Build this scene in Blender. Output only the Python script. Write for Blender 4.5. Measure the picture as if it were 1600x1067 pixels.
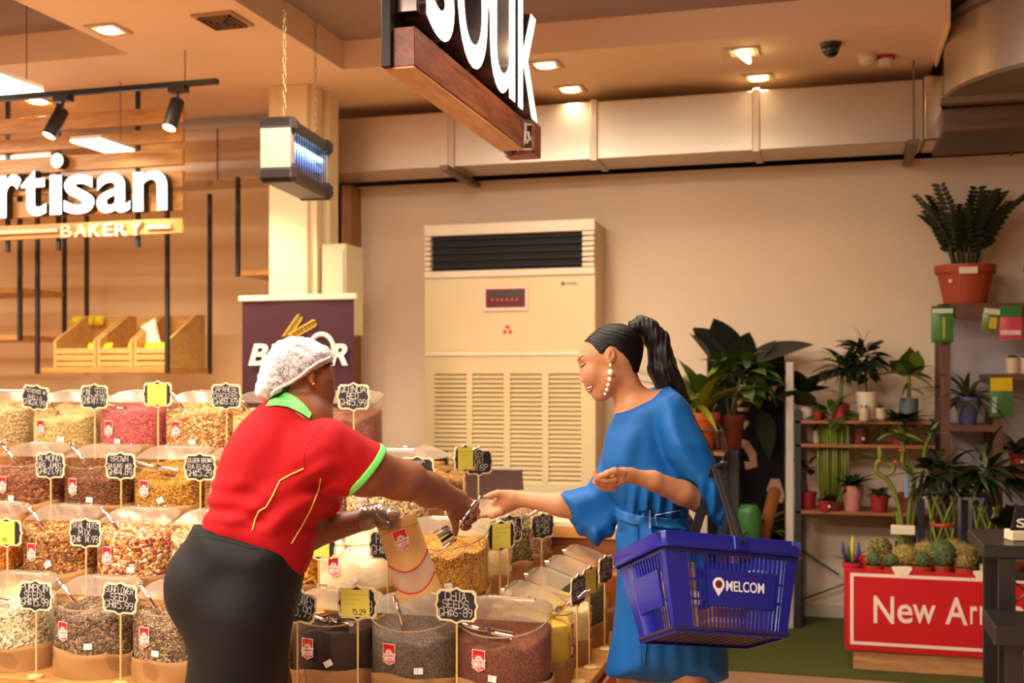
import bpy, math, random
import numpy as np
from mathutils import Vector, Matrix
random.seed(7); np.random.seed(7)
for o in list(bpy.data.objects): bpy.data.objects.remove(o)
SC = bpy.context.scene
COL = SC.collection
# ---------------------------------------------------------------- camera
F = 1768.0; H = 1.44; PHI = math.atan(500/F)
CP, SP = math.cos(PHI), math.sin(PHI)
cd = bpy.data.cameras.new('camera'); CAM = bpy.data.objects.new('camera', cd); COL.objects.link(CAM)
CAM.location = (0, 0, H); CAM.rotation_euler = (math.pi/2, 0, PHI)
cd.sensor_width = 36; cd.lens = 36*F/1600; cd.shift_y = (597-533.5)/1600
cd.clip_start = .05
cd.dof.use_dof = True; cd.dof.focus_distance = 3.65; cd.dof.aperture_fstop = 2.6
SC.camera = CAM
# ---------------------------------------------------------------- world, exposure
W = bpy.data.worlds.new('world'); SC.world = W; W.use_nodes = True
bg = W.node_tree.nodes['Background']; bg.inputs[0].default_value = (1.0, .87, .74, 1); bg.inputs[1].default_value = .50
SC.view_settings.view_transform = 'Standard'; SC.view_settings.look = 'None'
SC.view_settings.gamma = 1; SC.view_settings.exposure = 0.42; SC.view_settings.use_curve_mapping = False
SC.cycles.transparent_max_bounces = 24
SC.cycles.max_bounces = 7
SC.cycles.sample_clamp_indirect = 4
WARM = (1.0, .78, .52); LAMP = (1.0, .90, .76)
def area(name, loc, sx, sy, power, col=LAMP, rot=(0,0,0)):
    l = bpy.data.lights.new(name, 'AREA'); l.shape = 'RECTANGLE'; l.size = sx; l.size_y = sy; l.energy = power; l.color = col
    o = bpy.data.objects.new(name, l); o.location = loc; o.rotation_euler = rot; COL.objects.link(o); return o
# unseen panels added to light people, bins and wall (fixtures are built further down at the same places)
FILL_PANELS = [(-3.9, 1.9, 56), (-2.2, 1.5, 75), (-.7, 1.0, 45), (-3.6, -1.2, 75), (-1.5, -1.6, 75), (-5.6, 1.4, 70), (-5.9, 4.4, 80), (-1.85, 4.1, 50), (-.85, 4.1, 9)]
for i, (x, y, p) in enumerate(FILL_PANELS):
    area('ceiling_panel_light', (x, y, 3.14), 1.15, .55, p)
# ---------------------------------------------------------------- projection helpers
def ray(x, y):
    a = (x-800)/F; return Vector((a*CP-SP, a*SP+CP, (597-y)/F))
O3 = Vector((0, 0, H))
def P(x, y, D): return O3+ray(x, y)*D
def onY(x, y, Y): r = ray(x, y); return O3+r*(Y/r.y)
def onX(x, y, X): r = ray(x, y); return O3+r*(X/r.x)
def onZ(x, y, Z): r = ray(x, y); return O3+r*((Z-H)/r.z)
# ---------------------------------------------------------------- materials
def lin(c):
    c = c/255.0; return c/12.92 if c <= .04045 else ((c+.055)/1.055)**2.4
def RGB(c): return (lin(c[0]), lin(c[1]), lin(c[2]), 1)
MATS = {}
def mat(name, c, rough=.5, metal=0, var=.08, vs=12, bump=0, bs=60, emit=None, es=0, trans=0, coat=0, alpha=1, sss=0, sheen=0, stretch=None, spec=None):
    if name in MATS: return MATS[name]
    m = bpy.data.materials.new(name); m.use_nodes = True; nt = m.node_tree; N = nt.nodes; L = nt.links
    b = N['Principled BSDF']; b.inputs['Roughness'].default_value = rough; b.inputs['Metallic'].default_value = metal
    tc = N.new('ShaderNodeTexCoord'); src = tc.outputs['Object']
    if stretch:
        mp = N.new('ShaderNodeMapping'); mp.inputs['Scale'].default_value = stretch; L.new(src, mp.inputs[0]); src = mp.outputs[0]
    nz = N.new('ShaderNodeTexNoise'); nz.inputs['Scale'].default_value = vs; nz.inputs['Detail'].default_value = 4; L.new(src, nz.inputs['Vector'])
    mx = N.new('ShaderNodeMix'); mx.data_type = 'RGBA'; col = RGB(c)
    mx.inputs[6].default_value = tuple(v*(1-var) for v in col[:3])+(1,); mx.inputs[7].default_value = tuple(min(1, v*(1+var)) for v in col[:3])+(1,)
    L.new(nz.outputs[0], mx.inputs[0]); L.new(mx.outputs[2], b.inputs['Base Color'])
    if bump:
        n2 = N.new('ShaderNodeTexNoise'); n2.inputs['Scale'].default_value = bs; n2.inputs['Detail'].default_value = 5; L.new(src, n2.inputs['Vector'])
        bp = N.new('ShaderNodeBump'); bp.inputs['Strength'].default_value = bump; bp.inputs['Distance'].default_value = .01
        L.new(n2.outputs[0], bp.inputs['Height']); L.new(bp.outputs[0], b.inputs['Normal'])
    if emit: b.inputs['Emission Color'].default_value = RGB(emit); b.inputs['Emission Strength'].default_value = es
    if trans: b.inputs['Transmission Weight'].default_value = trans
    if coat: b.inputs['Coat Weight'].default_value = coat; b.inputs['Coat Roughness'].default_value = .15
    if sss:
        b.inputs['Subsurface Weight'].default_value = sss; b.inputs['Subsurface Radius'].default_value = (.6, .25, .12); b.inputs['Subsurface Scale'].default_value = .012
    if sheen: b.inputs['Sheen Weight'].default_value = sheen
    if spec is not None: b.inputs['Specular IOR Level'].default_value = spec
    if alpha < 1: b.inputs['Alpha'].default_value = alpha
    MATS[name] = m; return m
def wood(name, c1, c2, scale=6, axis='X', rough=.45, bump=.15):
    if name in MATS: return MATS[name]
    m = mat(name, c1, rough); nt = m.node_tree; N = nt.nodes; L = nt.links; b = N['Principled BSDF']
    tc = N.new('ShaderNodeTexCoord'); mp = N.new('ShaderNodeMapping')
    st = {'X': (.12, 1, 1), 'Y': (1, .12, 1), 'Z': (1, 1, .12)}[axis]; mp.inputs['Scale'].default_value = st; L.new(tc.outputs['Object'], mp.inputs[0])
    nz = N.new('ShaderNodeTexNoise'); nz.inputs['Scale'].default_value = scale*4; nz.inputs['Detail'].default_value = 8; nz.inputs['Distortion'].default_value = 1.2; L.new(mp.outputs[0], nz.inputs['Vector'])
    wv = N.new('ShaderNodeTexNoise'); wv.inputs['Scale'].default_value = scale*16; wv.inputs['Detail'].default_value = 3; L.new(mp.outputs[0], wv.inputs['Vector'])
    ad = N.new('ShaderNodeMath'); ad.operation = 'MULTIPLY_ADD'; ad.inputs[1].default_value = .45; L.new(wv.outputs[0], ad.inputs[0]); L.new(nz.outputs[0], ad.inputs[2])
    cr = N.new('ShaderNodeValToRGB'); cr.color_ramp.elements[0].position = .5; cr.color_ramp.elements[1].position = .95
    cr.color_ramp.elements[0].color = RGB(c2); cr.color_ramp.elements[1].color = RGB(c1); L.new(ad.outputs[0], cr.inputs[0])
    L.new(cr.outputs[0], b.inputs['Base Color'])
    bp = N.new('ShaderNodeBump'); bp.inputs['Strength'].default_value = bump; bp.inputs['Distance'].default_value = .004; L.new(ad.outputs[0], bp.inputs['Height']); L.new(bp.outputs[0], b.inputs['Normal'])
    return m
def grain(name, cols, scale, rough=.6, bump=.6, dist=.004, stretch=None):
    """loose food: every cell of a voronoi pattern gets one colour of a palette"""
    if name in MATS: return MATS[name]
    m = mat(name, cols[0], rough); nt = m.node_tree; N = nt.nodes; L = nt.links; b = N['Principled BSDF']
    tc = N.new('ShaderNodeTexCoord'); src = tc.outputs['Object']
    if stretch:
        mp = N.new('ShaderNodeMapping'); mp.inputs['Scale'].default_value = stretch; L.new(src, mp.inputs[0]); src = mp.outputs[0]
    v = N.new('ShaderNodeTexVoronoi'); v.inputs['Scale'].default_value = scale; L.new(src, v.inputs['Vector'])
    sp = N.new('ShaderNodeSeparateColor'); L.new(v.outputs['Color'], sp.inputs[0])
    cr = N.new('ShaderNodeValToRGB'); cr.color_ramp.interpolation = 'CONSTANT' if len(cols) > 2 else 'LINEAR'
    e = cr.color_ramp.elements; e[0].color = RGB(cols[0]); e[1].color = RGB(cols[-1]); e[1].position = 1-1/len(cols) if len(cols) > 2 else 1
    for i, c in enumerate(cols[1:-1]):
        q = e.new((i+1)/len(cols)); q.color = RGB(c)
    L.new(sp.outputs[0], cr.inputs[0]); L.new(cr.outputs[0], b.inputs['Base Color'])
    iv = N.new('ShaderNodeMath'); iv.operation = 'SUBTRACT'; iv.inputs[0].default_value = 1; L.new(v.outputs['Distance'], iv.inputs[1])
    bp = N.new('ShaderNodeBump'); bp.inputs['Strength'].default_value = bump; bp.inputs['Distance'].default_value = dist; L.new(iv.outputs[0], bp.inputs['Height']); L.new(bp.outputs[0], b.inputs['Normal'])
    return m
def clear(name, tint=(255, 250, 240), refl=1.0, rough=.05, op=.06, base=(230, 220, 205)):
    """thin clear plastic: see-through, mirror-like at grazing angles"""
    if name in MATS: return MATS[name]
    m = bpy.data.materials.new(name); m.use_nodes = True; nt = m.node_tree; N = nt.nodes; L = nt.links
    for n in list(N):
        if n.type == 'BSDF_PRINCIPLED': N.remove(n)
    out = N['Material Output']; t = N.new('ShaderNodeBsdfTransparent'); t.inputs[0].default_value = RGB(tint)
    g = N.new('ShaderNodeBsdfGlossy'); g.inputs['Roughness'].default_value = rough; g.inputs[0].default_value = (1, .97, .93, 1)
    d = N.new('ShaderNodeBsdfDiffuse'); d.inputs[0].default_value = RGB(base)
    fr = N.new('ShaderNodeFresnel'); fr.inputs[0].default_value = 1.45
    ml = N.new('ShaderNodeMath'); ml.operation = 'MULTIPLY'; ml.inputs[1].default_value = refl; L.new(fr.outputs[0], ml.inputs[0])
    m0 = N.new('ShaderNodeMixShader'); m0.inputs[0].default_value = op; L.new(t.outputs[0], m0.inputs[1]); L.new(d.outputs[0], m0.inputs[2])
    m1 = N.new('ShaderNodeMixShader'); L.new(ml.outputs[0], m1.inputs[0]); L.new(m0.outputs[0], m1.inputs[1]); L.new(g.outputs[0], m1.inputs[2])
    L.new(m1.outputs[0], out.inputs[0]); MATS[name] = m; return m
# ---------------------------------------------------------------- mesh building
class MB:
    def __init__(s): s.v = []; s.f = []; s.mi = []; s.cur = 0
    def add(s, vs, fs):
        n = len(s.v); s.v += [tuple(v) for v in vs]; s.f += [tuple(i+n for i in f) for f in fs]; s.mi += [s.cur]*len(fs); return s
    def box(s, x0, x1, y0, y1, z0, z1, bev=0):
        if bev <= 0:
            return s.add([(x0,y0,z0),(x1,y0,z0),(x1,y1,z0),(x0,y1,z0),(x0,y0,z1),(x1,y0,z1),(x1,y1,z1),(x0,y1,z1)],
                [(0,3,2,1),(4,5,6,7),(0,1,5,4),(1,2,6,5),(2,3,7,6),(3,0,4,7)])
        b = min(bev, (x1-x0)/2.01, (y1-y0)/2.01, (z1-z0)/2.01)
        vs = []; idx = {}
        for i, (xa, xb) in enumerate(((x0, x0+b), (x1, x1-b))):
            for j, (ya, yb) in enumerate(((y0, y0+b), (y1, y1-b))):
                for k, (za, zb) in enumerate(((z0, z0+b), (z1, z1-b))):
                    for a, p in enumerate(((xa, yb, zb), (xb, ya, zb), (xb, yb, za))):
                        idx[i, j, k, a] = len(vs); vs.append(p)
        fs = []; g = lambda i, j, k, a: idx[i, j, k, a]
        fs += [(g(0,0,0,0),g(0,0,1,0),g(0,1,1,0),g(0,1,0,0)), (g(1,0,0,0),g(1,1,0,0),g(1,1,1,0),g(1,0,1,0)),
               (g(0,0,0,1),g(1,0,0,1),g(1,0,1,1),g(0,0,1,1)), (g(0,1,0,1),g(0,1,1,1),g(1,1,1,1),g(1,1,0,1)),
               (g(0,0,0,2),g(0,1,0,2),g(1,1,0,2),g(1,0,0,2)), (g(0,0,1,2),g(1,0,1,2),g(1,1,1,2),g(0,1,1,2))]
        for j in (0,1):
            for k in (0,1):
                q = (g(0,j,k,1),g(1,j,k,1),g(1,j,k,2),g(0,j,k,2)); fs.append(q if (j+k) % 2 else q[::-1])
        for i in (0,1):
            for k in (0,1):
                q = (g(i,0,k,0),g(i,1,k,0),g(i,1,k,2),g(i,0,k,2)); fs.append(q[::-1] if (i+k) % 2 else q)
        for i in (0,1):
            for j in (0,1):
                q = (g(i,j,0,0),g(i,j,1,0),g(i,j,1,1),g(i,j,0,1)); fs.append(q if (i+j) % 2 else q[::-1])
        for i in (0,1):
            for j in (0,1):
                for k in (0,1):
                    q = (g(i,j,k,0),g(i,j,k,1),g(i,j,k,2)); fs.append(q[::-1] if (i+j+k) % 2 else q)
        return s.add(vs, fs)
    def tube(s, pts, r, n=8, cap=True):
        pts = [Vector(p) for p in pts]; rs = r if isinstance(r, (list, tuple)) else [r]*len(pts)
        vs = []; up = None
        for i, p in enumerate(pts):
            t = (pts[min(i+1, len(pts)-1)]-pts[max(i-1, 0)]).normalized()
            if up is None: up = Vector((0,0,1)) if abs(t.z) < .9 else Vector((1,0,0))
            a = t.cross(up)
            if a.length < 1e-5: a = t.orthogonal()
            a.normalize(); b2 = a.cross(t).normalized(); up = b2
            for k in range(n):
                an = 2*math.pi*k/n; vs.append(p+(a*math.cos(an)+b2*math.sin(an))*rs[i])
        fs = []
        for i in range(len(pts)-1):
            for k in range(n):
                k2 = (k+1) % n; fs.append((i*n+k, i*n+k2, (i+1)*n+k2, (i+1)*n+k))
        if cap: fs += [tuple(range(n))[::-1], tuple(range((len(pts)-1)*n, len(pts)*n))]
        return s.add(vs, fs)
    def lathe(s, prof, c=(0,0,0), n=20, sx=1, sy=1, cap0=True, cap1=True):
        vs = []; fs = []
        for (r, z) in prof:
            for k in range(n):
                a = 2*math.pi*k/n; vs.append((c[0]+r*math.cos(a)*sx, c[1]+r*math.sin(a)*sy, c[2]+z))
        for i in range(len(prof)-1):
            for k in range(n):
                k2 = (k+1) % n; fs.append((i*n+k, i*n+k2, (i+1)*n+k2, (i+1)*n+k))
        if cap0: fs.append(tuple(range(n))[::-1])
        if cap1: fs.append(tuple(range((len(prof)-1)*n, len(prof)*n)))
        return s.add(vs, fs)
    def prism(s, poly, z0, z1, M=None):
        """polygon in local xy extruded along local z; M maps to the thing's frame"""
        n = len(poly); vs = [Vector((p[0], p[1], z0)) for p in poly]+[Vector((p[0], p[1], z1)) for p in poly]
        if M is not None: vs = [M@v for v in vs]
        fs = [tuple(range(n))[::-1], tuple(range(n, 2*n))]+[(i, (i+1) % n, n+(i+1) % n, n+i) for i in range(n)]
        return s.add(vs, fs)
    def ball(s, c, r, n=10, m=7, sc=(1,1,1)):
        vs = []; fs = []
        for i in range(m+1):
            th = math.pi*i/m
            for k in range(n):
                a = 2*math.pi*k/n; vs.append((c[0]+r*sc[0]*math.sin(th)*math.cos(a), c[1]+r*sc[1]*math.sin(th)*math.sin(a), c[2]-r*sc[2]*math.cos(th)))
        for i in range(m):
            for k in range(n):
                k2 = (k+1) % n; fs.append((i*n+k, i*n+k2, (i+1)*n+k2, (i+1)*n+k))
        return s.add(vs, fs)
    def xf(s, M): s.v = [tuple(M@Vector(v)) for v in s.v]; return s
    def mesh(s, name, m, smooth=False):
        me = bpy.data.meshes.new(name); me.from_pydata(s.v, [], s.f)
        for q in (m if isinstance(m, (list, tuple)) else [m]): me.materials.append(q)
        if any(s.mi): me.polygons.foreach_set('material_index', s.mi)
        if smooth: smooth_by_angle(me, smooth)
        me.update(); return me
def smooth_by_angle(me, ang):
    me.polygons.foreach_set('use_smooth', [True]*len(me.polygons))
    if ang is not True:
        me.update()
        try: me.set_sharp_from_angle(angle=math.radians(ang))
        except Exception: pass
def link(name, me, parent=None):
    o = bpy.data.objects.new(name, me); COL.objects.link(o)
    if parent is not None:
        o.parent = parent
        if parent.get('_w'): o.matrix_parent_inverse = Matrix.LocRotScale(parent.location, parent.rotation_euler, None).inverted()
    return o
def put(name, mb, m, parent=None, smooth=False): return link(name, mb.mesh(name, m, smooth), parent)
def tag(o, label=None, cat=None, group=None, kind=None):
    if label: o['label'] = label
    if cat: o['category'] = cat
    if group: o['group'] = group
    if kind: o['kind'] = kind
    return o
def thing(name, label, cat, loc=(0,0,0), rz=0, group=None, world=False):
    """Empty at the base of a thing; world=True: its parts are given in world coordinates"""
    o = bpy.data.objects.new(name, None); COL.objects.link(o); o.location = loc; o.rotation_euler = (0, 0, rz); o.empty_display_size = .05
    if world: o['_w'] = 1
    return tag(o, label, cat, group)
def copy_tree(o, parent=None):
    c = o.copy(); COL.objects.link(c); c.parent = parent
    for ch in list(o.children): copy_tree(ch, c)
    return c
def struct(name, mb, m, smooth=False): return tag(put(name, mb, m, None, smooth), kind='structure')
def text_mesh(body, m, bold=0, extrude=.01, shear=0):
    cu = bpy.data.curves.new('t', 'FONT'); cu.body = body; cu.size = 1; cu.extrude = extrude; cu.offset = bold; cu.shear = shear; cu.resolution_u = 6
    ob = bpy.data.objects.new('t', cu); COL.objects.link(ob)
    me = bpy.data.meshes.new_from_object(ob.evaluated_get(bpy.context.evaluated_depsgraph_get()))
    bpy.data.objects.remove(ob); bpy.data.curves.remove(cu)
    me.materials.clear()
    for q in (m if isinstance(m, (list, tuple)) else [m]): me.materials.append(q)
    return me
def fit(me, M, w, h, d=None, keep=False):
    """scale text mesh so that its box is 0..w by 0..h, thickness 0..d, then map with M"""
    n = len(me.vertices); a = np.empty(n*3); me.vertices.foreach_get('co', a); a = a.reshape(-1, 3)
    lo = a.min(0); hi = a.max(0); a -= lo; sz = hi-lo
    a[:, 0] *= w/sz[0]; a[:, 1] *= (w/sz[0] if keep else h/sz[1])
    if d is not None and sz[2] > 0: a[:, 2] *= d/sz[2]
    R = np.array(M.to_3x3()); a = a@R.T+np.array(M.translation); me.vertices.foreach_set('co', a.ravel()); me.update(); return me
def frameM(o, ux, uy):
    """matrix whose local x runs along ux, local y along uy, local z along ux x uy, origin o"""
    ux = Vector(ux).normalized(); uy = Vector(uy).normalized(); uz = ux.cross(uy)
    M = Matrix((ux, uy, uz)).transposed().to_4x4(); M.translation = Vector(o); return M
# ---- hand-written capitals as strokes on a 4 x 6 grid
SF = {'A':'00 26 40;12 32','B':'00 06 36 45 33 03;33 42 30 00','C':'45 36 16 05 01 10 30 41','D':'00 06 26 44 42 20 00','E':'46 06 00 40;03 33','F':'46 06 00;03 33','G':'45 36 16 05 01 10 30 42 22',
'H':'00 06;40 46;03 43','I':'20 26','J':'46 41 30 10 01','K':'00 06;46 03 40','L':'06 00 40','M':'00 06 22 46 40','N':'00 06 40 46','O':'10 01 05 16 36 45 41 30 10','P':'00 06 36 45 44 33 03','Q':'10 01 05 16 36 45 41 30 10;22 40',
'R':'00 06 36 45 44 33 03;23 40','S':'45 36 16 05 04 13 33 42 41 30 10 01','T':'06 46;26 20','U':'06 01 10 30 41 46','V':'06 20 46','W':'06 10 24 30 46','X':'00 46;06 40','Y':'06 23 46;23 20','Z':'06 46 00 40',
'0':'10 01 05 16 36 45 41 30 10','1':'15 26 20','2':'05 16 36 45 44 00 40','3':'05 16 36 45 44 33 42 41 30 10 01','4':'36 02 42;35 30','5':'46 06 04 34 43 41 30 00','6':'46 15 03 01 10 30 41 42 33 03','7':'06 46 10','8':'13 04 05 16 36 45 44 33 13 02 01 10 30 41 42 33','9':'43 13 04 05 16 36 45 42 20',
'.':'18 28','/':'00 46','~':'44 35 15 04 02 11 31 42;20 26',' ':''}
SF['.'] = '10 21'; SF['-'] = '13 33'
def strokes(lines, w=.0022, jit=.12, seed=0):
    """lines: (text, x, y, height, width per letter); flat ribbons in the xy plane"""
    rnd = random.Random(seed); mb = MB()
    for text, x, y, h, cw in lines:
        for ch in text:
            g = SF.get(ch.upper(), ''); hh = h*(1 if ch.isupper() or not ch.isalpha() else .75)
            dy = rnd.uniform(-.06, .06)*h
            for st in g.split(';'):
                pts = [Vector((x+(int(q[0])+rnd.uniform(-jit, jit)*1.5)/4*cw*.78, y+dy+(int(q[1])+rnd.uniform(-jit, jit)*1.5)/6*hh, 0)) for q in st.split()]
                for a, b in zip(pts, pts[1:]):
                    t = (b-a)
                    if t.length < 1e-6: continue
                    t.normalize(); nrm = Vector((-t.y, t.x, 0))*w*.5; e = t*w*.35
                    mb.add([a-e-nrm, b+e-nrm, b+e+nrm, a-e+nrm], [(0, 1, 2, 3)])
            x += cw*(.68 if ch in '.1I' else 1)
    return mb
# ================================================================ setting
plaster = mat('wall_plaster', (232, 208, 180), .75, var=.03, vs=2, bump=.05, bs=90)
ceilp = mat('ceiling_paint', (240, 206, 172), .8, var=.03, vs=2)
slabm = mat('concrete_slab', (152, 128, 122), .9, var=.1, vs=3, bump=.2, bs=20)
darkgap = mat('void_shade', (38, 26, 22), .9)  # darkness of the open gap above the wall, put into the colour
floorm = mat('floor_vinyl', (168, 128, 96), .35, var=.12, vs=5, stretch=(1, .2, 1))
turf = mat('green_mat', (88, 92, 22), .95, var=.35, vs=90, bump=.8, bs=500)
steel = mat('galvanised_steel', (205, 190, 172), .36, .85, var=.06, vs=3, bump=.06, bs=5)
steeld = mat('dull_steel', (130, 112, 96), .5, .7, var=.1)
WY = 7.17
struct('floor', MB().box(-9, 5, -5, 9, -.1, 0), floorm)
struct('wall_back', MB().box(-3.17, 5, WY, WY+.15, 0, 2.775), plaster)
struct('wall_upper', MB().box(-9, 5, 7.62, 7.7, 0, 3.5), darkgap)
struct('wall_right_upper', MB().box(.62, 5, 6.95, 7.1, 2.98, 3.4), plaster)
struct('wall_bakery', MB().box(-9, -3.6, 7.4, 7.55, 0, 3.02), mat('bakery_plaster', (226, 192, 146), .75, var=.03, vs=2))
struct('wall_left', MB().box(-9.1, -9, -5, 9, 0, 3.5), plaster)
struct('wall_right', MB().box(5, 5.1, -5, 9, 0, 3.5), plaster)
struct('wall_front', MB().box(-9, 5, -5.1, -5, 0, 3.5), plaster)
m = MB(); m.box(-3.17, -3.1, 7.0, 7.168, 0, 2.76); struct('trim_1', m, wood('door_wood', (176, 120, 60), (130, 82, 36), axis='Z'))
m = MB()
m.box(-9, .54, 5.877, 7.6, 3.2, 3.362); m.box(-3.626, -2.651, -5, 5.877, 3.2, 3.362); m.box(-9, -3.626, 5.28, 5.877, 3.2, 3.362)
struct('ceiling', m, ceilp)
struct('ceiling_slab', MB().box(-9, 5, -5, 9, 3.362, 3.5), slabm)
m = MB(); m.box(.54, .555, 5.877, 6.6, 3.17, 3.362); struct('trim_2', m, ceilp)
struct('floor_mat', MB().box(-1.3, 3.2, 5.73, WY, 0, .008), turf)
m = MB(); m.box(-3.1, 3.2, WY-.015, WY, 0, .08); struct('baseboard_back', m, mat('grey_skirting', (196, 184, 170), .6))
# column with the electric box
cream = mat('cream_paint', (238, 216, 172), .6, var=.03, vs=2)
m = MB(); m.box(-3.226, -2.974, 6.085, 6.45, 0, 3.2, .006); struct('column', m, cream)
m = MB(); m.box(-2.974, -2.935, 6.13, 6.2, 0, 3.2); m.box(-2.974, -2.92, 6.28, 6.4, 0, 3.2); struct('column_trim', m, cream)
t = thing('fuse_box', 'beige metal electric box on the cream column above the dark banner', 'fuse box', (-2.83, 6.3, 1.9), world=True)
m = MB(); m.box(-2.92, -2.76, 6.16, 6.42, 1.72, 2.26, .008); put('body', m, mat('box_beige', (214, 196, 160), .5), t)
m = MB(); m.box(-2.905, -2.775, 6.15, 6.16, 1.74, 2.22); put('door', m, mat('box_beige', (214, 196, 160), .5), t)
m = MB(); m.lathe([(.012, 0), (.012, .012)], n=10); m.xf(frameM((-2.885, 6.15, 1.92), (1,0,0), (0,0,1))); put('lock', m, mat('black_plastic', (28, 26, 26), .4), t)

# ---------------------------------------------------------------- ventilation
DY0, DY1, DZ0, DZ1 = 6.65, 7.0, 2.775, 3.118
t = thing('rectangular_duct', 'long rectangular galvanised steel air duct running above the back wall', 'duct', (-2, 6.8, DZ0), world=True)
xs = [-5.2, -3.9, -2.27, -1.37, -.42, .49]
for a, b in zip(xs, xs[1:]):
    m = MB(); m.box(a+.004, b-.004, DY0, DY1, DZ0, DZ1, .004); put('duct_section', m, steel, t)
for x in xs[2:-1]:
    m = MB(); m.box(x-.022, x+.022, DY0-.014, DY1, DZ0-.012, DZ1+.01, .004); put('flange', m, mat('flange_steel', (196, 178, 158), .45, .8), t)
for x in (-2.27, .43):
    m = MB(); m.box(x-.025, x+.025, 6.5, 7.17, DZ0-.045, DZ0-.015); put('hanger', m, steeld, t)
m = MB(); m.tube([(.43, 6.56, DZ0-.02), (.43, 6.56, 3.2)], .006, 6); put('hanger_rod', m, steeld, t)
m = MB(); m.box(.49, .6, DY0-.005, DY1, DZ0, DZ1+.02, .01); put('end_collar', m, mat('bright_steel', (226, 214, 196), .2, .95), t)
t = thing('round_duct', 'big round galvanised duct drum at the upper right by the wall', 'duct', (1.35, 6.1, 2.8), world=True)
CX, CY, CR = 1.36, 6.25, .80
m = MB(); m.lathe([(CR, 2.90), (CR, 3.30)], (CX, CY, 0), 56); put('drum', m, steel, t, 40)
m = MB(); m.lathe([(CR+.012, 2.885), (CR+.012, 2.905), (CR, 2.905)], (CX, CY, 0), 56, cap0=False, cap1=False); m.lathe([(CR, 3.24), (CR+.01, 3.24), (CR+.01, 3.26), (CR, 3.26)], (CX, CY, 0), 56, cap0=False, cap1=False); put('rim', m, steeld, t, 40)
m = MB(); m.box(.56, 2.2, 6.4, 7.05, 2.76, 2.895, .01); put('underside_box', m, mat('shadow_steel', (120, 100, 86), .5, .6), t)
m = MB(); m.box(.52, 2.3, 5.98, 6.03, 2.82, 2.85); put('support_rail', m, steeld, t)
for x in (1.0, 1.3): 
    m = MB(); m.tube([(x, 7.1, 2.75), (x, 7.1, 2.9)], .01, 6); put('support_rod', m, steeld, t)

# ---------------------------------------------------------------- downlights and other ceiling fittings
wht = mat('fitting_white', (225, 205, 180), .5); glow = mat('lamp_glow', (255, 225, 160), .4, emit=(255, 222, 160), es=9)
def downlight(x, y, label, power=22, tilt=None):
    p = onZ(x, y, 3.2); t = thing('downlight', label, 'downlight', p, 0, 'recessed ceiling downlights', world=True)
    m = MB(); a = .085
    for (x0, x1, y0, y1) in ((-a, a, -a, -.06), (-a, a, .06, a), (-a, -.06, -.06, .06), (.06, a, -.06, .06)): m.box(p.x+x0, p.x+x1, p.y+y0, p.y+y1, 3.19, 3.201)
    put('bezel', m, mat('bezel_grey', (190, 168, 140), .4), t)
    m = MB(); 
    if tilt: m.lathe([(.052, .0), (.052, .012), (.03, .03)], n=18); m.xf(Matrix.Translation((p.x, p.y, 3.165))@Matrix.Rotation(.7, 4, 'Y'))
    else: m.lathe([(.052, 3.186), (.052, 3.199)], (p.x, p.y, 0), 18)
    put('lamp', m, glow, t)
    l = bpy.data.lights.new('downlight_beam', 'SPOT'); l.energy = power; l.color = (1, .80, .50); l.spot_size = 2.3; l.spot_blend = .8; l.shadow_soft_size = .05
    o = bpy.data.objects.new('downlight_beam', l); COL.objects.link(o); o.location = (p.x, p.y, 3.15)
downlight(170, 45, 'recessed square downlight in the ceiling above the track spots')
downlight(853, 100, 'recessed downlight just right of the hanging sign letters')
downlight(892, 138, 'recessed downlight close to the duct, right of the hanging sign', 14)
downlight(1160, 80, 'tilted recessed downlight left of the black dome camera', 22, True)
downlight(1185, 120, 'recessed downlight touching the duct below the tilted one', 14)
downlight(60, 157, 'small recessed downlight behind the left track spot', 30)
p = onZ(348, 30, 3.2); t = thing('ceiling_vent', 'small square air vent in the ceiling', 'vent', p, world=True)
m = MB(); m.box(p.x-.11, p.x+.11, p.y-.11, p.y+.11, 3.188, 3.201); put('plate', m, mat('vent_grey', (176, 140, 112), .5), t)
for k in range(4):
    a = .085-.022*k; m = MB()
    for (x0, x1, y0, y1) in ((-a, a, -a, -a+.008), (-a, a, a-.008, a), (-a, -a+.008, -a, a), (a-.008, a, -a, a)): m.box(p.x+x0, p.x+x1, p.y+y0, p.y+y1, 3.176, 3.19)
    put('blade', m, mat('vent_dark', (112, 84, 66), .5), t)
blk = mat('black_plastic', (28, 26, 26), .35)
p = onZ(1298, 68, 3.2); t = thing('dome_camera', 'black dome security camera on the ceiling', 'camera', p, world=True)
m = MB(); m.lathe([(.05, -.02), (.056, 0)], p, 20); put('mount', m, blk, t, 40)
m = MB(); m.ball((p.x, p.y, 3.172), .046, 18, 10); put('dome', m, mat('dome_black', (12, 12, 14), .08, coat=.6), t, True)
for (x, y, ring, lab) in ((1355, 90, (225, 190, 165), 'white smoke detector on the ceiling left of the red ringed one'), (1383, 92, (170, 40, 35), 'red ringed smoke detector on the ceiling')):
    p = onZ(x, y-4, 3.2); t = thing('smoke_detector', lab, 'smoke detector', p, world=True)
    m = MB(); m.lathe([(.05, -.02), (.052, 0)], p, 20); put('base', m, mat('ring_%d' % x, ring, .5), t, 40)
    m = MB(); m.lathe([(.025, -.055), (.04, -.045), (.044, -.02)], p, 20); put('head', m, wht, t, 40)
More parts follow.
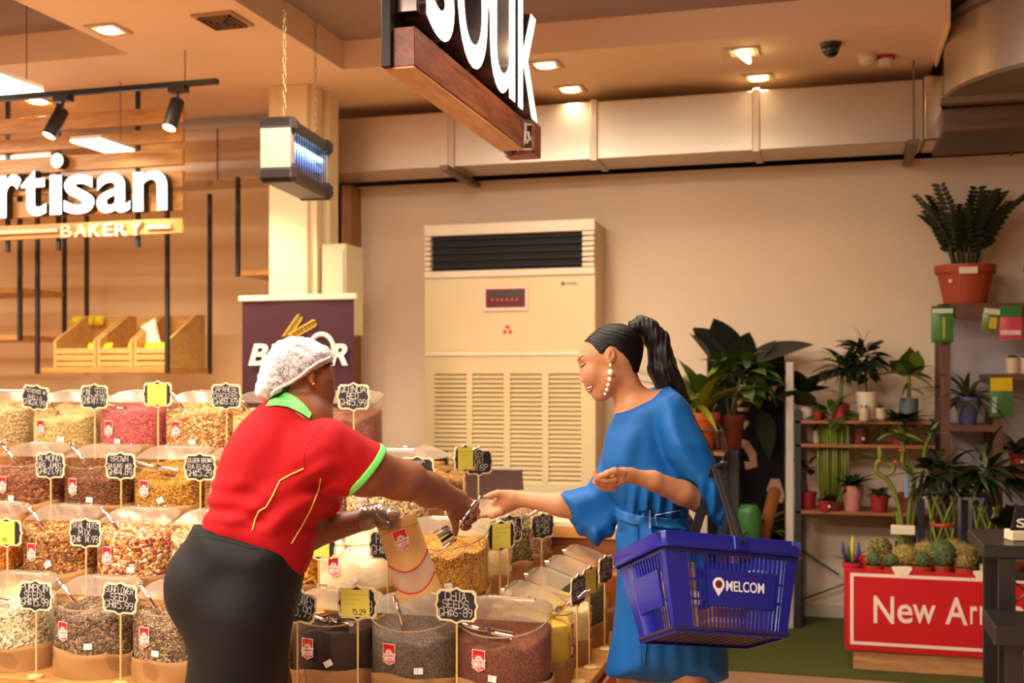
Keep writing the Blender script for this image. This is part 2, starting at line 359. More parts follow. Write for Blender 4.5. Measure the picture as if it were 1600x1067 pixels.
# housings of the added fill lights, out of view, and the hung panels in view
pan = mat('panel_glow', (255, 244, 228), .5, emit=(255, 240, 215), es=6)
PLAB = ['left of the worker in front of the bins', 'in front of the worker', 'in front of the customer', 'behind the camera on the left', 'behind the camera on the right', 'at the far left before the bakery', 'over the bakery aisle', 'above the stepped bins', 'above the customer']
for (x, y, pw), pl_ in zip(FILL_PANELS, PLAB):
    t = thing('led_panel', 'added unseen LED fill panel hung '+pl_, 'light panel', (x, y, 3.16), 0, 'added unseen fill panels', world=True)
    m = MB(); m.box(x-.62, x+.62, y-.32, y+.32, 3.165, 3.2); put('housing', m, wht, t)
    m = MB(); m.box(x-.6, x+.6, y-.3, y+.3, 3.155, 3.165); put('diffuser', m, pan, t)
    for s in (-.5, .5):
        m = MB(); m.tube([(x+s, y, 3.2), (x+s, y, 3.36)], .004, 6); put('suspension_wire', m, steeld, t)
for pts, z, lab in ((((0, 118), (68, 143)), 2.9, 'bright hanging LED panel at the left picture edge'), (((167, 226), (210, 236)), 2.8, 'small bright LED panel showing between the wooden sign slats')):
    a = onZ(*pts[0], z); b = onZ(*pts[1], z)
    x1 = max(a.x, b.x); y1 = max(a.y, b.y); x0 = x1-(.9 if z > 2.85 else .2); y0 = y1-.32
    t = thing('led_panel', lab, 'light panel', ((x0+x1)/2, (y0+y1)/2, z), world=True)
    m = MB(); m.box(x0, x1, y0, y1, z, z+.01); put('diffuser', m, pan, t)
    m = MB(); m.box(x0, x1, y0, y1, z+.01, z+.03); put('housing', m, wht, t)
    m = MB(); m.tube([(x1-.06, y1-.05, z+.03), (x1-.06, y1-.05, 3.36 if z > 2.85 else 3.2)], .003, 6); put('suspension_wire', m, steeld, t)
# light strip over the bakery wall
t = thing('clerestory_strip', 'row of white lit panes high behind the bakery sign', 'window strip', (-4.6, 7.3, 3.03), world=True)
for k in range(7):
    x = -3.75-k*.42; m = MB(); m.box(x-.19, x+.19, 7.28, 7.3, 3.06, 3.17); put('pane', m, mat('pane_glow', (250, 240, 225), .5, emit=(255, 240, 218), es=2.2), t)
    m = MB(); m.box(x-.22, x-.19, 7.26, 7.31, 3.04, 3.19); put('mullion', m, blk, t)
# track with two spotlights
t = thing('track_light', 'black ceiling track with two black spotlights in front of the bakery sign', 'track light', (-3.8, 5.3, 3.02), world=True)
RZ = 3.022
m = MB(); m.box(-5.6, -3.106, 5.285, 5.315, RZ-.015, RZ+.012); put('rail', m, blk, t)
for (x, y, ly, tilt) in ((95, 150, 205, -.28), (275, 134, 195, -.1)):
    p = onY(x+4, y, 5.3); p.z = RZ-.015
    m = MB(); m.box(p.x-.05, p.x+.05, 5.275, 5.325, RZ-.045, RZ-.012); put('adapter', m, blk, t)
    sp = put('spotlight', MB().lathe([(.038, -.085), (.038, .075), (.03, .085)], n=18).xf(Matrix.Translation((p.x-.02+tilt*.1, 5.3, RZ-.155))@Matrix.Rotation(-tilt, 4, 'Y')@Matrix.Rotation(-.35, 4, 'X')), mat('matt_black', (36, 32, 32), .5), t, 40)
    put('lamp', MB().lathe([(.033, -.09), (.033, -.084)], n=18).xf(Matrix.Translation((p.x-.02+tilt*.1, 5.3, RZ-.155))@Matrix.Rotation(-tilt, 4, 'Y')@Matrix.Rotation(-.35, 4, 'X')), glow, sp)
    m = MB(); m.tube([(p.x, 5.3, RZ-.04), (p.x-.01, 5.3, RZ-.09)], .008, 6); put('joint', m, blk, t)
    l = bpy.data.lights.new('track_beam', 'SPOT'); l.energy = 60; l.color = (1, .8, .52); l.spot_size = 1.6; l.spot_blend = .7; l.shadow_soft_size = .04
    o = bpy.data.objects.new('track_beam', l); COL.objects.link(o); o.location = (p.x, 5.33, RZ-.27); o.rotation_euler = (.45, 0, 0)
for x in (-5.2, -3.3): 
    m = MB(); m.tube([(x, 5.3, RZ), (x, 5.3, 3.2)], .0025, 6); put('drop_rod', m, blk, t)
# ================================================================ signs, bakery, banner, air conditioner
SY = 5.9
plank = wood('sign_plank', (218, 162, 84), (176, 118, 52), axis='X')
t = thing('bakery_sign', 'slatted wooden bakery sign with glowing white letters at the upper left', 'sign', (-4.6, SY, 2.32), world=True)
for (z0, z1) in ((2.978, 3.073), (2.861, 2.944), (2.725, 2.823), (2.592, 2.69), (2.456, 2.554), (2.321, 2.411)):
    m = MB(); m.box(-6.2, -3.69, SY, SY+.03, z0, z1, .003); put('plank', m, plank, t)
for x in (-6.0, -5.45, -4.95, -4.58, -4.02):
    m = MB(); m.box(x-.012, x+.012, SY+.032, SY+.05, 2.25, 3.2); put('batten', m, blk, t)
lw = mat('letter_white', (255, 252, 246), .4, emit=(255, 250, 240), es=2.6); lside = mat('letter_side', (40, 34, 36), .5)
def sign_letter(ch, x0, x1, y0, y1, bold=.016):
    a = onY(x0, y1, SY-.06); b = onY(x1, y0, SY-.06); w = b.x-a.x; h = (onY((x0+x1)/2, y0, SY-.06)-onY((x0+x1)/2, y1, SY-.06)).z; z = onY((x0+x1)/2, y1, SY-.06).z
    me = text_mesh(ch, [lw, lside], bold, .1); fit(me, frameM((a.x, SY, z), (1,0,0), (0,0,1)), w, h, .06)
    # front face glows, the returns are dark
    nm = [0 if p.normal.y < -.5 else 1 for p in me.polygons]; me.polygons.foreach_set('material_index', nm); return link('letter', me, t)
for args in (('a', -58, -6, 270, 340), ('r', -2, 33, 273, 340), ('t', 33, 72, 266, 337), ('s', 100, 147, 273, 334), ('a', 151, 203, 270, 332), ('n', 208, 261, 267, 329)): sign_letter(*args)
a = onY(78, 334, SY-.06); m = MB(); m.box(a.x, onY(96, 334, SY-.06).x, SY-.06, SY, onY(87, 335, SY-.06).z, onY(87, 274, SY-.06).z); mm = m.mesh('letter', [lw, lside]); mm.polygons.foreach_set('material_index', [0 if p.normal.y < -.5 else 1 for p in mm.polygons]); link('letter', mm, t)
c = onY(89, 251, SY-.06); m = MB(); m.lathe([(.043, 0), (.043, .06)], n=24); m.xf(frameM((c.x, SY, c.z), (1,0,0), (0,0,1))); mm = m.mesh('letter_dot', [lw, lside]); mm.polygons.foreach_set('material_index', [0 if p.normal.y < -.5 else 1 for p in mm.polygons]); link('letter_dot', mm, t)
lp = mat('letter_pale', (232, 196, 158), .5); 
xx = 94
for ch, w in zip('BAKERY', (20, 22, 21, 17, 21, 22)):
    a = onY(xx, 371-(xx-94)*.03, SY-.03); b = onY(xx+w-2, 349, SY-.03)
    me = text_mesh(ch, lp, .03, .1); fit(me, frameM((a.x, SY, a.z), (1,0,0), (0,0,1)), b.x-a.x, .078, .03); link('letter', me, t); xx += w+1.2
for (x0, x1) in ((-20, 90), (228, 266)):
    a = onY(x0, 362, SY-.02); b = onY(x1, 362, SY-.02); zc = onY((x0+x1)/2, 363-((x0+x1)/2)*.035, SY-.02).z
    m = MB(); m.box(a.x, b.x, SY-.025, SY, zc-.012, zc+.012); put('dash', m, lp, t)

# ---- hanging shelves of the bakery
rodm = mat('rod_black', (40, 28, 22), .5); shw = wood('shelf_wood', (206, 148, 76), (168, 112, 50), axis='X')
def hang_shelf(label, x0, x1, y0, y1, zs, ztop, rods):
    t = thing('hanging_shelf', label, 'shelf', ((x0+x1)/2, (y0+y1)/2, zs[0]), world=True)
    for z in zs: m = MB(); m.box(x0, x1, y0, y1, z-.035, z, .003); put('board', m, shw, t)
    for (x, y) in rods: m = MB(); m.box(x-.012, x+.012, y-.012, y+.012, min(zs)-.04, ztop); put('rod', m, rodm, t)
    return t
hang_shelf('hanging wooden shelf carrying bread crates in the bakery', -5.13, -4.14, 6.45, 6.95, [1.535], 2.74, [(-5.13, 6.44), (-5.13, 6.96), (-4.14, 6.44), (-4.14, 6.96)])
hang_shelf('hanging two board shelf cut by the left picture edge', -6.3, -5.27, 6.45, 6.9, [1.76, 2.08], 2.74, [(-5.27, 6.44), (-5.27, 6.9)])
hang_shelf('hanging wooden shelf board left of the cream column', -3.62, -3.25, 6.45, 6.95, [2.15], 2.74, [(-3.63, 6.44), (-3.63, 6.96), (-3.25, 6.96)])
crw = wood('crate_wood', (220, 172, 98), (192, 140, 72), axis='X')
def crate(label, x0, x1, zb, zf, ztop, y0=6.5, y1=6.93):
    """open bread crate: sides slope up to the back"""
    t = thing('bread_crate', label, 'crate', ((x0+x1)/2, y0, zb), world=True)
    for x in (x0, x1-.02):
        m = MB(); m.prism([(y0, zb), (y1, zb), (y1, ztop), (y1-.1, ztop), (y0, zf+.05)], 0, .02, Matrix(((0,0,1,x),(1,0,0,0),(0,1,0,0),(0,0,0,1)))); put('side_panel', m, crw, t)
    n = 3; hh = (zf-zb)/n
    for k in range(n): m = MB(); m.box(x0+.02, x1-.02, y0, y0+.015, zb+k*hh+.006, zb+(k+1)*hh-.004); put('front_slat', m, crw, t)
    m = MB(); m.box(x0+.02, x1-.02, y1-.015, y1, zb, ztop); put('back_panel', m, crw, t)
    m = MB(); m.box(x0+.02, x1-.02, y0, y1, zb, zb+.012); put('base_board', m, crw, t)
    return t
crate('pale wooden bread crate at the left end of the hanging shelf', -5.05, -4.72, 1.536, 1.67, 1.9)
crate('middle pale wooden bread crate on the hanging shelf', -4.71, -4.44, 1.536, 1.67, 1.9)
crate('pale wooden bread crate at the right end of the hanging shelf', -4.43, -4.16, 1.536, 1.67, 1.9)
ylw = mat('yellow_pack', (226, 206, 20), .4, var=.15, vs=30)
def bag_pack(x, y, z, w, h, label, m_=None, tilt=0):
    mb = MB(); n = 8; vs = []; fs = []
    for j in range(n+1):
        v = j/n
        for i in range(n+1):
            u = i/n; th = .035*(math.sin(math.pi*u)**.6)*(math.sin(math.pi*v)**.5)
            vs.append(((u-.5)*w, -th, v*h)); 
    k = len(vs); vs += [(a, -b, c) for a, b, c in vs]
    for j in range(n):
        for i in range(n):
            q = j*(n+1)+i; f = (q, q+1, q+n+2, q+n+1); fs += [f, tuple(i2+k for i2 in f[::-1])]
    mb.add(vs, fs); mb.xf(Matrix.Translation((x, y, z))@Matrix.Rotation(tilt, 4, 'Y')@Matrix.Rotation(-.3, 4, 'X'))
    o = put('bread_bag', mb, m_ or ylw, None, True); return tag(o, label, 'bread bag', 'bread bags on the bakery shelf')
for i, (px_, yy, zz, lab) in enumerate(((588/5, 6.86, 1.84, 'yellow bread bag highest at the left of the bakery crates'), (680/5, 6.86, 1.84, 'yellow bread bag in the middle of the top left crate'), (765/5, 6.86, 1.84, 'yellow bread bag right of the two others in the top left crate'))):
    q = onY(px_, 505, yy); bag_pack(q.x, yy, zz, .08, .07, lab)
for px_, lab in ((715/5, 'yellow bread bag at the left front of the middle crate'), (815/5, 'yellow bread bag at the right front of the middle crate'), (1030/5, 'yellow bread bag at the left front of the right crate'), (1160/5, 'yellow bread bag in the middle front of the right crate'), (1250/5, 'yellow bread bag at the right front of the right crate')):
    q = onY(px_, 545, 6.55); bag_pack(q.x, 6.55, 1.60, .09, .11, lab)
q = onY(1210/5, 515, 6.6); bag_pack(q.x, 6.6, 1.64, .12, .24, 'white paper bread bag leaning in the right crate', mat('white_paper', (240, 226, 205), .6), -.45)

# ---- roll-up banner
BY = 5.85; bx0, bx1 = -3.29, -2.555; bz1 = 1.925
purple = mat('banner_purple', (66, 26, 40), .5, var=.2, vs=3, spec=.3)
t = thing('rollup_banner', 'dark purple roll-up banner with gold wheat ears and white slanted lettering', 'banner', ((bx0+bx1)/2, BY, 0), world=True)
m = MB(); n = 24; vs = []; fs = []
for i in range(n+1):
    u = i/n; x = bx0+.02+(bx1-bx0-.04)*u; y = BY+.004*math.sin(u*9); vs += [(x, y, .08), (x, y, bz1-.02), (x, y+.003, .08), (x, y+.003, bz1-.02)]
for i in range(n): a = i*4; fs += [(a, a+4, a+5, a+1), (a+2, a+3, a+7, a+6)]
m.add(vs, fs); put('sheet', m, purple, t, True)
m = MB(); m.box(bx0, bx1, BY-.015, BY+.02, bz1-.022, bz1+.012, .005); put('top_bar', m, mat('bar_cream', (238, 218, 188), .4), t)
m = MB(); m.box(bx0-.02, bx1+.02, BY-.08, BY+.08, 0, .09, .015); put('base', m, mat('alu', (180, 175, 170), .35, .8), t)
m = MB(); m.tube([((bx0+bx1)/2, BY+.03, .08), ((bx0+bx1)/2, BY+.03, bz1)], .01, 8); put('pole', m, mat('alu', (180, 175, 170), .35, .8), t)
bw = mat('banner_white', (240, 232, 215), .5, emit=(240, 232, 215), es=.0)
def blet(ch, x0, x1, y0, y1, shear=.25, mm=bw, bold=.03):
    a = onY(x0, y1, BY); b = onY(x1, y0, BY); me = text_mesh(ch, mm, bold, .05, shear); fit(me, frameM((a.x, BY-.012, a.z), (1,0,0), (0,0,1)), b.x-a.x, b.z-a.z, .004); link('lettering', me, t)
blet('B', 390, 421, 537, 571); blet('E', 420, 446, 537, 571); blet('L', 446, 468, 537, 571); blet('F', 468, 490, 537, 571); blet('R', 517, 545, 537, 571)
c = onY(504, 546, BY); m = MB(); pts = [(c.x+.075*math.cos(a), BY-.012, c.z+.085*math.sin(a)) for a in np.linspace(-.4, 4.0, 22)]; m.tube(pts, .014, 8); put('ring_mark', m, bw, t, True)
wheat = mat('wheat_gold', (196, 158, 40), .5)
for (x0, y0, x1, y1) in ((446, 530, 470, 495), (452, 528, 494, 504)):
    a = onY(x0, y0, BY); b = onY(x1, y1, BY); d = (b-a); L_ = d.length; d.normalize(); nn = Vector((-d.z, 0, d.x)); m = MB()
    m.tube([a-d*.02+Vector((0,-.008,0)), b+Vector((0,-.008,0))], .003, 5)
    for k in range(7):
        c = a+d*L_*(.1+.85*k/6)
        for s in (-1, 1):
            e = c+nn*s*.016+Vector((0, -.009, 0)); q = MB(); q.ball((0,0,0), .012, 8, 5, (.55, .35, 1.5)); ang = math.atan2(d.x, d.z)+s*.35; q.xf(Matrix.Translation(e)@Matrix.Rotation(ang, 4, 'Y')); m.add(q.v, q.f)
    put('wheat_ear', m, wheat, t, True)

# ---- air conditioner
AX0, AX1, AY, AZ1 = -2.512, -1.398, 6.82, 2.443
acm = mat('ac_cream', (224, 200, 152), .28, var=.02, vs=2, coat=.3); acl = mat('ac_trim', (236, 216, 190), .4); acd = mat('ac_dark', (5, 3, 3), .7)
t = thing('air_conditioner', 'tall cream floor-standing air conditioner with louvred lower panel', 'air conditioner', ((AX0+AX1)/2, 7.0, 0), world=True)
m = MB(); m.box(AX0+.005, AX1-.005, AY+.03, 7.165, .02, AZ1-.005, .006); put('cabinet', m, mat('ac_side', (214, 180, 138), .45), t)
def acz(x, y): return onY(x, y, AY).z
zA, zB, zC, zD = acz(796, 365), acz(796, 421), acz(796, 432), acz(796, 556)
m = MB(); m.box(AX0, AX1, AY-.012, AY+.03, zA, AZ1, .005); put('top_bar', m, acl, t)
m = MB(); m.box(AX0, AX1, AY-.012, AY+.03, zC, zB, .005); put('lower_bar', m, acl, t)
m = MB(); m.box(AX0+.05, AX1-.05, AY+.02, AY+.05, zB, zA); put('outlet', m, acd, t)
for k in range(5):
    z = zB+(zA-zB)*(k+.5)/5; m = MB(); m.box(AX0+.05, AX1-.06, AY+.0, AY+.018, z-.003, z+.003); put('vane', m, mat('vane_dark', (9, 6, 6), .6), t)
for x0, x1 in ((AX0, AX0+.05), (AX1-.085, AX1)):
    for k in range(7):
        h = (zA-zB)/7; m = MB(); m.box(x0+.004, x1-.004, AY-.01, AY+.03, zB+h*k+.004, zB+h*(k+1)-.003, .004); put('corner_block', m, acl, t)
m = MB(); m.box(AX0, AX1, AY, AY+.03, zD+.03, zC, .004); put('front_panel', m, acm, t)
m = MB(); m.box(AX0, AX1, AY-.01, AY+.03, zD, zD+.03, .004); put('middle_strip', m, acl, t)
a = onY(755, 487, AY); b = onY(826, 447, AY)
m = MB(); m.box(a.x, b.x, AY-.012, AY, a.z, b.z, .004); d_ = put('display', m, mat('display_frame', (238, 206, 186), .4), t)
m = MB(); m.box(a.x+.022, b.x-.02, AY-.016, AY-.011, a.z+.025, b.z-.015); put('screen', m, mat('screen_red', (96, 10, 22), .2, emit=(120, 10, 25), es=.15), d_)
m = MB(); m.box(a.x+.05, b.x-.04, AY-.018, AY-.015, (a.z+b.z)/2+.015, b.z-.03); put('readout', m, mat('readout_dark', (60, 48, 44), .2), d_)
for k in range(6):
    x = a.x+.065+k*.032; m = MB(); m.box(x-.008, x+.008, AY-.019, AY-.015, (a.z+b.z)/2-.012, (a.z+b.z)/2+.002, .003); put('button', m, mat('button_tan', (170, 110, 84), .4), d_)
c = onY(793, 516, AY); m = MB(); red = mat('logo_red', (208, 56, 40), .5)
for k in range(3):
    an = math.pi/2+k*2.094; e = Vector((math.cos(an), 0, math.sin(an))); f = Vector((-e.z, 0, e.x)); o_ = Vector((c.x, AY-.003, c.z))
    m.add([o_+e*.006, o_+e*.02+f*.017, o_+e*.036, o_+e*.02-f*.017], [(0, 1, 2, 3)])
put('logo', m, red, t)
m = strokes([('XPOOUQ', 0, 0, .008, .012)], .002); m.xf(frameM((c.x-.034, AY-.003, c.z-.045), (1,0,0), (0,0,1))); 
a = onY(876, 445, AY); m2 = text_mesh('CHIGO', mat('tiny_grey', (120, 100, 84), .5), .01, .01); fit(m2, frameM((a.x+.035, AY-.002, a.z), (1,0,0), (0,0,1)), .075, .014, .001); link('brand_mark', m2, t)
m = MB(); m.lathe([(.012, 0), (.012, .002)], n=14); m.xf(frameM((a.x+.015, AY-.0, a.z+.007), (1,0,0), (0,0,1))); put('brand_dot', m, mat('tiny_grey', (120, 100, 84), .5), t)
# lower part with louvres: frame bars around four columns of slats
zl1 = acz(700, 584); zl0 = acz(900, 752)-.02
cols = [onY(x, 600, AY).x for x in (679, 729, 738, 787, 797, 847, 857, 908)]
m = MB(); m.box(AX0, AX1, AY, AY+.03, zl1, zD); m.box(AX0, AX1, AY, AY+.03, .02, zl0)
ed = [AX0]+cols+[AX1]
for i in range(0, 10, 2): m.box(ed[i], ed[i+1], AY, AY+.03, zl0, zl1)
put('lower_panel', m, acm, t)
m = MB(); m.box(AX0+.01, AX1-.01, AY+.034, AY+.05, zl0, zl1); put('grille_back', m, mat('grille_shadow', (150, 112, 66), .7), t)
NS = 24; me = None
for i in range(0, 8, 2):
    x0, x1 = cols[i], cols[i+1]; w = x1-x0; m = MB(); q = (zl1-zl0)/NS
    m.add([(0, .002, .0), (w, .002, .0), (w, .026, q*.95), (0, .026, q*.95), (0, .008, .0), (w, .008, .0), (w, .032, q*.95), (0, .032, q*.95)], [(0,1,2,3),(7,6,5,4),(0,4,5,1),(3,2,6,7),(0,3,7,4),(1,5,6,2)])
    me = m.mesh('louvre_slat', acm)
    for k in range(NS): o = link('louvre_slat', me, t); o.location = (x0, AY, zl0+k*q)

# ---- souk sign hung from the ceiling
X0, X1, XB, XL = -1.42, -1.385, -1.31, -1.302; SY0, SY1 = 3.445, 5.0; SZ = 2.47
boxm = mat('sign_black', (30, 22, 22), .5, 0, var=.15, spec=.3); redw = wood('red_wood', (150, 76, 44), (84, 32, 18), scale=8, axis='Y', bump=.5)
t = thing('hanging_sign', 'big black hanging sign with glowing white letters above a red wooden beam', 'sign', (-1.38, 4.2, SZ), world=True)
m = MB(); m.box(X0, X1, SY0, SY1, SZ, 3.36, .003); put('box', m, boxm, t)
m = MB(); m.box(X1, XB, SY0+.02, 4.83, SZ+.004, 2.602, .002); put('beam', m, redw, t)
m = MB(); m.box(X0+.002, XB-.003, SY0+.02, 4.83, SZ-.004, SZ+.003); put('underside', m, wood('pale_wood', (206, 150, 96), (176, 118, 66), axis='Y'), t)
steelsh = mat('sign_steel', (120, 104, 100), .2, .9)
m = MB(); m.box(X1, XL-.01, SY0+.05, SY0+.32, 2.66, 2.98, .003); put('side_box', m, steelsh, t)
ls = mat('souk_white', (255, 253, 250), .4, emit=(255, 252, 246), es=2.2); lsd = mat('souk_return', (92, 80, 78), .25, .7)
def souk(ch, px0, px1, z0, z1, bold):
    y0 = onX(px0, 100, XL).y; y1 = onX(px1, 100, XL).y
    me = text_mesh(ch, [ls, lsd], bold, .1); fit(me, frameM((X1+.005, y0, z0), (0,1,0), (0,0,1)), y1-y0, z1-z0, XL-X1)
    me.polygons.foreach_set('material_index', [0 if p.normal.x > .5 else 1 for p in me.polygons]); link('letter', me, t)
souk('s', 664, 708, 2.62, 3.1, .012); souk('o', 713, 760, 2.62, 3.1, .004); souk('u', 764, 803, 2.62, 3.1, .004); souk('k', 808, 838, 2.625, 3.32, .008)
# little script plate at the far end of the sign
c0 = onY(812, 244, SY1+.02); c1 = onY(842, 198, SY1+.02); 
m = MB(); m.box(c0.x, c1.x, SY1, SY1+.05, c0.z-.005, c1.z+.004); pl = put('script_plate', m, mat('plate_brown', (92, 62, 52), .5), t)
m = MB(); m.box(c1.x-.014, c1.x+.002, SY1-.06, SY1+.05, c0.z-.005, c1.z+.004); m.box(c0.x-.05, c1.x, SY1-.06, SY1+.05, c0.z-.012, c0.z+.004); put('plate_frame', m, redw, pl)
sc = mat('script_white', (235, 200, 175), .5, emit=(235, 200, 175), es=.3); m = MB()
def pp(x, y): v = onY(800+x/11.85, 170+y/11.85, SY1-.01); return v
m.tube([pp(245, 150), pp(250, 400), pp(240, 560), pp(205, 690), pp(175, 600), pp(178, 360)], .006, 6)
m.tube([pp(300, 420), pp(315, 520), pp(380, 590)], .006, 6); m.tube([pp(270, 640), pp(310, 560)], .005, 6); m.tube([pp(420, 340), pp(425, 560), pp(400, 750), pp(150, 752)], .005, 6)
put('script', m, sc, pl, True)

# ---- insect killer hung on chains
t = thing('insect_killer', 'hanging electric insect killer with blue ultraviolet tubes and dark end rails', 'insect killer', P(465, 290, 5.2), world=True)
A = P(437, 240, 5.05); Bv = P(500, 252, 5.6); ax = Vector((Bv.x-A.x, Bv.y-A.y, 0)); LN = ax.length; ax.normalize(); nx = Vector((ax.y, -ax.x, 0))
zt, zb = 2.575, 2.40; TM = frameM((A.x, A.y, 0), ax, (0,0,1))   # local x along, y up, z towards nx
dk = mat('killer_brown', (44, 32, 28), .4)
m = MB(); m.box(.02, LN-.02, zb, zt, -.07, .0); m.xf(TM); put('housing', m, mat('killer_grey', (190, 186, 190), .4, .5), t)
for (z0, z1) in ((zt-.005, zt+.05), (zb-.06, zb+.005)):
    m = MB(); m.box(0, LN, z0, z1, -.1, .06, .015); m.xf(TM); put('rail', m, dk, t)
for x0 in (0, LN-.06):
    for (z0, z1) in ((zt-.02, zt+.055), (zb-.065, zb+.02)): m = MB(); m.box(x0, x0+.06, z0, z1, -.105, .075, .02); m.xf(TM); put('end_cap', m, dk, t)
for (a, b) in ((.0, .05), (LN-.04, LN)): m = MB(); m.box(a, b, zb, zt, -.09, .05); m.xf(TM); put('side_plate', m, mat('killer_cream', (170, 150, 128), .5), t)
uv = mat('uv_tube', (200, 225, 255), .3, emit=(150, 200, 255), es=7)
for z in (zb+.125, zb+.075): m = MB(); m.tube([(.06, z, .02), (LN-.05, z, .02)], .012, 10); m.xf(TM); put('tube', m, uv if z > zb+.1 else mat('uv_tube_dim', (140, 160, 210), .3, emit=(110, 140, 230), es=1.2), t, True)
for k in range(14):
    x = .06+(LN-.11)*k/13; m = MB(); m.tube([(x, zb, .045), (x, zt, .045)], .003, 5); m.xf(TM); put('grid_wire', m, mat('wire_dark', (60, 52, 56), .4, .6), t)
for s in (.06, LN-.07):
    q = TM@Vector((s, zt+.05, 0)); m = MB(); n = 16; L_ = 3.2-q.z
    for k in range(n):
        z = q.z+L_*k/n; r = .007; m.tube([(q.x+(r if k % 2 else 0)*math.cos(a), q.y+(0 if k % 2 else r)*math.cos(a), z+L_/n*.5+math.sin(a)*L_/n*.6) for a in np.linspace(0, 2*math.pi, 9)], .0018, 4, False)
    put('chain', m, mat('chain_gold', (150, 120, 86), .4, .7), t)

# ---- desk with monitor and laptop behind the bins
dx0, dx1, dy0, dy1, dz = -2.95, -.9, 5.10, 6.35, .80
t = thing('counter_desk', 'wooden counter desk with pale top behind the bins', 'desk', ((dx0+dx1)/2, 5.4, 0), world=True)
dw = wood('desk_wood', (150, 84, 34), (112, 56, 20), axis='X')
m = MB(); m.box(dx0, dx1, dy0-.02, dy1, dz-.03, dz, .004); put('top', m, mat('desk_top', (226, 200, 160), .35), t)
m = MB(); m.box(dx0+.02, dx1-.02, dy0, dy0+.02, .05, dz-.03); put('front_panel', m, dw, t)
m = MB(); m.box(dx0, dx1, dy0-.021, dy0-.001, dz-.075, dz-.03); put('edge_strip', m, wood('desk_edge', (216, 150, 76), (190, 124, 56), axis='X'), t)
for x in (dx0, dx1-.03): m = MB(); m.box(x, x+.03, dy0+.02, dy1, 0, dz-.03); put('side_panel', m, dw, t)
# monitor seen as a black bar
q0 = onY(605, 702, 5.6); q1 = onY(700, 745, 5.6)
t = thing('monitor', 'black monitor standing on the desk behind the bins', 'monitor', ((q0.x+q1.x)/2, 5.6, dz), world=True)
m = MB(); m.box(q0.x, q1.x, 5.58, 5.61, q0.z-.22, q0.z, .006); put('panel', m, mat('monitor_black', (20, 16, 16), .25), t)
m = MB(); m.box((q0.x+q1.x)/2-.02, (q0.x+q1.x)/2+.02, 5.61, 5.64, dz+.02, q0.z-.1); put('neck', m, blk, t)
m = MB(); m.box((q0.x+q1.x)/2-.1, (q0.x+q1.x)/2+.1, 5.55, 5.7, dz, dz+.02, .005); put('foot', m, blk, t)
q0 = onY(740, 735, 5.45); q1 = onY(810, 735, 5.45)
t = thing('laptop', 'dark grey laptop seen from behind on the desk', 'laptop', ((q0.x+q1.x)/2, 5.45, dz), world=True)
lm = mat('laptop_grey', (78, 58, 54), .4, .3); xm = (q0.x+q1.x)/2
m = MB(); m.box(xm-.15, xm+.15, 5.46, 5.68, dz, dz+.018, .004); put('base', m, lm, t)
m = MB(); m.box(-.15, .15, -.006, .006, 0, .2, .004); m.xf(Matrix.Translation((xm, 5.45, dz+.015))@Matrix.Rotation(.25, 4, 'X')); put('screen_lid', m, lm, t)
q = onZ(845, 800, dz); t = tag(put('paper_sheet', MB().box(q.x-.12, q.x+.12, q.y-.08, q.y+.08, dz, dz+.004).xf(Matrix.Identity(4)), mat('white_paper', (240, 226, 205), .6)), 'white paper sheet lying on the counter desk', 'paper')
q = onZ(822, 775, dz); m = MB(); m.tube([(q.x-.1, q.y+.12, dz+.012), (q.x, q.y, dz+.012), (q.x+.22, q.y-.06, dz+.012), (q.x+.45, q.y+.02, dz+.012)], .012, 8); tag(put('yellow_cable', m, mat('cable_yellow', (222, 190, 30), .4), None, True), 'yellow cable lying on the desk beside the laptop', 'cable')
# ================================================================ bulk food display
BA, BF, BB = .156, .128, .108          # bin half width, front half depth, back half depth
BURL, RF, RB = .095, .245, .330        # sleeve top, rim front, rim back (above the shelf)
TZ = [.372, .604, .836, 1.066]; TY = [3.61, 3.88, 4.15, 4.42]; TX = [-1.02, -1.33, -1.61, -1.95]
def outline(n=48, s=1.0):
    r = []
    for k in range(n):
        a = 2*math.pi*k/n; c_, s_ = math.cos(a), math.sin(a)
        if s_ <= 0: x, y = BA*c_, BF*s_
        else: e = .5; x = BA*math.copysign(abs(c_)**e, c_); y = BB*abs(s_)**e
        r.append((x*s, y*s))
    return r
def rimz(y): return RF+(y+BF)/(BF+BB)*(RB-RF)
acry = clear('acrylic', (254, 252, 248), .38, .05, .01); lidm = clear('acrylic_lid', (252, 248, 240), .55, .12, .10); edge = clear('acrylic_edge', (225, 205, 175), 1.0, .1, .35, (235, 215, 185))
chrome = mat('polished_steel', (225, 215, 205), .12, 1.0, var=.04)
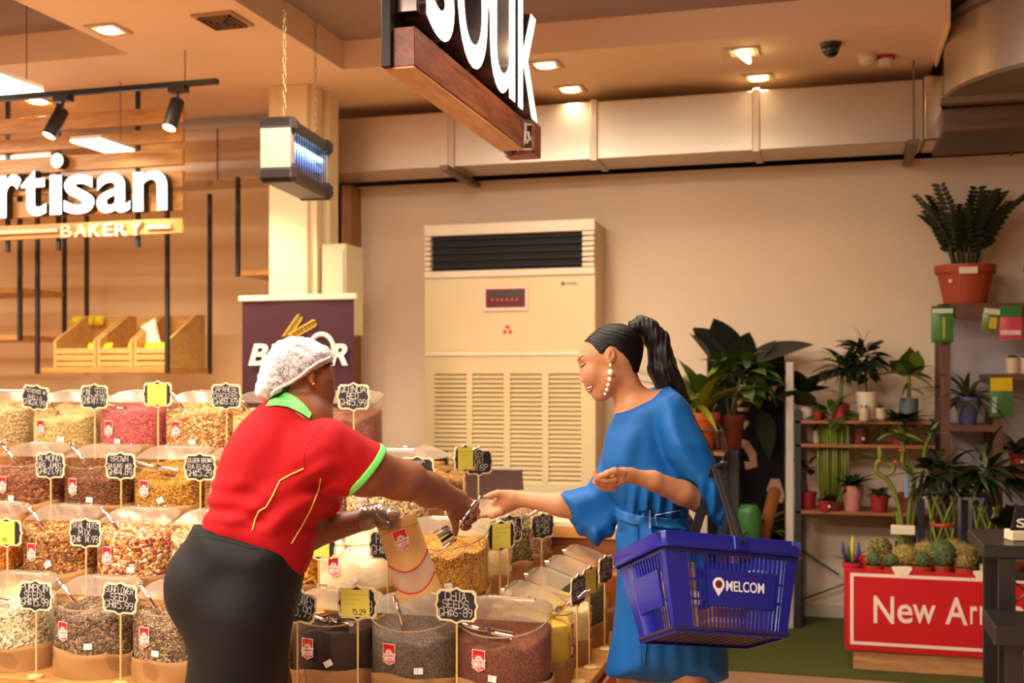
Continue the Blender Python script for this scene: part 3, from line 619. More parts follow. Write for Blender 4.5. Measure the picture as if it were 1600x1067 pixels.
def weave(name, c1, c2):
    if name in MATS: return MATS[name]
    m = mat(name, c1, .9, bump=.0); nt = m.node_tree; N = nt.nodes; L = nt.links; b = N['Principled BSDF']; tc = N.new('ShaderNodeTexCoord')
    hs = []
    for ax in ('Z', 'X'):
        w = N.new('ShaderNodeTexWave'); w.bands_direction = ax; w.inputs['Scale'].default_value = 130; w.inputs['Distortion'].default_value = 3; w.inputs['Detail'].default_value = 1; L.new(tc.outputs['Object'], w.inputs['Vector']); hs.append(w)
    mm = N.new('ShaderNodeMath'); mm.operation = 'MULTIPLY'; L.new(hs[0].outputs[1], mm.inputs[0]); L.new(hs[1].outputs[1], mm.inputs[1])
    mx = N.new('ShaderNodeMix'); mx.data_type = 'RGBA'; mx.inputs[6].default_value = RGB(c2); mx.inputs[7].default_value = RGB(c1); L.new(mm.outputs[0], mx.inputs[0]); L.new(mx.outputs[2], b.inputs['Base Color'])
    bp = N.new('ShaderNodeBump'); bp.inputs['Strength'].default_value = .5; bp.inputs['Distance'].default_value = .003; L.new(mm.outputs[0], bp.inputs['Height']); L.new(bp.outputs[0], b.inputs['Normal']); return m
burl = weave('burlap', (206, 156, 96), (158, 110, 60))
# shared bin parts
ol = outline(); n = len(ol)
m = MB(); vs = [(x, y, .01) for x, y in ol]+[(x, y, rimz(y)) for x, y in ol]; m.add(vs, [(i, (i+1) % n, n+(i+1) % n, n+i) for i in range(n)]); ME_wall = m.mesh('acrylic_wall', acry, True)
m = MB(); pr = [(-.002, 0), (.0015, .0), (.0015, .004), (-.002, .004)]; vs = []
for x, y in ol:
    l = math.hypot(x, y)
    for dr, dz in pr: vs.append((x*(1+dr/l), y*(1+dr/l), rimz(y)+dz))
m.add(vs, [(i*4+j, ((i+1) % n)*4+j, ((i+1) % n)*4+(j+1) % 4, i*4+(j+1) % 4) for i in range(n) for j in range(4)]); ME_rim = m.mesh('rim', edge)
m = MB(); lid = [(x*.985, y) for x, y in outline(64, .985) if y > -.045]; lid.sort(key=lambda p: math.atan2(p[1]-.03, p[0])); nl = len(lid)
vs = [(x, y, rimz(y)+.006) for x, y in lid]+[(x, y, rimz(y)+.009) for x, y in lid]
m.add(vs, [tuple(range(nl))[::-1], tuple(range(nl, 2*nl))]+[(i, (i+1) % nl, nl+(i+1) % nl, nl+i) for i in range(nl)]); ME_lid = m.mesh('lid', lidm)
m = MB(); m.box(-.085, .085, BB-.016, BB+.004, RB-.004, RB+.008, .003); ME_hinge = m.mesh('hinge_bar', mat('hinge_alu', (220, 205, 185), .25, .9))
m = MB()
for x in (-.06, 0, .06): m.lathe([(.004, 0), (.003, .004)], (x, BB-.006, RB+.007), 8)
ME_screw = m.mesh('screws', chrome)
def burlap_mesh(seed):
    r = random.Random(seed); m = MB(); ph = [r.uniform(0, 6.28) for _ in range(4)]; am = r.uniform(.004, .011); vs = []; NZ = 5
    for j in range(NZ+1):
        for k, (x, y) in enumerate(ol):
            a = 2*math.pi*k/n; l = math.hypot(x, y); v = j/NZ
            top = BURL+am*math.sin(2*a+ph[0])+.5*am*math.sin(5*a+ph[1]); z = v*top
            off = .004+.004*math.sin(7*a+ph[2]+v*3)*(.3+v)+.005*math.sin(math.pi*v)*math.sin(3*a+ph[3])
            vs.append((x*(1+off/l), y*(1+off/l), z))
    fs = [(j*n+i, j*n+(i+1) % n, (j+1)*n+(i+1) % n, (j+1)*n+i) for j in range(NZ) for i in range(n)]
    m.add(vs, fs)
    k0 = NZ*n; vs2 = [(x*.985, y*.985, z-.002) for (x, y, z) in vs[k0:]]
    q = len(m.v); m.add(vs2, []); m.f += [(k0+i, k0+(i+1) % n, q+(i+1) % n, q+i) for i in range(n)]; m.mi += [0]*n
    return m.mesh('burlap_sleeve', burl, True)
BURLAPS = [burlap_mesh(i) for i in range(6)]
# sticker: shield with flower and two words
def shield(w, h): return [(-w/2, h/2), (w/2, h/2), (w/2, -h*.33), (w*.22, -h*.42), (0, -h/2), (-w*.22, -h*.42), (-w/2, -h*.33)]
stred = mat('sticker_red', (214, 24, 34), .4); stwhite = mat('sticker_white', (246, 238, 226), .45); stgreen = mat('sticker_green', (70, 140, 50), .5)
def sticker_parts(scale=1):
    """list of (MB, material) in a flat xy frame, centred"""
    out = []; W_, H_ = .046*scale, .072*scale
    a = MB(); a.prism(shield(W_*1.09, H_*1.06), 0, .0004); out.append((a, stwhite))
    a = MB(); a.prism(shield(W_, H_), .0004, .0008); out.append((a, stred))
    a = MB()
    for k in range(7):
        an = math.radians(20+k*23.3); d = Vector((math.cos(an), math.sin(an), 0)); f = Vector((-d.y, d.x, 0)); c = Vector((0, .004*scale, .0009))
        a.add([c+d*.004*scale+f*.003*scale, c+d*.019*scale, c+d*.004*scale-f*.003*scale], [(2, 1, 0)])
    a.add([(x*scale, y*scale, .001) for x, y in ((-.028, -.011), (.022, -.007), (.029, .0065), (-.023, .003))], [(0, 1, 2, 3)])
    a.add([(x*scale, y*scale, .001) for x, y in ((-.019, -.024), (.021, -.02), (.022, -.006), (-.02, -.010))], [(0, 1, 2, 3)])
    out.append((a, stwhite))
    a = strokes([('SAVANNA', -.024*scale, -.007*scale, .0075*scale, .0066*scale), ('LAND', -.016*scale, -.0195*scale, .0085*scale, .0088*scale)], .0015*scale, .05); a.xf(Matrix.Translation((0, 0, .0014))@Matrix.Rotation(.08, 4, 'Z')); out.append((a, stred))
    a = MB(); a.add([(x*scale, y*scale, .0014) for x, y in ((-.008, .004), (.0, .006), (.008, .011), (-.001, .010))], [(0, 1, 2, 3)]); out.append((a, stgreen))
    a = strokes([('025702', -.014*scale, -.0305*scale, .0042*scale, .0048*scale)], .001*scale, .05); a.xf(Matrix.Translation((0, 0, .0014))); out.append((a, stwhite))
    return out
def merge(parts, xf):
    M_ = MB(); ms = []
    for a, mt in parts:
        if mt not in ms: ms.append(mt)
        M_.cur = ms.index(mt); M_.add([xf(Vector(v)) for v in a.v], a.f)
    return M_, ms
def wrap(x0, z0, out=.003, rot=0):
    def f(v):
        x = v.x*math.cos(rot)-v.y*math.sin(rot); z = v.x*math.sin(rot)+v.y*math.cos(rot)
        y0 = -BF*math.sqrt(1-(x0/BA)**2); sl = BF*BF/(BA*BA)*x0/-y0; x += x0; z += z0; return (x, y0+sl*(x-x0)-out-v.z, z)
    return f
m_, ms_ = merge(sticker_parts(.95), wrap(-.048, .168)); ME_stk = m_.mesh('brand_sticker', ms_)
m_, ms_ = merge(sticker_parts(.95), wrap(.0, .175)); ME_stk2 = m_.mesh('brand_sticker', ms_)
def label_mesh(x, z, rot):
    a = MB(); a.prism([(-.014, -.0105), (.014, -.0105), (.014, .0105), (-.014, .0105)], 0, .0005)
    b = strokes([('IIIIIII', -.011, .003, .003, .0035), ('IIIIII', -.011, -.002, .003, .0035), ('IIII', -.011, -.007, .003, .0035)], .0007, .02); b.xf(Matrix.Translation((0, 0, .001)))
    m_, ms_ = merge([(a, stwhite), (b, mat('ink_grey', (150, 140, 140), .6))], wrap(x, z, .003, rot)); return m_.mesh('batch_label', ms_)
LABELS = [label_mesh(.035, .118, -.06), label_mesh(.03, .125, .5), label_mesh(.055, .12, .03), label_mesh(.0, .115, -.1)]

# ---- food: a mound plus loose pieces lying on it and against the clear wall
def mound(fill, seed, m_, amp=.008, sc=.972):
    rg = np.random.RandomState(seed); ph = rg.uniform(0, 6.28, 6)
    NR = 14; oo = np.array(outline(48, sc)); vs = []; f0, f1 = fill
    def hz(x, y): 
        t = (y+BF)/(BF+BB); base = f0+(f1-f0)*t
        return base+amp*(math.sin(x*34+ph[0])*math.sin(y*28+ph[1])+.6*math.sin(x*60+ph[2]+y*40))+.012*math.exp(-((x/.1)**2+(y/.09)**2))
    vs.append((0, 0, hz(0, 0)))
    for j in range(1, NR+1):
        for x, y in oo*(j/NR): vs.append((x, y, min(hz(x, y), rimz(y)-.006)))
    fs = [(0, 1+i, 1+(i+1) % 48) for i in range(48)]
    for j in range(NR-1):
        a = 1+j*48
        for i in range(48): fs.append((a+i, a+48+i, a+48+(i+1) % 48, a+(i+1) % 48))
    a = 1+(NR-1)*48; b = len(vs); vs += [(x, y, .02) for x, y in oo]
    for i in range(48): fs.append((a+i, b+i, b+(i+1) % 48, a+(i+1) % 48))
    return vs, fs, hz
def piece_template(kind):
    if kind == 'chunk': 
        m = MB(); m.box(-.5, .5, -.5, .5, -.5, .5); m.v = [(x*(1.1 if z > 0 else .8), y*(.85 if x > 0 else 1), z) for x, y, z in m.v]
    elif kind == 'shred': m = MB(); m.tube([(-.5, -.1, 0), (-.2, .1, 0), (.2, .08, .1), (.5, -.1, 0)], [.1, .2, .2, .1], 5)
    elif kind == 'bead': m = MB(); m.ball((0, 0, 0), .5, 5, 3)
    else: 
        m = MB(); m.ball((0, 0, 0), .5, 6, 3)
        if kind == 'seed': m.v = [(x, y*(1-.75*max(0, x+.1)), z) for x, y, z in m.v]
    return np.array(m.v), m.f
TPL = {k: piece_template(k) for k in ('nut', 'seed', 'chunk', 'shred', 'bead')}
def contents(name, mats_, fill, seed, pieces=None, amp=.008):
    """pieces = (kind, (sx, sy, sz), n_side, n_top)"""
    if pieces:
        c0 = np.mean([q.node_tree.nodes['Mix'].inputs[6].default_value[:3] for q in mats_], 0)*.62; bm_ = mat(name+'_gap_shade', (0, 0, 0), .8); bm_.node_tree.nodes['Mix'].inputs[6].default_value = tuple(c0*.8)+(1,); bm_.node_tree.nodes['Mix'].inputs[7].default_value = tuple(c0*1.2)+(1,); mats_ = [bm_]+list(mats_)  # mound gets a darkened mean colour as shade between the pieces
    vs, fs, hz = mound(fill, seed, None, amp, .955 if pieces else .972); V = [np.array(vs)]; loops = [i for f in fs for i in f]; sizes = [len(f) for f in fs]; mi = [0]*len(fs); base = len(vs)
    if pieces:
        kind, sc, ns, ntp = pieces; ns = int(ns*1.5); ntp = int(ntp*1.4); tv, tf = TPL[kind]; rg = np.random.RandomState(seed+100); flatn = kind in ('seed',)
        tl = np.array([i for f in tf for i in f]); tsz = [len(f) for f in tf]
        for q in range(ns+ntp):
            if q < ns:
                a = rg.uniform(math.pi*.98, math.pi*2.02); ko = 1-(sc[2]*.55+.001)/.14; x, y = BA*math.cos(a)*ko, BF*math.sin(a)*ko
                z = rg.uniform(.085, max(.1, min(hz(x, y), rimz(y)-.006))); nrm = Vector((math.cos(a)/BA, math.sin(a)/BF, 0)).normalized()
            else:
                a = rg.uniform(0, 2*math.pi); r = math.sqrt(rg.uniform(0, 1))*.92
                x = BA*math.cos(a)*r; y = (BF if math.sin(a) < 0 else BB)*math.sin(a)*r; z = min(hz(x, y), rimz(y)-.006); nrm = Vector((rg.normal(0, .25), rg.normal(0, .25), 1)).normalized()
            s = np.array(sc)*rg.uniform(.75, 1.2); tan = nrm.orthogonal().normalized(); tan = (Matrix.Rotation(rg.uniform(0, 6.28), 3, nrm)@tan); bt = nrm.cross(tan)
            tilt = rg.normal(0, .35); nn = (nrm*math.cos(tilt)+bt*math.sin(tilt)); bt = nn.cross(tan)
            R = np.array([tan, bt, nn]); V.append((tv*s)@R+np.array([x, y, z]))
            loops += (tl+base).tolist(); sizes += tsz; mi += [rg.randint(1, len(mats_))]*len(tf); base += len(tv)
    V = np.concatenate(V); me = bpy.data.meshes.new(name); me.vertices.add(len(V)); me.vertices.foreach_set('co', V.ravel().astype(np.float32))
    me.loops.add(len(loops)); me.loops.foreach_set('vertex_index', loops); st = np.cumsum([0]+sizes[:-1]); me.polygons.add(len(sizes)); me.polygons.foreach_set('loop_start', st.tolist())
    for q in mats_: me.materials.append(q)
    me.polygons.foreach_set('material_index', mi); me.polygons.foreach_set('use_smooth', [True]*len(sizes)); me.update(calc_edges=True); me.validate(); return me
def pal(name, *cs, rough=.5): return [mat('%s_%d' % (name, i), c, rough, var=.18, vs=120) for i, c in enumerate(cs)]
FULL = (.225, .285); MID = (.19, .265)
FOOD = {
 'pumpkin': lambda s: contents('pumpkin_seeds', pal('pumpkin', (238, 222, 186), (226, 204, 160), (244, 232, 204)), (.225, .275), s, ('seed', (.019, .0105, .0035), 620, 560)),
 'sunflower': lambda s: contents('sunflower_seeds', pal('sunf', (150, 118, 92), (96, 76, 64), (190, 156, 120), (124, 100, 84)), (.215, .25), s, ('seed', (.022, .0068, .004), 800, 520)),
 'sunflower2': lambda s: contents('sunflower_seeds', pal('sunfb', (172, 136, 96), (104, 82, 66), (206, 170, 122), (128, 104, 86)), (.205, .25), s, ('seed', (.022, .0068, .004), 800, 520)),
 'cloves': lambda s: contents('dark_tea_leaves', [grain('tea', [(44, 14, 10), (64, 24, 16), (30, 10, 8)], 400, .9)], (.22, .24), s),
 'chia': lambda s: contents('chia_seeds', [grain('chia', [(96, 76, 62), (60, 46, 40), (150, 124, 100), (78, 60, 50)], 520)], (.20, .275), s),
 'redquinoa': lambda s: contents('red_quinoa', [grain('redq', [(128, 64, 38), (102, 46, 28), (160, 92, 60), (84, 36, 24)], 480)], (.20, .265), s),
 'cashew': lambda s: contents('golden_dried_fruit', pal('cash', (222, 142, 44), (204, 116, 30), (232, 168, 78)), FULL, s, ('nut', (.022, .014, .011), 420, 360)),
 'trail': lambda s: contents('trail_nut_mix', pal('trail', (206, 142, 66), (150, 88, 40), (224, 178, 108), (96, 46, 26), (190, 120, 50)), FULL, s, ('nut', (.018, .012, .01), 520, 420)),
 'candied': lambda s: contents('candied_fruit_mix', pal('cand', (232, 196, 150), (206, 96, 70), (240, 220, 188), (150, 60, 40), (226, 160, 100), (214, 170, 70)), FULL, s, ('chunk', (.015, .011, .009), 560, 480)),
 'mango': lambda s: contents('dried_mango', pal('mango', (232, 168, 48), (216, 140, 30), (240, 190, 84)), FULL, s, ('chunk', (.05, .02, .008), 160, 120)),
 'flour': lambda s: contents('white_flour', [mat('flour', (240, 222, 184), .9, var=.04, vs=20, bump=.3, bs=40)], (.17, .30), s, amp=.012),
 'lentil': lambda s: contents('yellow_split_lentils', pal('lentil', (218, 160, 62), (198, 134, 40), (234, 186, 96)), (.22, .27), s, ('bead', (.0078, .0078, .006), 2600, 1500)),
 'almond': lambda s: contents('roasted_almonds', pal('alm', (146, 82, 42), (118, 62, 30), (176, 108, 60)), MID, s, ('seed', (.024, .0135, .009), 420, 330)),
 'raisin': lambda s: contents('brown_raisins', pal('rais', (128, 72, 26), (98, 50, 18), (160, 98, 40)), MID, s, ('nut', (.012, .0085, .007), 900, 650)),
 'golden': lambda s: contents('golden_raisins', pal('gold', (204, 146, 36), (176, 116, 26), (222, 172, 62)), (.18, .27), s, ('nut', (.011, .0085, .007), 900, 700)),
 'flakes': lambda s: contents('pale_flakes', pal('flake', (240, 216, 170), (228, 196, 140)), MID, s, ('chunk', (.014, .012, .003), 480, 480)),
 'pellet': lambda s: contents('tan_pellets', pal('pell', (206, 150, 78), (184, 124, 56), (224, 178, 110)), MID, s, ('shred', (.013, .006, .006), 900, 700)),
 'pistachio': lambda s: contents('pistachios_in_shell', pal('pist', (220, 190, 136), (202, 164, 104), (232, 206, 160)), FULL, s, ('nut', (.018, .0115, .0105), 480, 380)),
 'pine': lambda s: contents('pine_seeds', pal('pine', (232, 204, 134), (220, 186, 108), (240, 218, 160)), (.19, .27), s, ('seed', (.0105, .005, .005), 1200, 900)),
 'pink': lambda s: contents('pink_sugared_shreds', pal('pink', (228, 104, 104), (240, 138, 128), (206, 78, 88)), (.225, .285), s, ('shred', (.014, .009, .009), 900, 700)),
 'crackers': lambda s: contents('rice_cracker_mix', pal('crk', (226, 140, 44), (240, 206, 140), (204, 104, 36), (244, 222, 176), (170, 150, 70)), FULL, s, ('nut', (.015, .012, .01), 620, 480)),
 'tan': lambda s: contents('tan_grain', [grain('tang', [(214, 170, 104), (196, 148, 80), (228, 190, 130)], 180)], MID, s),
 'mustard': lambda s: contents('yellow_powder', [grain('mustardp', [(214, 176, 60), (200, 158, 44)], 420, bump=.2)], (.20, .26), s),
 'sesame': lambda s: contents('sesame_seeds', [grain('sesam', [(232, 206, 150), (216, 184, 120), (240, 220, 172)], 300)], MID, s),
 'green': lambda s: contents('green_herb_mix', pal('herb', (110, 104, 50), (146, 130, 74), (86, 80, 38), (190, 164, 104)), FULL, s, ('nut', (.013, .008, .006), 500, 300)),
 'darkgreen': lambda s: contents('dark_olive_leaves', [grain('olive', [(66, 62, 34), (50, 46, 28), (84, 78, 44)], 200)], FULL, s),
 'pinknut': lambda s: contents('pale_pink_nuts', pal('pkn', (216, 168, 124), (230, 192, 150), (196, 140, 98)), FULL, s, ('nut', (.014, .01, .009), 480, 320)),
 'orange': lambda s: contents('orange_spice', [grain('orangesp', [(206, 110, 36), (186, 90, 24)], 300)], FULL, s),
}
FOODCACHE = {}
nb = 0
def food_bin(food, x, y, z, rz, label, stk=True):
    global nb; nb += 1
    t = thing('food_bin', label, 'bin', (x, y, z), rz, 'clear bulk food bins in burlap sleeves')
    link('acrylic_wall', ME_wall, t); link('rim', ME_rim, t); l = link('lid', ME_lid, t); link('hinge_bar', ME_hinge, l); tag(link('screws', ME_screw, l), kind='stuff')
    link('burlap_sleeve', BURLAPS[nb % 6], t)
    if food not in FOODCACHE: FOODCACHE[food] = FOOD[food](nb)
    c = link(FOODCACHE[food].name, FOODCACHE[food], t); tag(c, kind='stuff')
    if stk: link('brand_sticker', ME_stk if rz == 0 else ME_stk2, t)
    link('batch_label', LABELS[nb % 4], t); return t
B1 = [(-2.986, 'pumpkin', 'bin of white pumpkin seeds at the lower left corner'), (-2.621, 'sunflower', 'bin of dark sunflower seeds behind the SUNFLOWER SEED sign'), (-2.285, 'sunflower2', 'bin of mixed brown sunflower seeds half hidden by the black trousers'), (-1.963, 'tan', 'bin hidden behind the bending shop worker in the front row'),
      (-1.655, 'cloves', 'bin of almost black leaves behind the yellow 15.29 note'), (-1.36, 'chia', 'bin of grey speckled chia seeds behind the CHIA SEEDS sign'), (-1.05, 'redquinoa', 'bin of reddish brown quinoa at the front right corner of the display')]
B2 = [(-3.328, 'cashew', 'bin of orange dried fruit cut by the left picture edge'), (-2.972, 'trail', 'bin of brown nut mix behind the TRIAL NUTS MIX sign'), (-2.63, 'candied', 'bin of red and cream candied fruit left of the worker hips'), (-2.302, 'candied', 'bin of candied fruit half hidden behind the worker hips'),
      (-1.987, 'mango', 'bin of dried mango slices just right of the worker waist'), (-1.684, 'flour', 'bin of white flour behind the paper bag'), (-1.35, 'lentil', 'bin of yellow split lentils being scooped')]
B3 = [(-3.334, 'almond', 'bin of roasted almonds behind the ALMOND sign'), (-2.987, 'raisin', 'bin of brown raisins behind the BROWN RAISINS sign'), (-2.648, 'golden', 'bin of golden raisins behind the GOLDEN BROWN RAISINS sign'), (-2.321, 'pellet', 'bin hidden behind the red shirt in the third row'), (-2.006, 'pinknut', 'bin of pink nuts just showing under the worker arm'), (-1.69, 'flakes', 'bin of pale flakes under the worker outstretched arm')]
B4 = [(-3.72, 'pistachio', 'bin of pistachios in the shell at the upper left'), (-3.358, 'pine', 'bin of pine seeds behind the PINE SEED sign'), (-3.006, 'pink', 'bin of pink sugared shreds in the top row'), (-2.673, 'crackers', 'bin of orange rice crackers behind the JAPANESE CRACKERS sign'), (-2.349, 'tan', 'bin of tan grain behind the worker shoulder in the top row'), (-1.99, 'redquinoa', 'bin of red quinoa at the right end of the top row')]
for k, row in enumerate((B1, B2, B3, B4)):
    for (x, f, lab) in row: food_bin(f, x, TY[k], TZ[k], 0, lab)
RQ = math.pi/2
for k, row in enumerate(([(3.93, 'mustard', 'bin of yellow powder behind the reddish quinoa bin'), (4.25, 'sesame', 'second bin of the side row, pale seeds, after the yellow powder'), (4.57, 'darkgreen', 'third bin of the side row, dark olive leaves'), (4.89, 'orange', 'fourth bin of the side row, orange spice, beside the blue dress')],
                         [(4.22, 'sesame', 'bin of sesame seeds behind the lentils'), (4.54, 'green', 'bin of green herb mix in the side middle tier'), (4.86, 'pinknut', 'bin of pale pink nuts at the far end of the side middle tier')],
                         [(4.50, 'pellet', 'bin of tan pellets on the upper side tier above the lentils')])):
    for (y, f, lab) in row: food_bin(f, TX[k], y, TZ[k], RQ, lab)

# ---- stepped stand
stw = wood('stand_wood', (206, 146, 76), (168, 108, 50), axis='X'); stwy = wood('stand_wood_y', (206, 146, 76), (168, 108, 50), axis='Y')
for k, lab in enumerate(('lowest tier of the wooden bin stand', 'second tier of the wooden bin stand', 'third tier of the wooden bin stand', 'top tier of the wooden bin stand')):
    yf = TY[k]-.165; xr = TX[k]+.19; z = TZ[k]; yb = 5.06; zlo = TZ[k-1] if k else 0
    t = thing('stand_tier', lab, 'display stand', (-2.6, 4.3, zlo), 0, 'stepped bin stand', world=True)
    m = MB(); m.box(-4.4, xr, yf, yb, z-.028, z-.0005, .003); put('tier_board', m, stw, t)
    m = MB(); m.box(-4.38, xr-.02, yf+.015, yf+.03, zlo, z-.029); put('front_riser', m, stw, t)
    m = MB(); m.box(xr-.032, xr-.016, yf+.031, yb-.02, zlo, z-.029); put('side_riser', m, stwy, t)
    if k == 0: t0 = t
t = t0
m = MB(); xr = TX[0]+.19; m.box(xr-.014, xr-.002, 3.86, 4.5, .06, .31); rp = put('side_poster', m, stred, t)
m = MB()
for a in ((3.86, 3.875, .06, .31), (4.485, 4.5, .06, .31), (3.875, 4.485, .295, .31), (3.875, 4.485, .06, .075)): m.box(xr-.0025, xr+.001, *a)
put('poster_border', m, stwhite, rp)

# ---- chalk price signs
boardm = mat('chalk_black', (30, 26, 28), .6, var=.2, vs=30); framem = mat('sign_cream', (240, 214, 170), .5); chalk = mat('chalk_white', (236, 228, 218), .8); stick = mat('stick_wood', (226, 184, 120), .5); note = mat('note_yellow', (236, 222, 92), .6); inkm = mat('ink_black', (40, 36, 30), .6)
def plaque(w, h, g):
    """outline with stepped corners and a point in the middle of each side"""
    a, b = w/2+g, h/2+g; c = .010; p = .009
    q = [(-a+c, -b), (-.018, -b), (0, -b-p), (.018, -b), (a-c, -b), (a-c*.6, -b+c*.6), (a, -b+c), (a, -.012), (a+p*.7, 0), (a, .012), (a, b-c), (a-c*.6, b-c*.6), (a-c, b), (.018, b), (0, b+p), (-.018, b), (-a+c, b), (-a+c*.6, b-c*.6), (-a, b-c), (-a, .012), (-a-p*.7, 0), (-a, -.012), (-a, -b+c), (-a+c*.6, -b+c*.6)]
    return q
SW, SH = .122, .088
FM = frameM((0, 0, 0), (1,0,0), (0,0,1))
m = MB(); m.prism(plaque(SW, SH, .007), -.004, .0); m.xf(FM); ME_sf = m.mesh('frame', framem)
m = MB(); m.prism(plaque(SW, SH, 0), .0, .0015); m.xf(FM); ME_sb = m.mesh('board', boardm)
m = MB(); m.lathe([(.027, 0), (.027, .008), (.022, .011)], n=20); ME_base = m.mesh('base', stick)
STK = {}
def stick_mesh(h):
    k = round(h, 3)
    if k not in STK: m = MB(); m.tube([(0, .006, .008), (0, .006, h-SH*.5)], .0035, 6); STK[k] = m.mesh('stick', stick)
    return STK[k]
ns_ = 0
def chalk_sign(px, py, by, k, lines, label, rz=0, roll=0, paper=None, y=None, X=None, h=None):
    """px, py: middle of the board in the photograph; k: tier; the foot stands on that tier in front of the bins"""
    global ns_; ns_ += 1
    if X is None: c = onY(px, py, y if y is not None else TY[k]-.145)
    else: c = onX(px, py, X)
    z0 = TZ[k]; hh = max(.2, c.z-z0)
    t = thing('price_sign', label, 'price sign', (c.x, c.y, z0), rz, 'chalkboard price signs on sticks')
    link('base', ME_base, t); link('stick', stick_mesh(hh), t)
    f = link('frame', ME_sf, t); b = link('board', ME_sb, t)
    for o in (f, b): o.location = (0, 0, hh); o.rotation_euler = (0, roll, 0)
    if lines:
        n_ = len(lines); mb = MB(); hl = SH/(n_+.25)
        for i, (tx, sc) in enumerate(lines):
            w = min(SW*.94, len(tx)*.0165*sc); cw = w/max(1, len(tx)-.4*sum(ch in '.1I' for ch in tx)); x = -w/2; y_ = SH/2-(i+1)*hl+hl*.08
            q = strokes([(tx, x, y_, hl*.8*min(1.15, sc), cw)], .0020 if sc > 1 else .0016, .16, ns_*10+i); mb.add(q.v, q.f)
        mb.xf(FM@Matrix.Translation((0, 0, .0022))); o = put('lettering', mb, chalk, b)
    if paper:
        x0, x1, txt = paper; m = MB(); m.box(x0, x1, -SH*.52, SH*.5, .0016, .0026); m.xf(FM); o = put('yellow_note', m, note, b)
        ln = [('IIIIIIIIIIIIIIIIII', x0+.012, SH*.28, .006, .0085), ('IIIIIIIIII', x0+.012, SH*.1, .0055, .0085), ('IIIIII', x0+.012, -SH*.06, .005, .0085)]
        q = strokes(ln, .0008, .05, 3)
        if txt: q2 = strokes([(txt, x0+.04, -SH*.42, .016, .0115)], .0022, .04, 2); q.add(q2.v, q2.f)
        q.xf(FM@Matrix.Translation((0, 0, .0032))); put('print', q, inkm, o)
    return t
R_ = math.radians
chalk_sign(55, 621, 0, 3, [('PISTACHIOS W/', .8), ('SHELLS', .8), ('GH~24.99', 1.2)], 'tilted chalk sign PISTACHIOS W/ SHELLS 24.99', roll=R_(8))
chalk_sign(147, 620, 0, 3, [('PINE SEED', 1), ('GH~149.99', 1.2)], 'chalk sign PINE SEED 149.99 in the top row')
chalk_sign(246, 616, 0, 3, None, 'top row sign with yellow note covering its board, above the pink bin', paper=(-.048, .046, ''))
chalk_sign(353, 619, 0, 3, [('JAPANESE', 1), ('CRACKERS', 1), ('GH~8.69', 1.25)], 'chalk sign JAPANESE CRACKERS 8.69')
chalk_sign(552, 620, 0, 3, [('QUINOA', 1.2), ('RED', 1.1), ('GH~5.99', 1.2)], 'chalk sign QUINOA RED 5.99 right of the hairnet')
chalk_sign(78, 727, 0, 2, [('ALMOND', 1.1), ('BBQ JUMBO', .9), ('GH~21.99', 1.2)], 'chalk sign ALMOND BBQ JUMBO 21.99')
chalk_sign(188, 728, 0, 2, [('BROWN', 1.0), ('RAISINS MED', .8), ('GH~4.89', 1.3)], 'chalk sign BROWN RAISINS 4.89')
chalk_sign(312, 730, 0, 2, [('GOLDEN BROWN', .8), ('RAISINS', .9), ('GH~5.29', 1.3)], 'chalk sign GOLDEN BROWN RAISINS 5.29 at the red shirt')
chalk_sign(10, 832, 0, 1, [('B   ', 1), ('   5', 1.2)], 'sign with yellow note at the left picture edge in the second row', paper=(-.065, .04, '.99'))
chalk_sign(133, 833, 0, 1, [('TRIAL NUTS', 1), ('MIX', 1.1), ('GH~ 14.99', 1.2)], 'chalk sign TRIAL NUTS MIX 14.99')
chalk_sign(497, 850, 0, 1, None, 'sign with yellow note beside the dried mango', paper=(-.06, .045, ''))
chalk_sign(605, 852, 0, 1, [('FLOUR', 1), ('GH~3.99', 1)], 'chalk sign mostly hidden behind the paper bag')
chalk_sign(55, 931, 0, 0, [('PUMPKIN', 1.15), ('SEEDS', 1.1), ('GH~15.99', 1.15)], 'chalk sign PUMPKIN SEEDS 15.99')
chalk_sign(187, 935, 0, 0, [('SUNFLOWER', 1.0), ('SEED', 1.1), ('GH~5.99', 1.25)], 'chalk sign SUNFLOWER SEED 5.99', roll=R_(3))
chalk_sign(464, 947, 0, 0, [('    LEAVES', 1.1), ('   5.99', 1.2)], 'chalk sign half hidden behind the black trousers, showing ES 5.99', roll=R_(9))
chalk_sign(558, 942, 0, 0, [('', 1), ('       B', 1.2)], 'sign with yellow printed note 15.29', paper=(-.058, .045, '15.29'), roll=R_(-2))
chalk_sign(713, 946, 0, 0, [('CHIA', 1.15), ('SEEDS', 1.1), ('GH~6-89', 1.3)], 'chalk sign CHIA SEEDS 6.89')
XS = TX[0]+.155
chalk_sign(904, 922, 0, 0, [('MUSTARD', .9), ('GH~4.99', 1)], 'black edge-on chalk sign nearest in the side row', rz=RQ-.15, X=XS)
chalk_sign(923, 908, 0, 0, None, 'edge-on sign with yellow note in the side row', rz=RQ-.2, X=XS, paper=(-.05, .045, ''))
chalk_sign(947, 890, 0, 0, [('HERBS', 1), ('GH~7.99', 1)], 'black edge-on chalk sign farthest in the side row beside the dress', rz=RQ-.2, X=XS)
XS = TX[1]+.155
chalk_sign(783, 837, 0, 1, None, 'turned sign with yellow note right of the lentils', rz=RQ-.55, X=XS, paper=(-.045, .045, ''))
chalk_sign(796, 827, 0, 1, [('SESAME', 1), ('GH~2.99', 1)], 'turned chalk sign directly behind the yellow noted one', rz=RQ-.5, X=XS)
chalk_sign(848, 822, 0, 1, [('QUINOA', 1), ('MIXED', 1), ('5.49', 1.2)], 'turned chalk sign under the blue sleeve', rz=RQ-.5, X=XS)
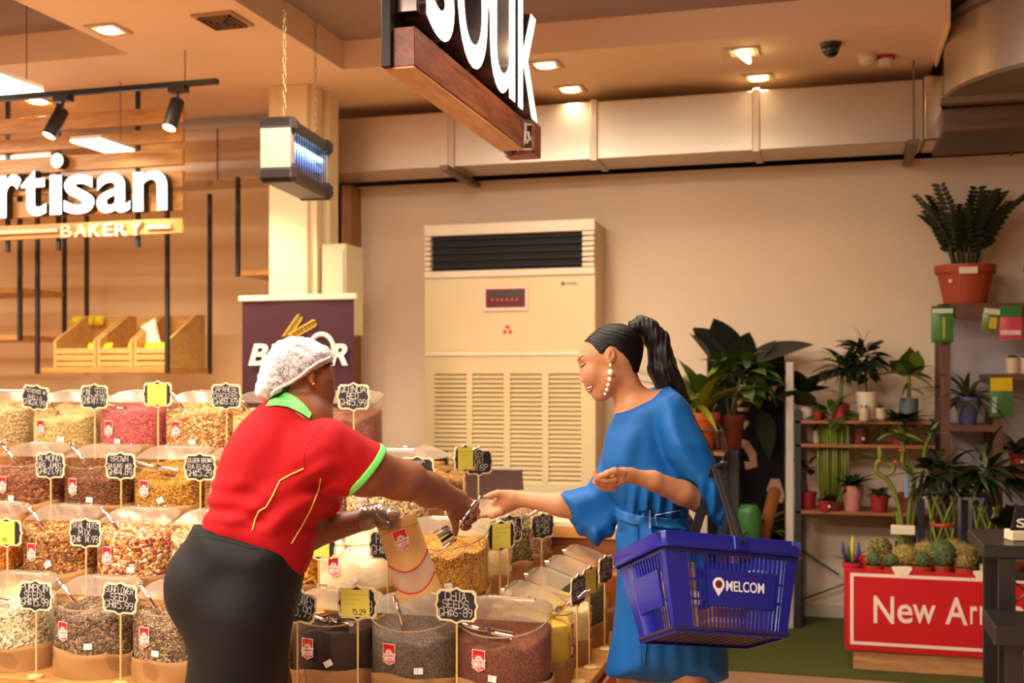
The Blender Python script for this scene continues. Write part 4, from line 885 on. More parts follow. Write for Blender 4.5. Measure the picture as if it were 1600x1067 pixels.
XS = TX[2]+.155
chalk_sign(727, 716, 0, 2, None, 'edge-on sign with yellow note above the worker forearm', rz=RQ-.35, X=XS, paper=(-.05, .05, ''))
chalk_sign(749, 722, 0, 2, [('SOY', 1), ('OAT', 1), ('CRISP', 1.1)], 'turned chalk sign standing free in front of the laptop', rz=RQ-.6, X=XS+.03)
chalk_sign(652, 735, 0, 2, [('OATS', 1)], 'chalk sign showing its corner above the worker elbow', y=4.15)

# ---- scoops lying in the bins
def scoop_mesh(L=.12):
    m = MB(); nseg = 10; vs = []; fs = []; Lb, r = .085, .031
    for j in range(7):
        u = j/6; rr = r*(.75+.25*u) if j else r*.3; x = u*Lb
        for i in range(nseg+1):
            a = math.pi*(1.0+i/nseg)+.0; sag = (1-u)*.004 if j else .012
            vs.append((x, rr*math.cos(a), rr*math.sin(a)*.95+sag))
    for j in range(6):
        for i in range(nseg): q = j*(nseg+1)+i; fs.append((q, q+1, q+nseg+2, q+nseg+1))
    k = len(vs); vs += [(x+.0006, y*.94, z*.94+.0008) for x, y, z in vs]; fs += [tuple(i+k for i in f[::-1]) for f in fs]
    m.add(vs, fs); bowl = m.mesh('scoop_bowl', chrome, True)
    m = MB(); m.tube([(.004, 0, -.006), (-.03, 0, .0), (-L, 0, .012)], [.0075, .0085, .0085], 10); m.tube([(-L, 0, .012), (-L-.012, 0, .013)], [.006, .003], 8); hand = m.mesh('scoop_handle', chrome, True)
    return bowl, hand
ME_bowl, ME_hand = scoop_mesh()
def scoop(p, dirv, label, roll=0):
    """p: where bowl and handle meet, dirv: from the handle end towards the bowl"""
    d = Vector(dirv).normalized(); t = thing('metal_scoop', label, 'scoop', p, 0, 'steel scoops in the bins')
    up = Vector((0,0,1))-d*d.z; up.normalize(); side = up.cross(d); M_ = Matrix((d, side, up)).transposed(); M_ = Matrix.Rotation(roll, 3, d)@M_; t.rotation_euler = M_.to_euler()
    link('bowl', ME_bowl, t); link('handle', ME_hand, t); return t
for (k, x, dx, flat, lab) in ((0, -2.621, -.03, 0, 'steel scoop stuck in the dark sunflower seeds'), (0, -2.285, -.03, 0, 'steel scoop stuck in the mixed brown sunflower seeds'), (0, -1.36, -.02, 2, 'steel scoop upright in the chia seeds'), (0, -2.986, -.05, 1, 'steel scoop lying in the pumpkin seeds'),
        (0, -1.655, -.02, 1, 'steel scoop lying on the dark leaves'), (0, -1.05, -.06, 1, 'steel scoop resting across the rim of the reddish quinoa bin'),
        (1, -2.972, -.03, 0, 'steel scoop in the brown nut mix'), (1, -2.63, -.03, 0, 'steel scoop in the candied fruit'), (1, -1.684, -.03, 2, 'steel scoop with long handle in the white flour'),
        (2, -3.334, -.02, 0, 'steel scoop in the roasted almonds'), (2, -2.987, -.02, 0, 'steel scoop in the brown raisins'), (2, -2.648, -.05, 1, 'steel scoop lying on the golden raisins'),
        (3, -3.358, -.02, 0, 'steel scoop in the pine seeds'), (3, -3.006, -.03, 1, 'steel scoop lying on the pink shreds'), (3, -2.673, -.04, 0, 'steel scoop in the rice crackers'), (3, -2.349, -.05, 0, 'steel scoop beside the worker shoulder')):
    y = TY[k]; z = TZ[k]
    if flat == 1: scoop((x+dx+.02, y-.07, z+RF+.012), (.92, .1, -.10), lab)
    elif flat == 2: scoop((x+dx, y-.05, z+RF-.01), (.3, .25, -.9), lab)
    else: scoop((x+dx, y-.055, z+RF+.0), (.55, .35, -.75), lab)
for (k, y, lab) in ((0, 3.93, 'long handled scoop reaching out of the yellow powder bin'), (0, 4.57, 'scoop reaching out of the dark olive leaves'), (1, 4.54, 'scoop reaching out of the green herb mix'), (2, 4.50, 'scoop reaching out of the upper pellets bin')):
    scoop((TX[k]+.09, y, TZ[k]+RF+.02), (-.75, .1, -.38), lab)
# ================================================================ plant corner
def leaf_mesh(name, w, m_, droop=.35, fold=.12, n=7, shape='ovate', wave=0):
    mb = MB(); vs = []; fs = []
    for i in range(n+1):
        t = i/n
        if shape == 'ovate': hw = w*math.sin(math.pi*t**.75)**.8*.5
        elif shape == 'strap': hw = w*.5*(min(1, t*6+.25))*(1-t**3.0)
        elif shape == 'heart': hw = w*.5*(math.sin(math.pi*min(1, t*.9+.12))**.7)*(1-t**4)
        else: hw = w*.5*math.sin(math.pi*t)
        hw = max(hw, .002); z = -droop*t*t; f = fold*hw; wv = wave*math.sin(t*9)
        x = t*(1-.12*droop*t)
        vs += [(x, -hw, z+f+wv), (x, 0, z), (x, hw, z+f-wv)]
    for i in range(n): a = i*3; fs += [(a, a+1, a+4, a+3), (a+1, a+2, a+5, a+4)]
    k = len(vs); vs += [(x, y, z-.004) for x, y, z in vs]; fs += [tuple(q+k for q in f[::-1]) for f in fs]
    mb.add(vs, fs); return mb.mesh(name, m_, True)
def lg(name, c, rough=.4): return mat('leaf_'+name, c, rough, var=.3, vs=14, coat=.1)
G_dark = lg('dark', (30, 42, 16)); G_mid = lg('mid', (58, 84, 24)); G_yel = lg('yellow', (138, 138, 34)); G_lt = lg('light', (104, 126, 40)); G_olive = lg('olive', (70, 70, 26)); G_blk = lg('blackish', (24, 26, 14), .65); G_stalk = lg('stalk', (112, 122, 40), .4)
LF = {'ov_dark': leaf_mesh('leaf', .42, G_dark), 'ov_blk': leaf_mesh('leaf', .56, G_blk, .2), 'ov_mid': leaf_mesh('leaf', .45, G_mid), 'ov_lt': leaf_mesh('leaf', .5, G_lt), 'ov_yel': leaf_mesh('leaf', .5, G_yel),
      'st_yel': leaf_mesh('leaf', .2, G_yel, .7, shape='strap'), 'st_lt': leaf_mesh('leaf', .2, G_lt, .5, shape='strap'), 'st_dark': leaf_mesh('leaf', .13, G_dark, .6, shape='strap'), 'st_mid': leaf_mesh('leaf', .15, G_mid, .6, shape='strap'), 'st_olive': leaf_mesh('leaf', .11, G_olive, .8, shape='strap'),
      'he_mid': leaf_mesh('leaf', .75, G_mid, .4, shape='heart'), 'he_lt': leaf_mesh('leaf', .72, G_lt, .4, shape='heart'), 'he_dark': leaf_mesh('leaf', .7, G_dark, .3, shape='heart')}
rp_ = random.Random(11)
def leaf(t, kind, p, d, L, roll=0):
    """one leaf of length L from point p along d (thing frame)"""
    d = Vector(d).normalized(); up = Vector((0, 0, 1))-d*d.z
    if up.length < 1e-3: up = Vector((1, 0, 0))
    up.normalize(); up = Matrix.Rotation(roll, 3, d)@up; sd = up.cross(d); o = link('leaf', LF[kind], t); o.location = p; o.rotation_euler = Matrix((d, sd, up)).transposed().to_euler(); o.scale = (L, L, L); return o
def rosette(t, kind, c, n, L, el0=.2, el1=1.2, jit=.25, spread=.01, az0=0, az1=6.283):
    for i in range(n):
        az = az0+(az1-az0)*(i+rp_.random()*.6)/n; el = el0+(el1-el0)*rp_.random(); d = (math.cos(az)*math.cos(el), math.sin(az)*math.cos(el), math.sin(el))
        leaf(t, kind, (c[0]+spread*math.cos(az), c[1]+spread*math.sin(az), c[2]), d, L*rp_.uniform(1-jit, 1+jit), rp_.uniform(-.4, .4))
def cloud(t, kind, c, r, n, L):
    for i in range(n):
        az = rp_.uniform(0, 6.283); el = math.asin(rp_.uniform(-.5, 1)); d = Vector((math.cos(az)*math.cos(el), math.sin(az)*math.cos(el), math.sin(el))); k = rp_.uniform(.25, .75)
        leaf(t, kind, (c[0]+d.x*r[0]*k, c[1]+d.y*r[1]*k, c[2]+d.z*r[2]*k), (d.x, d.y, d.z*.6-.05+rp_.uniform(-.2, .3)), L*rp_.uniform(.7, 1.2), rp_.uniform(-.6, .6))
potmats = {'terra': (168, 66, 34), 'orange': (196, 92, 36), 'brown': (120, 44, 28), 'white': (226, 206, 186), 'pink': (206, 128, 118), 'red': (158, 34, 34), 'purple': (92, 84, 138), 'cream': (216, 190, 156), 'hotpink': (196, 40, 66), 'grey': (96, 104, 104)}
soil = mat('soil', (40, 28, 20), .95, var=.3, vs=60)
def pot(t, r1, r0, h, colour, rim=True, vase=False):
    pm = mat('pot_'+colour, potmats[colour], .5, var=.06)
    pr = [(r0*.9, 0), (r0, .004)]
    if vase: pr += [(r0*1.12, h*.3), (r1*1.05, h*.75), (r1, h), (r1*.9, h), (r1*.88, h*.9)]
    elif rim: pr += [(r1*.97, h*.8), (r1*1.06, h*.8), (r1*1.08, h), (r1*.95, h), (r1*.93, h*.88)]
    else: pr += [(r1, h), (r1*.93, h), (r1*.92, h*.9)]
    m = MB(); m.lathe(pr, n=24, cap1=False); put('pot', m, pm, t, 35)
    m = MB(); m.lathe([(r1*.93, h*.885), (r1*.4, h*.93)], n=18); put('soil', m, soil, t)
def plant(name, label, px, py, Y, group=None):
    p = onY(px, py, Y); return thing(name, label, 'plant', p, 0, group)
def S(px, Y): 
    r = ray(px, 600); return (Y/r.y)/F       # metres per pixel at that place
# ---- shelf units
pale = mat('shelf_pale', (196, 184, 172), .5); darkp = mat('post_dark', (42, 40, 44), .5); brd = wood('shelf_board', (168, 108, 64), (132, 80, 44), axis='X'); frm = wood('frame_brown', (112, 72, 52), (88, 54, 38), axis='Z')
def zat(px, py, Y): return onY(px, py, Y).z
t = thing('plant_rack', 'low wooden board rack with pale and dark posts against the back wall', 'shelf rack', (.1, 7.0, 0), world=True)
xL = onY(1228, 600, 6.8).x; xR = onY(1462, 600, 6.8).x
m = MB(); m.box(xL, xL+.045, 6.78, 6.82, 0, zat(1234, 566, 6.8), .004); put('pale_post', m, pale, t)
m = MB(); m.box(xL+.05, xL+.085, 6.80, 6.86, 0, zat(1244, 640, 6.8)); put('dark_post', m, darkp, t)
m = MB(); m.box(xR-.03, xR, 6.84, 6.88, 0, zat(1460, 655, 6.8)); put('dark_post', m, darkp, t)
m = MB(); m.box(xL+.05, xL+.085, 7.1, 7.14, 0, zat(1244, 640, 6.8)); put('dark_post', m, darkp, t)
SHZ = [zat(1320, 657, 6.82), zat(1320, 694, 6.82), zat(1320, 799, 6.82)]
for z, xr in zip(SHZ, (xR-.02, xR, xR-.02)): m = MB(); m.box(xL+.05, xr, 6.8, 7.15, z-.02, z, .003); put('board', m, brd, t)
m = MB(); m.tube([(xL+.08, 7.08, .42), (xL+.3, 7.09, .28)], .006, 6); m.tube([(xL+.08, 7.08, .12), (xL+.5, 7.09, .3)], .006, 6); put('cross_wire', m, darkp, t)
t = thing('tall_shelf', 'tall brown wooden shelf at the right with seed packets on its top bar', 'shelf', (.9, 6.95, 0), world=True)
qx = [onY(x, 600, 6.75).x for x in (1470, 1485, 1553, 1567)]; zt = zat(1500, 476, 6.75)
for a, b, z1 in ((qx[0], qx[1], zt), (qx[2], qx[3], zat(1560, 645, 6.75))):
    for (y0, y1) in ((6.75, 6.8), (7.1, 7.15)): m = MB(); m.box(a, b, y0, y1, 0, z1); put('post', m, frm, t)
m = MB(); m.box(qx[0]-.01, 2.2, 6.75, 7.15, zt-.02, zt+.006); put('top_board', m, frm, t)
m = MB(); m.box(qx[0], 2.2, 6.74, 6.75, zt-.075, zt-.02); put('top_bar', m, frm, t)
Z22 = zat(1520, 664, 6.76); m = MB(); m.box(qx[1], qx[2], 6.75, 7.15, Z22-.035, Z22); put('board', m, frm, t)
Z23 = zat(1585, 584, 6.76); m = MB(); m.box(qx[2]-.03, 2.2, 6.75, 7.15, Z23-.035, Z23); put('board', m, frm, t)
Z25 = zat(1590, 742, 6.76); m = MB(); m.box(qx[3], 2.2, 6.75, 7.15, Z25-.03, Z25); put('board', m, frm, t)
m = MB(); m.box(2.15, 2.2, 6.75, 7.15, 0, zt); put('end_panel', m, frm, t)
m = MB(); m.box(qx[0]+.02, 2.15, 7.152, 7.165, .5, zt-.02); put('back_panel', m, mat('shelf_back', (196, 188, 190), .6), t)
# ---- black board with pale letters
a = onY(1130, 835, 7.08); b = onY(1225, 545, 7.08)
t = thing('black_poster', 'tall black poster board with big pale pink letters behind the plants', 'poster', ((a.x+b.x)/2, 7.1, 0), world=True)
m = MB(); m.box(a.x-.1, b.x, 7.1, 7.125, .02, b.z); put('board', m, mat('poster_black', (12, 7, 7), .6, spec=.2), t)
pk = mat('poster_pink', (196, 150, 130), .6)
def pst(pts, r): 
    m = MB(); q = [onY(x, y, 7.095) for x, y in pts]; m.tube([(p.x, 7.096, p.z) for p in q], r, 8); m.v = [(x, 7.096+(y-7.096)*.12, z) for x, y, z in m.v]; put('letter', m, pk, t, True)
pst([(1148, 690), (1165, 694), (1176, 710), (1178, 726), (1164, 728)], .028); pst([(1154, 655), (1166, 662), (1160, 668)], .024); pst([(1150, 608), (1170, 604)], .02); pst([(1172, 622), (1148, 632)], .012); pst([(1170, 640), (1150, 640)], .012)
m = MB(); q = [onY(x, y, 7.095) for x, y in ((1195, 608), (1216, 600), (1206, 622), (1203, 626))]; m.prism([(p.x, p.z) for p in q], -.004, .004, frameM((0, 7.096, 0), (1,0,0), (0,0,1))); put('letter', m, pk, t)
m = MB(); q = [onY(x, y, 7.095) for x, y in ((1204, 748), (1218, 748), (1226, 775), (1222, 786), (1206, 784), (1198, 765))]; m.prism([(p.x, p.z) for p in q], -.004, .004, frameM((0, 7.096, 0), (1,0,0), (0,0,1))); put('letter', m, pk, t)
for k in range(4): pst([(1178+2*(k % 2), 606+k*9), (1186, 607+k*9)], .008)
# ---- big pots behind the customer, on a metal stand
p = onY(1100, 704, 6.55)
t = thing('pot_stand', 'thin black metal plant stand with a wooden shelf behind the customer', 'plant stand', (p.x, 6.55, 0), world=True)
for sx in (-.17, .12):
    for sy in (-.13, .13): m = MB(); m.tube([(p.x+sx, 6.55+sy, 0), (p.x+sx, 6.55+sy, p.z+.12)], .008, 6); put('leg', m, darkp, t)
m = MB(); m.box(p.x-.18, p.x+.13, 6.41, 6.69, p.z-.02, p.z, .003); put('board', m, brd, t)
m = MB(); m.tube([(p.x-.17, 6.42, p.z+.12), (p.x+.12, 6.42, p.z+.12), (p.x+.12, 6.68, p.z+.12), (p.x-.17, 6.68, p.z+.12), (p.x-.17, 6.42, p.z+.12)], .008, 6); put('guard_rail', m, darkp, t)
t = thing('potted_dumb_cane', 'yellow-green strap leaved plant in orange pot behind the ponytail', 'plant', (p.x-.03, 6.55, p.z)); pot(t, .115, .08, .22, 'orange')
rosette(t, 'st_yel', (0, 0, .22), 9, .36, .5, 1.3, .2, .03); rosette(t, 'st_lt', (-.03, 0, .26), 9, .36, .3, 1.4, .2, .03); rosette(t, 'ov_mid', (.02, .02, .3), 7, .30, .6, 1.4, .2, .02); rosette(t, 'st_yel', (-.03, -.02, .26), 6, .26, -.9, .1, .2, .04)
m = MB(); m.tube([(0, 0, .18), (0, 0, .42)], .012, 8); put('stem', m, G_stalk, t, True)
q = onY(1139, 690, 6.75); t = thing('potted_split_leaf', 'bushy mid green plant in dark brown pot behind the orange pot', 'plant', (q.x, 6.75, p.z)); pot(t, .09, .07, .2, 'brown')
cloud(t, 'he_mid', (.05, -.02, .42), (.24, .18, .2), 38, .14); cloud(t, 'ov_mid', (.1, 0, .36), (.2, .15, .16), 20, .15)
m = MB()
for k in range(5): m.tube([(0, 0, .18), (rp_.uniform(-.12, .2), rp_.uniform(-.1, .1), .45)], .005, 5)
tag(put('stems', m, G_stalk, t), kind='stuff')
m = MB(); m.box(-.06, .06, -.06, .06, -p.z, -.001); put('plinth', m, darkp, t)
q = onY(1150, 640, 6.95); t = thing('rubber_plant', 'dark broad leaved rubber plant with one leaf reaching right over the poster', 'plant', (q.x, 6.93, 0)); pot(t, .13, .1, .26, 'brown')
zz = zat(1150, 560, 6.93); m = MB(); m.tube([(0, 0, .2), (.02, 0, .7), (-.02, 0, zz+.1)], .014, 8); put('stem', m, G_olive, t, True)
def lp(kind, x0, y0, x1, y1, dy=0, roll=0, Y=6.93):
    a = onY(x0, y0, Y); b = onY(x1, y1, Y+dy); d = b-a; leaf(t, kind, a-Vector(t.location), d, d.length*1.12, roll)
lp('ov_blk', 1150, 578, 1118, 500, -.1, .9); lp('ov_blk', 1160, 570, 1252, 524, -.05, .5); lp('ov_blk', 1150, 585, 1172, 520, -.1, -.8); lp('ov_blk', 1165, 580, 1200, 530, .0, .6); lp('ov_blk', 1110, 560, 1088, 520, 0, .4); lp('ov_dark', 1190, 640, 1208, 702, -.1, .2); lp('ov_blk', 1140, 560, 1092, 513, 0, 1.2); lp('ov_dark', 1150, 620, 1205, 600, -.1, .4); lp('ov_blk', 1155, 600, 1130, 530, -.1, -.3)
# ---- floor plants left of the pale post
q = onY(1175, 838, 6.9)
t = thing('spider_plant', 'pale spider plant low in front of the black poster', 'plant', (onY(1178, 800, 6.85).x, 6.85, 0)); pot(t, .1, .08, .45, 'brown'); rosette(t, 'st_lt', (0, 0, .44+.1), 16, .24, .0, 1.1, .2, .02); m = MB(); m.tube([(0, 0, .4), (0, 0, .56)], .01, 6); put('stem', m, G_stalk, t)
q = onY(1172, 836, 6.7); z1 = zat(1172, 786, 6.7)
zs = z1-.26; ts = thing('low_stool', 'small wooden stool carrying the green bag', 'stool', (q.x, 6.62, 0)); put('seat', MB().box(-.1, .1, -.08, .08, zs-.025, zs, .004), brd, ts)
for (sx, sy) in ((-.085, -.065), (.085, -.065), (-.085, .065), (.085, .065)): put('leg', MB().box(sx-.012, sx+.012, sy-.012, sy+.012, 0, zs-.025), brd, ts)
z1 = .26
t = thing('soil_bag', 'green plastic bag standing on a stool below the spider plant', 'bag', (q.x, 6.62, zs)); m = MB(); m.lathe([(.05, 0), (.075, .02), (.07, z1*.5), (.065, z1*.85), (.045, z1)], n=16, sy=.6); put('sack', m, mat('bag_green', (44, 100, 40), .35, var=.5, vs=14), t, True); m = MB(); m.lathe([(.066, z1*.3), (.067, z1*.42)], n=16, sy=.62, cap0=False, cap1=False); put('orange_band', m, mat('bag_orange', (176, 84, 30), .4), t, True)
q0 = onY(1193, 838, 6.75); q1 = onY(1210, 768, 6.75); m = MB(); m.tube([(q0.x-.03, 6.75, .005), (q0.x, 6.75, q0.z), (q1.x, 6.8, q1.z), (q1.x+.003, 6.8, q1.z+.02)], [.045, .04, .036, .02], 12); tag(put('coir_pole', m, mat('coir', (140, 80, 28), .95, var=.3, vs=60, bump=.8, bs=200), None, True), 'brown coir pole leaning beside the green bag', 'pole')
# ---- rack, upper board
def on_board(px, z, Y=6.92): r = onY(px, 600, Y); return (r.x, Y, z)
t = thing('arrowhead_plant', 'dark leafy plant in white pot at the left end of the upper rack board', 'plant', on_board(1258, SHZ[0])); pot(t, .055, .045, .14, 'white', False); rosette(t, 'ov_dark', (0, 0, .16), 9, .19, .0, 1.1, .2); rosette(t, 'he_mid', (0, 0, .17), 6, .09, .1, 1.0)
leaf(t, 'ov_blk', (.03, 0, .22), (.9, -.2, .45), .24, .5); leaf(t, 'ov_blk', (.0, 0, .2), (-.8, -.2, .7), .18, .2)
t = thing('dracaena_cane', 'tall dracaena cane with a tuft of narrow leaves in pink pot on the rack', 'plant', on_board(1313, SHZ[0])); pot(t, .055, .045, .09, 'hotpink', False)
hz = zat(1316, 565, 6.92)-SHZ[0]; m = MB(); m.tube([(0, 0, .08), (.005, 0, hz*.6), (.02, 0, hz)], .011, 8); put('stem', m, G_stalk, t, True); rosette(t, 'st_mid', (.02, 0, hz-.02), 26, .19, .2, 1.5, .25, .005); rosette(t, 'st_dark', (.02, 0, hz-.04), 16, .17, -.3, .6, .2, .005)
t = thing('bushy_ficus', 'dense dark green bushy plant in the tall white pot on the rack', 'plant', on_board(1354, SHZ[0])); pot(t, .062, .055, .165, 'white', False); hz = zat(1350, 570, 6.92)-SHZ[0]
cloud(t, 'ov_dark', (-.02, 0, hz+.02), (.12, .10, .19), 80, .10); cloud(t, 'he_dark', (-.02, 0, hz-.05), (.12, .10, .16), 45, .08); m = MB(); m.tube([(0, 0, .14), (-.01, 0, hz)], .008, 6); put('stem', m, G_olive, t)
leaf(t, 'ov_blk', (-.03, 0, .34), (-.9, 0, .1), .14)
t = thing('pothos', 'yellow-green broad leaved pothos in a grey glass jar on the rack', 'plant', on_board(1420, SHZ[0])); pot(t, .05, .045, .13, 'grey', False, True); hz = zat(1420, 585, 6.92)-SHZ[0]
m = MB(); m.tube([(0, 0, .1), (0, 0, hz+.04)], .012, 8); put('stem', m, G_stalk, t)
for (dx, dz, L, k, rl) in ((-.9, .25, .17, 'ov_yel', .2), (.9, -.25, .15, 'ov_yel', -.3), (-.2, .9, .15, 'he_lt', 1), (.3, .9, .14, 'he_lt', -.8), (.7, .6, .13, 'he_mid', 0), (-.6, .7, .13, 'he_mid', .6), (.8, .1, .10, 'ov_mid', .3)): leaf(t, k, (0, -.01, hz), (dx, -.35, dz), L*1.35, rl)
leaf(t, 'ov_yel', (0, -.01, hz-.05), (-.6, -.4, -.7), .14, .8); leaf(t, 'ov_lt', (0, 0, hz-.08), (.8, -.3, -.1), .1, .2)
for px, lab in ((1350, 'small cream succulent pot before the tall white pot on the rack'), (1377, 'small cream succulent pot right of the tall white pot on the rack')):
    t = thing('succulent_pot', lab, 'plant', on_board(px, SHZ[0], 6.83)); pot(t, .03, .028, .075, 'cream', False); rosette(t, 'ov_dark', (0, 0, .07), 8, .03, .5, 1.3)
t = thing('leaf_stump', 'broad dark banana-like leaf hanging across the rack end', 'plant', on_board(1278, SHZ[0], 6.84)); pot(t, .028, .024, .05, 'red', False); m = MB(); m.tube([(0, 0, .04), (0, -.01, .1)], .006, 6); put('stem', m, G_olive, t); leaf(t, 'ov_dark', (0, -.01, .09), (-.85, -.1, .42), .26, .9)
t = thing('rosette_plant', 'dark rosette plant hanging over the boards under the pothos', 'plant', on_board(1405, SHZ[1], 6.86)); pot(t, .05, .04, .09, 'brown'); rosette(t, 'st_dark', (0, 0, .12), 26, .2, -.2, 1.0, .25, .01); rosette(t, 'ov_dark', (.02, -.02, .14), 14, .15, -.1, .9)
# ---- rack, second board
t = thing('empty_pot', 'small reddish brown pot with white price dot on the second rack board', 'pot', on_board(1343, SHZ[1])); pot(t, .048, .042, .09, 'brown'); m = MB(); m.ball((.02, -.043, .03), .009, 8, 6, (1, .3, 1)); put('price_dot', m, stwhite, t)
t = thing('cream_cup', 'small cream cup at the left end of the second rack board', 'pot', on_board(1276, SHZ[1])); pot(t, .02, .02, .07, 'cream', False)
t = thing('lucky_bamboo_tower', 'upright bundle of lucky bamboo stalks in front of the rack', 'plant', on_board(1302, SHZ[2], 6.86)); pot(t, .06, .05, .05, 'brown', False); hz = zat(1302, 665, 6.86)-SHZ[2]
for k in range(11):
    x = -.085+.017*k; m = MB(); m.tube([(x*.8, rp_.uniform(-.03, .03), .03), (x, rp_.uniform(-.03, .03), hz*.5), (x*.95, rp_.uniform(-.03, .03), hz+rp_.uniform(-.04, .03))], .008, 7); put('stalk', m, G_stalk, t, True)
cloud(t, 'ov_mid', (0, 0, hz+.04), (.12, .08, .10), 34, .11); cloud(t, 'st_lt', (0, 0, hz+.05), (.1, .06, .08), 14, .12)
# ---- rack, bottom board
t = thing('red_leaf_plant', 'small brown leaved plant in red pot at the left end of the lowest board', 'plant', on_board(1262, SHZ[2])); pot(t, .05, .042, .1, 'red'); m = MB(); m.tube([(0, 0, .08), (-.02, 0, .2), (0, 0, .26)], .006, 6); put('stem', m, G_olive, t); LF['ov_red'] = leaf_mesh('leaf', .6, lg('maroon', (84, 34, 24)), .3); rosette(t, 'ov_red', (0, 0, .24), 7, .1, -.4, .9); rosette(t, 'ov_olive' if 'ov_olive' in LF else 'ov_dark', (0, 0, .27), 3, .09, .3, 1)
t = thing('seedling_pot', 'little red pot with low dark seedling before the bamboo bundle', 'plant', on_board(1290, SHZ[2], 6.82)); pot(t, .042, .036, .06, 'red'); rosette(t, 'ov_dark', (0, 0, .06), 9, .06, .3, 1.3); m = MB(); m.ball((.02, -.04, .03), .008, 8, 6, (1, .3, 1)); put('price_dot', m, stwhite, t)
t = thing('pink_vase_plant', 'dark leaved plant in tall pink vase on the lowest board', 'plant', on_board(1332, SHZ[2], 6.85)); pot(t, .058, .042, .15, 'pink', False, True); rosette(t, 'ov_dark', (0, 0, .15), 16, .12, .1, 1.2); rosette(t, 'st_dark', (0, 0, .15), 8, .12, -.2, .5)
t = thing('red_pot_herb', 'low green herb in red pot right of the pink vase', 'plant', on_board(1374, SHZ[2], 6.85)); pot(t, .052, .044, .1, 'red'); rosette(t, 'he_mid', (0, 0, .1), 12, .07, .1, 1.2); rosette(t, 'ov_dark', (0, 0, .1), 6, .07, 0, .6)
t = thing('second_red_pot', 'reddish brown pot half hidden behind the curly bamboo', 'pot', on_board(1418, SHZ[2], 6.9)); pot(t, .05, .043, .11, 'brown')
# ---- red planter box New Arrivals
BX0, BYF = .062, 5.877; BZ0, BZ1 = .107, .512
redb = mat('planter_red', (196, 14, 24), .4, var=.06, vs=4); wl = mat('planter_white', (240, 214, 200), .5)
t = thing('planter_box', 'red planter box with white frame line and New Arrivals lettering', 'planter', (.9, 6.1, 0), world=True)
XR = 2.1
m = MB(); m.box(BX0, XR, BYF, BYF+.012, BZ0, BZ1, .002); put('front_board', m, redb, t)
m = MB(); m.box(BX0, BX0+.012, BYF+.012, 6.35, BZ0, BZ1); put('side_board', m, redb, t); m = MB(); m.box(XR-.012, XR, BYF+.012, 6.35, BZ0, BZ1); put('side_board', m, redb, t)
m = MB(); m.box(BX0, XR, 6.35, 6.362, BZ0, BZ1); put('back_board', m, redb, t)
m = MB(); m.box(BX0+.012, XR-.012, BYF+.012, 6.35, BZ1-.09, BZ1-.07); put('soil_bed', m, soil, t)
m = MB(); m.box(BX0+.04, XR-.02, BYF+.02, 6.33, .008, BZ0, .003); put('plinth', m, wood('plinth_wood', (206, 150, 96), (166, 110, 60), axis='X'), t)
m = MB(); a, b, c, d = BX0+.025, XR-.03, BZ0+.03, BZ1-.02; w = .016
for q in ((a, b, d-w, d), (a, b, c, c+w), (a, a+w, c+w, d-w), (b-w, b, c+w, d-w)): m.box(q[0], q[1], BYF-.002, BYF, q[2], q[3])
put('frame_line', m, wl, t)
p0 = onY(1365, 976, BYF); p1 = onY(1541, 976, BYF); 
def nal(ch, x0, x1, y0, y1, bold=.012):
    a = onY(x0, y1, BYF); b = onY(x1, y0, BYF); me = text_mesh(ch, wl, bold, .02); fit(me, frameM((a.x, BYF-.0005, a.z), (1,0,0), (0,0,1)), b.x-a.x, b.z-a.z, .002); link('lettering', me, t)
nal('N', 1365, 1397, 932, 973); nal('e', 1402, 1426, 945, 973); nal('w', 1426, 1462, 946, 973); nal('A', 1477, 1512, 934, 975); nal('r', 1516, 1527, 947, 975); nal('r', 1531, 1542, 947, 976); nal('i', 1546, 1551, 936, 976); nal('v', 1554, 1578, 948, 976); nal('a', 1581, 1603, 948, 977); nal('l', 1608, 1613, 934, 977); nal('s', 1617, 1632, 948, 977)
tape = mat('tape_white', (236, 216, 192), .7)
for k, (x, y, w_, h_) in enumerate(((1409, 892, .1, .045), (1540, 900, .12, .05))):
    c = onY(x, y, BYF); m = MB(); m.prism([(-w_/2, h_*.4), (-w_*.35, h_*.5), (w_*.45, h_*.55), (w_/2, h_*.3), (w_*.35, -h_*.2), (w_*.3, -h_*.5), (-w_*.3, -h_*.45)], 0, .003, frameM((c.x, BYF-.003, c.z), (1,0,0), (0,0,1))); put('tape_strip', m, tape, t)
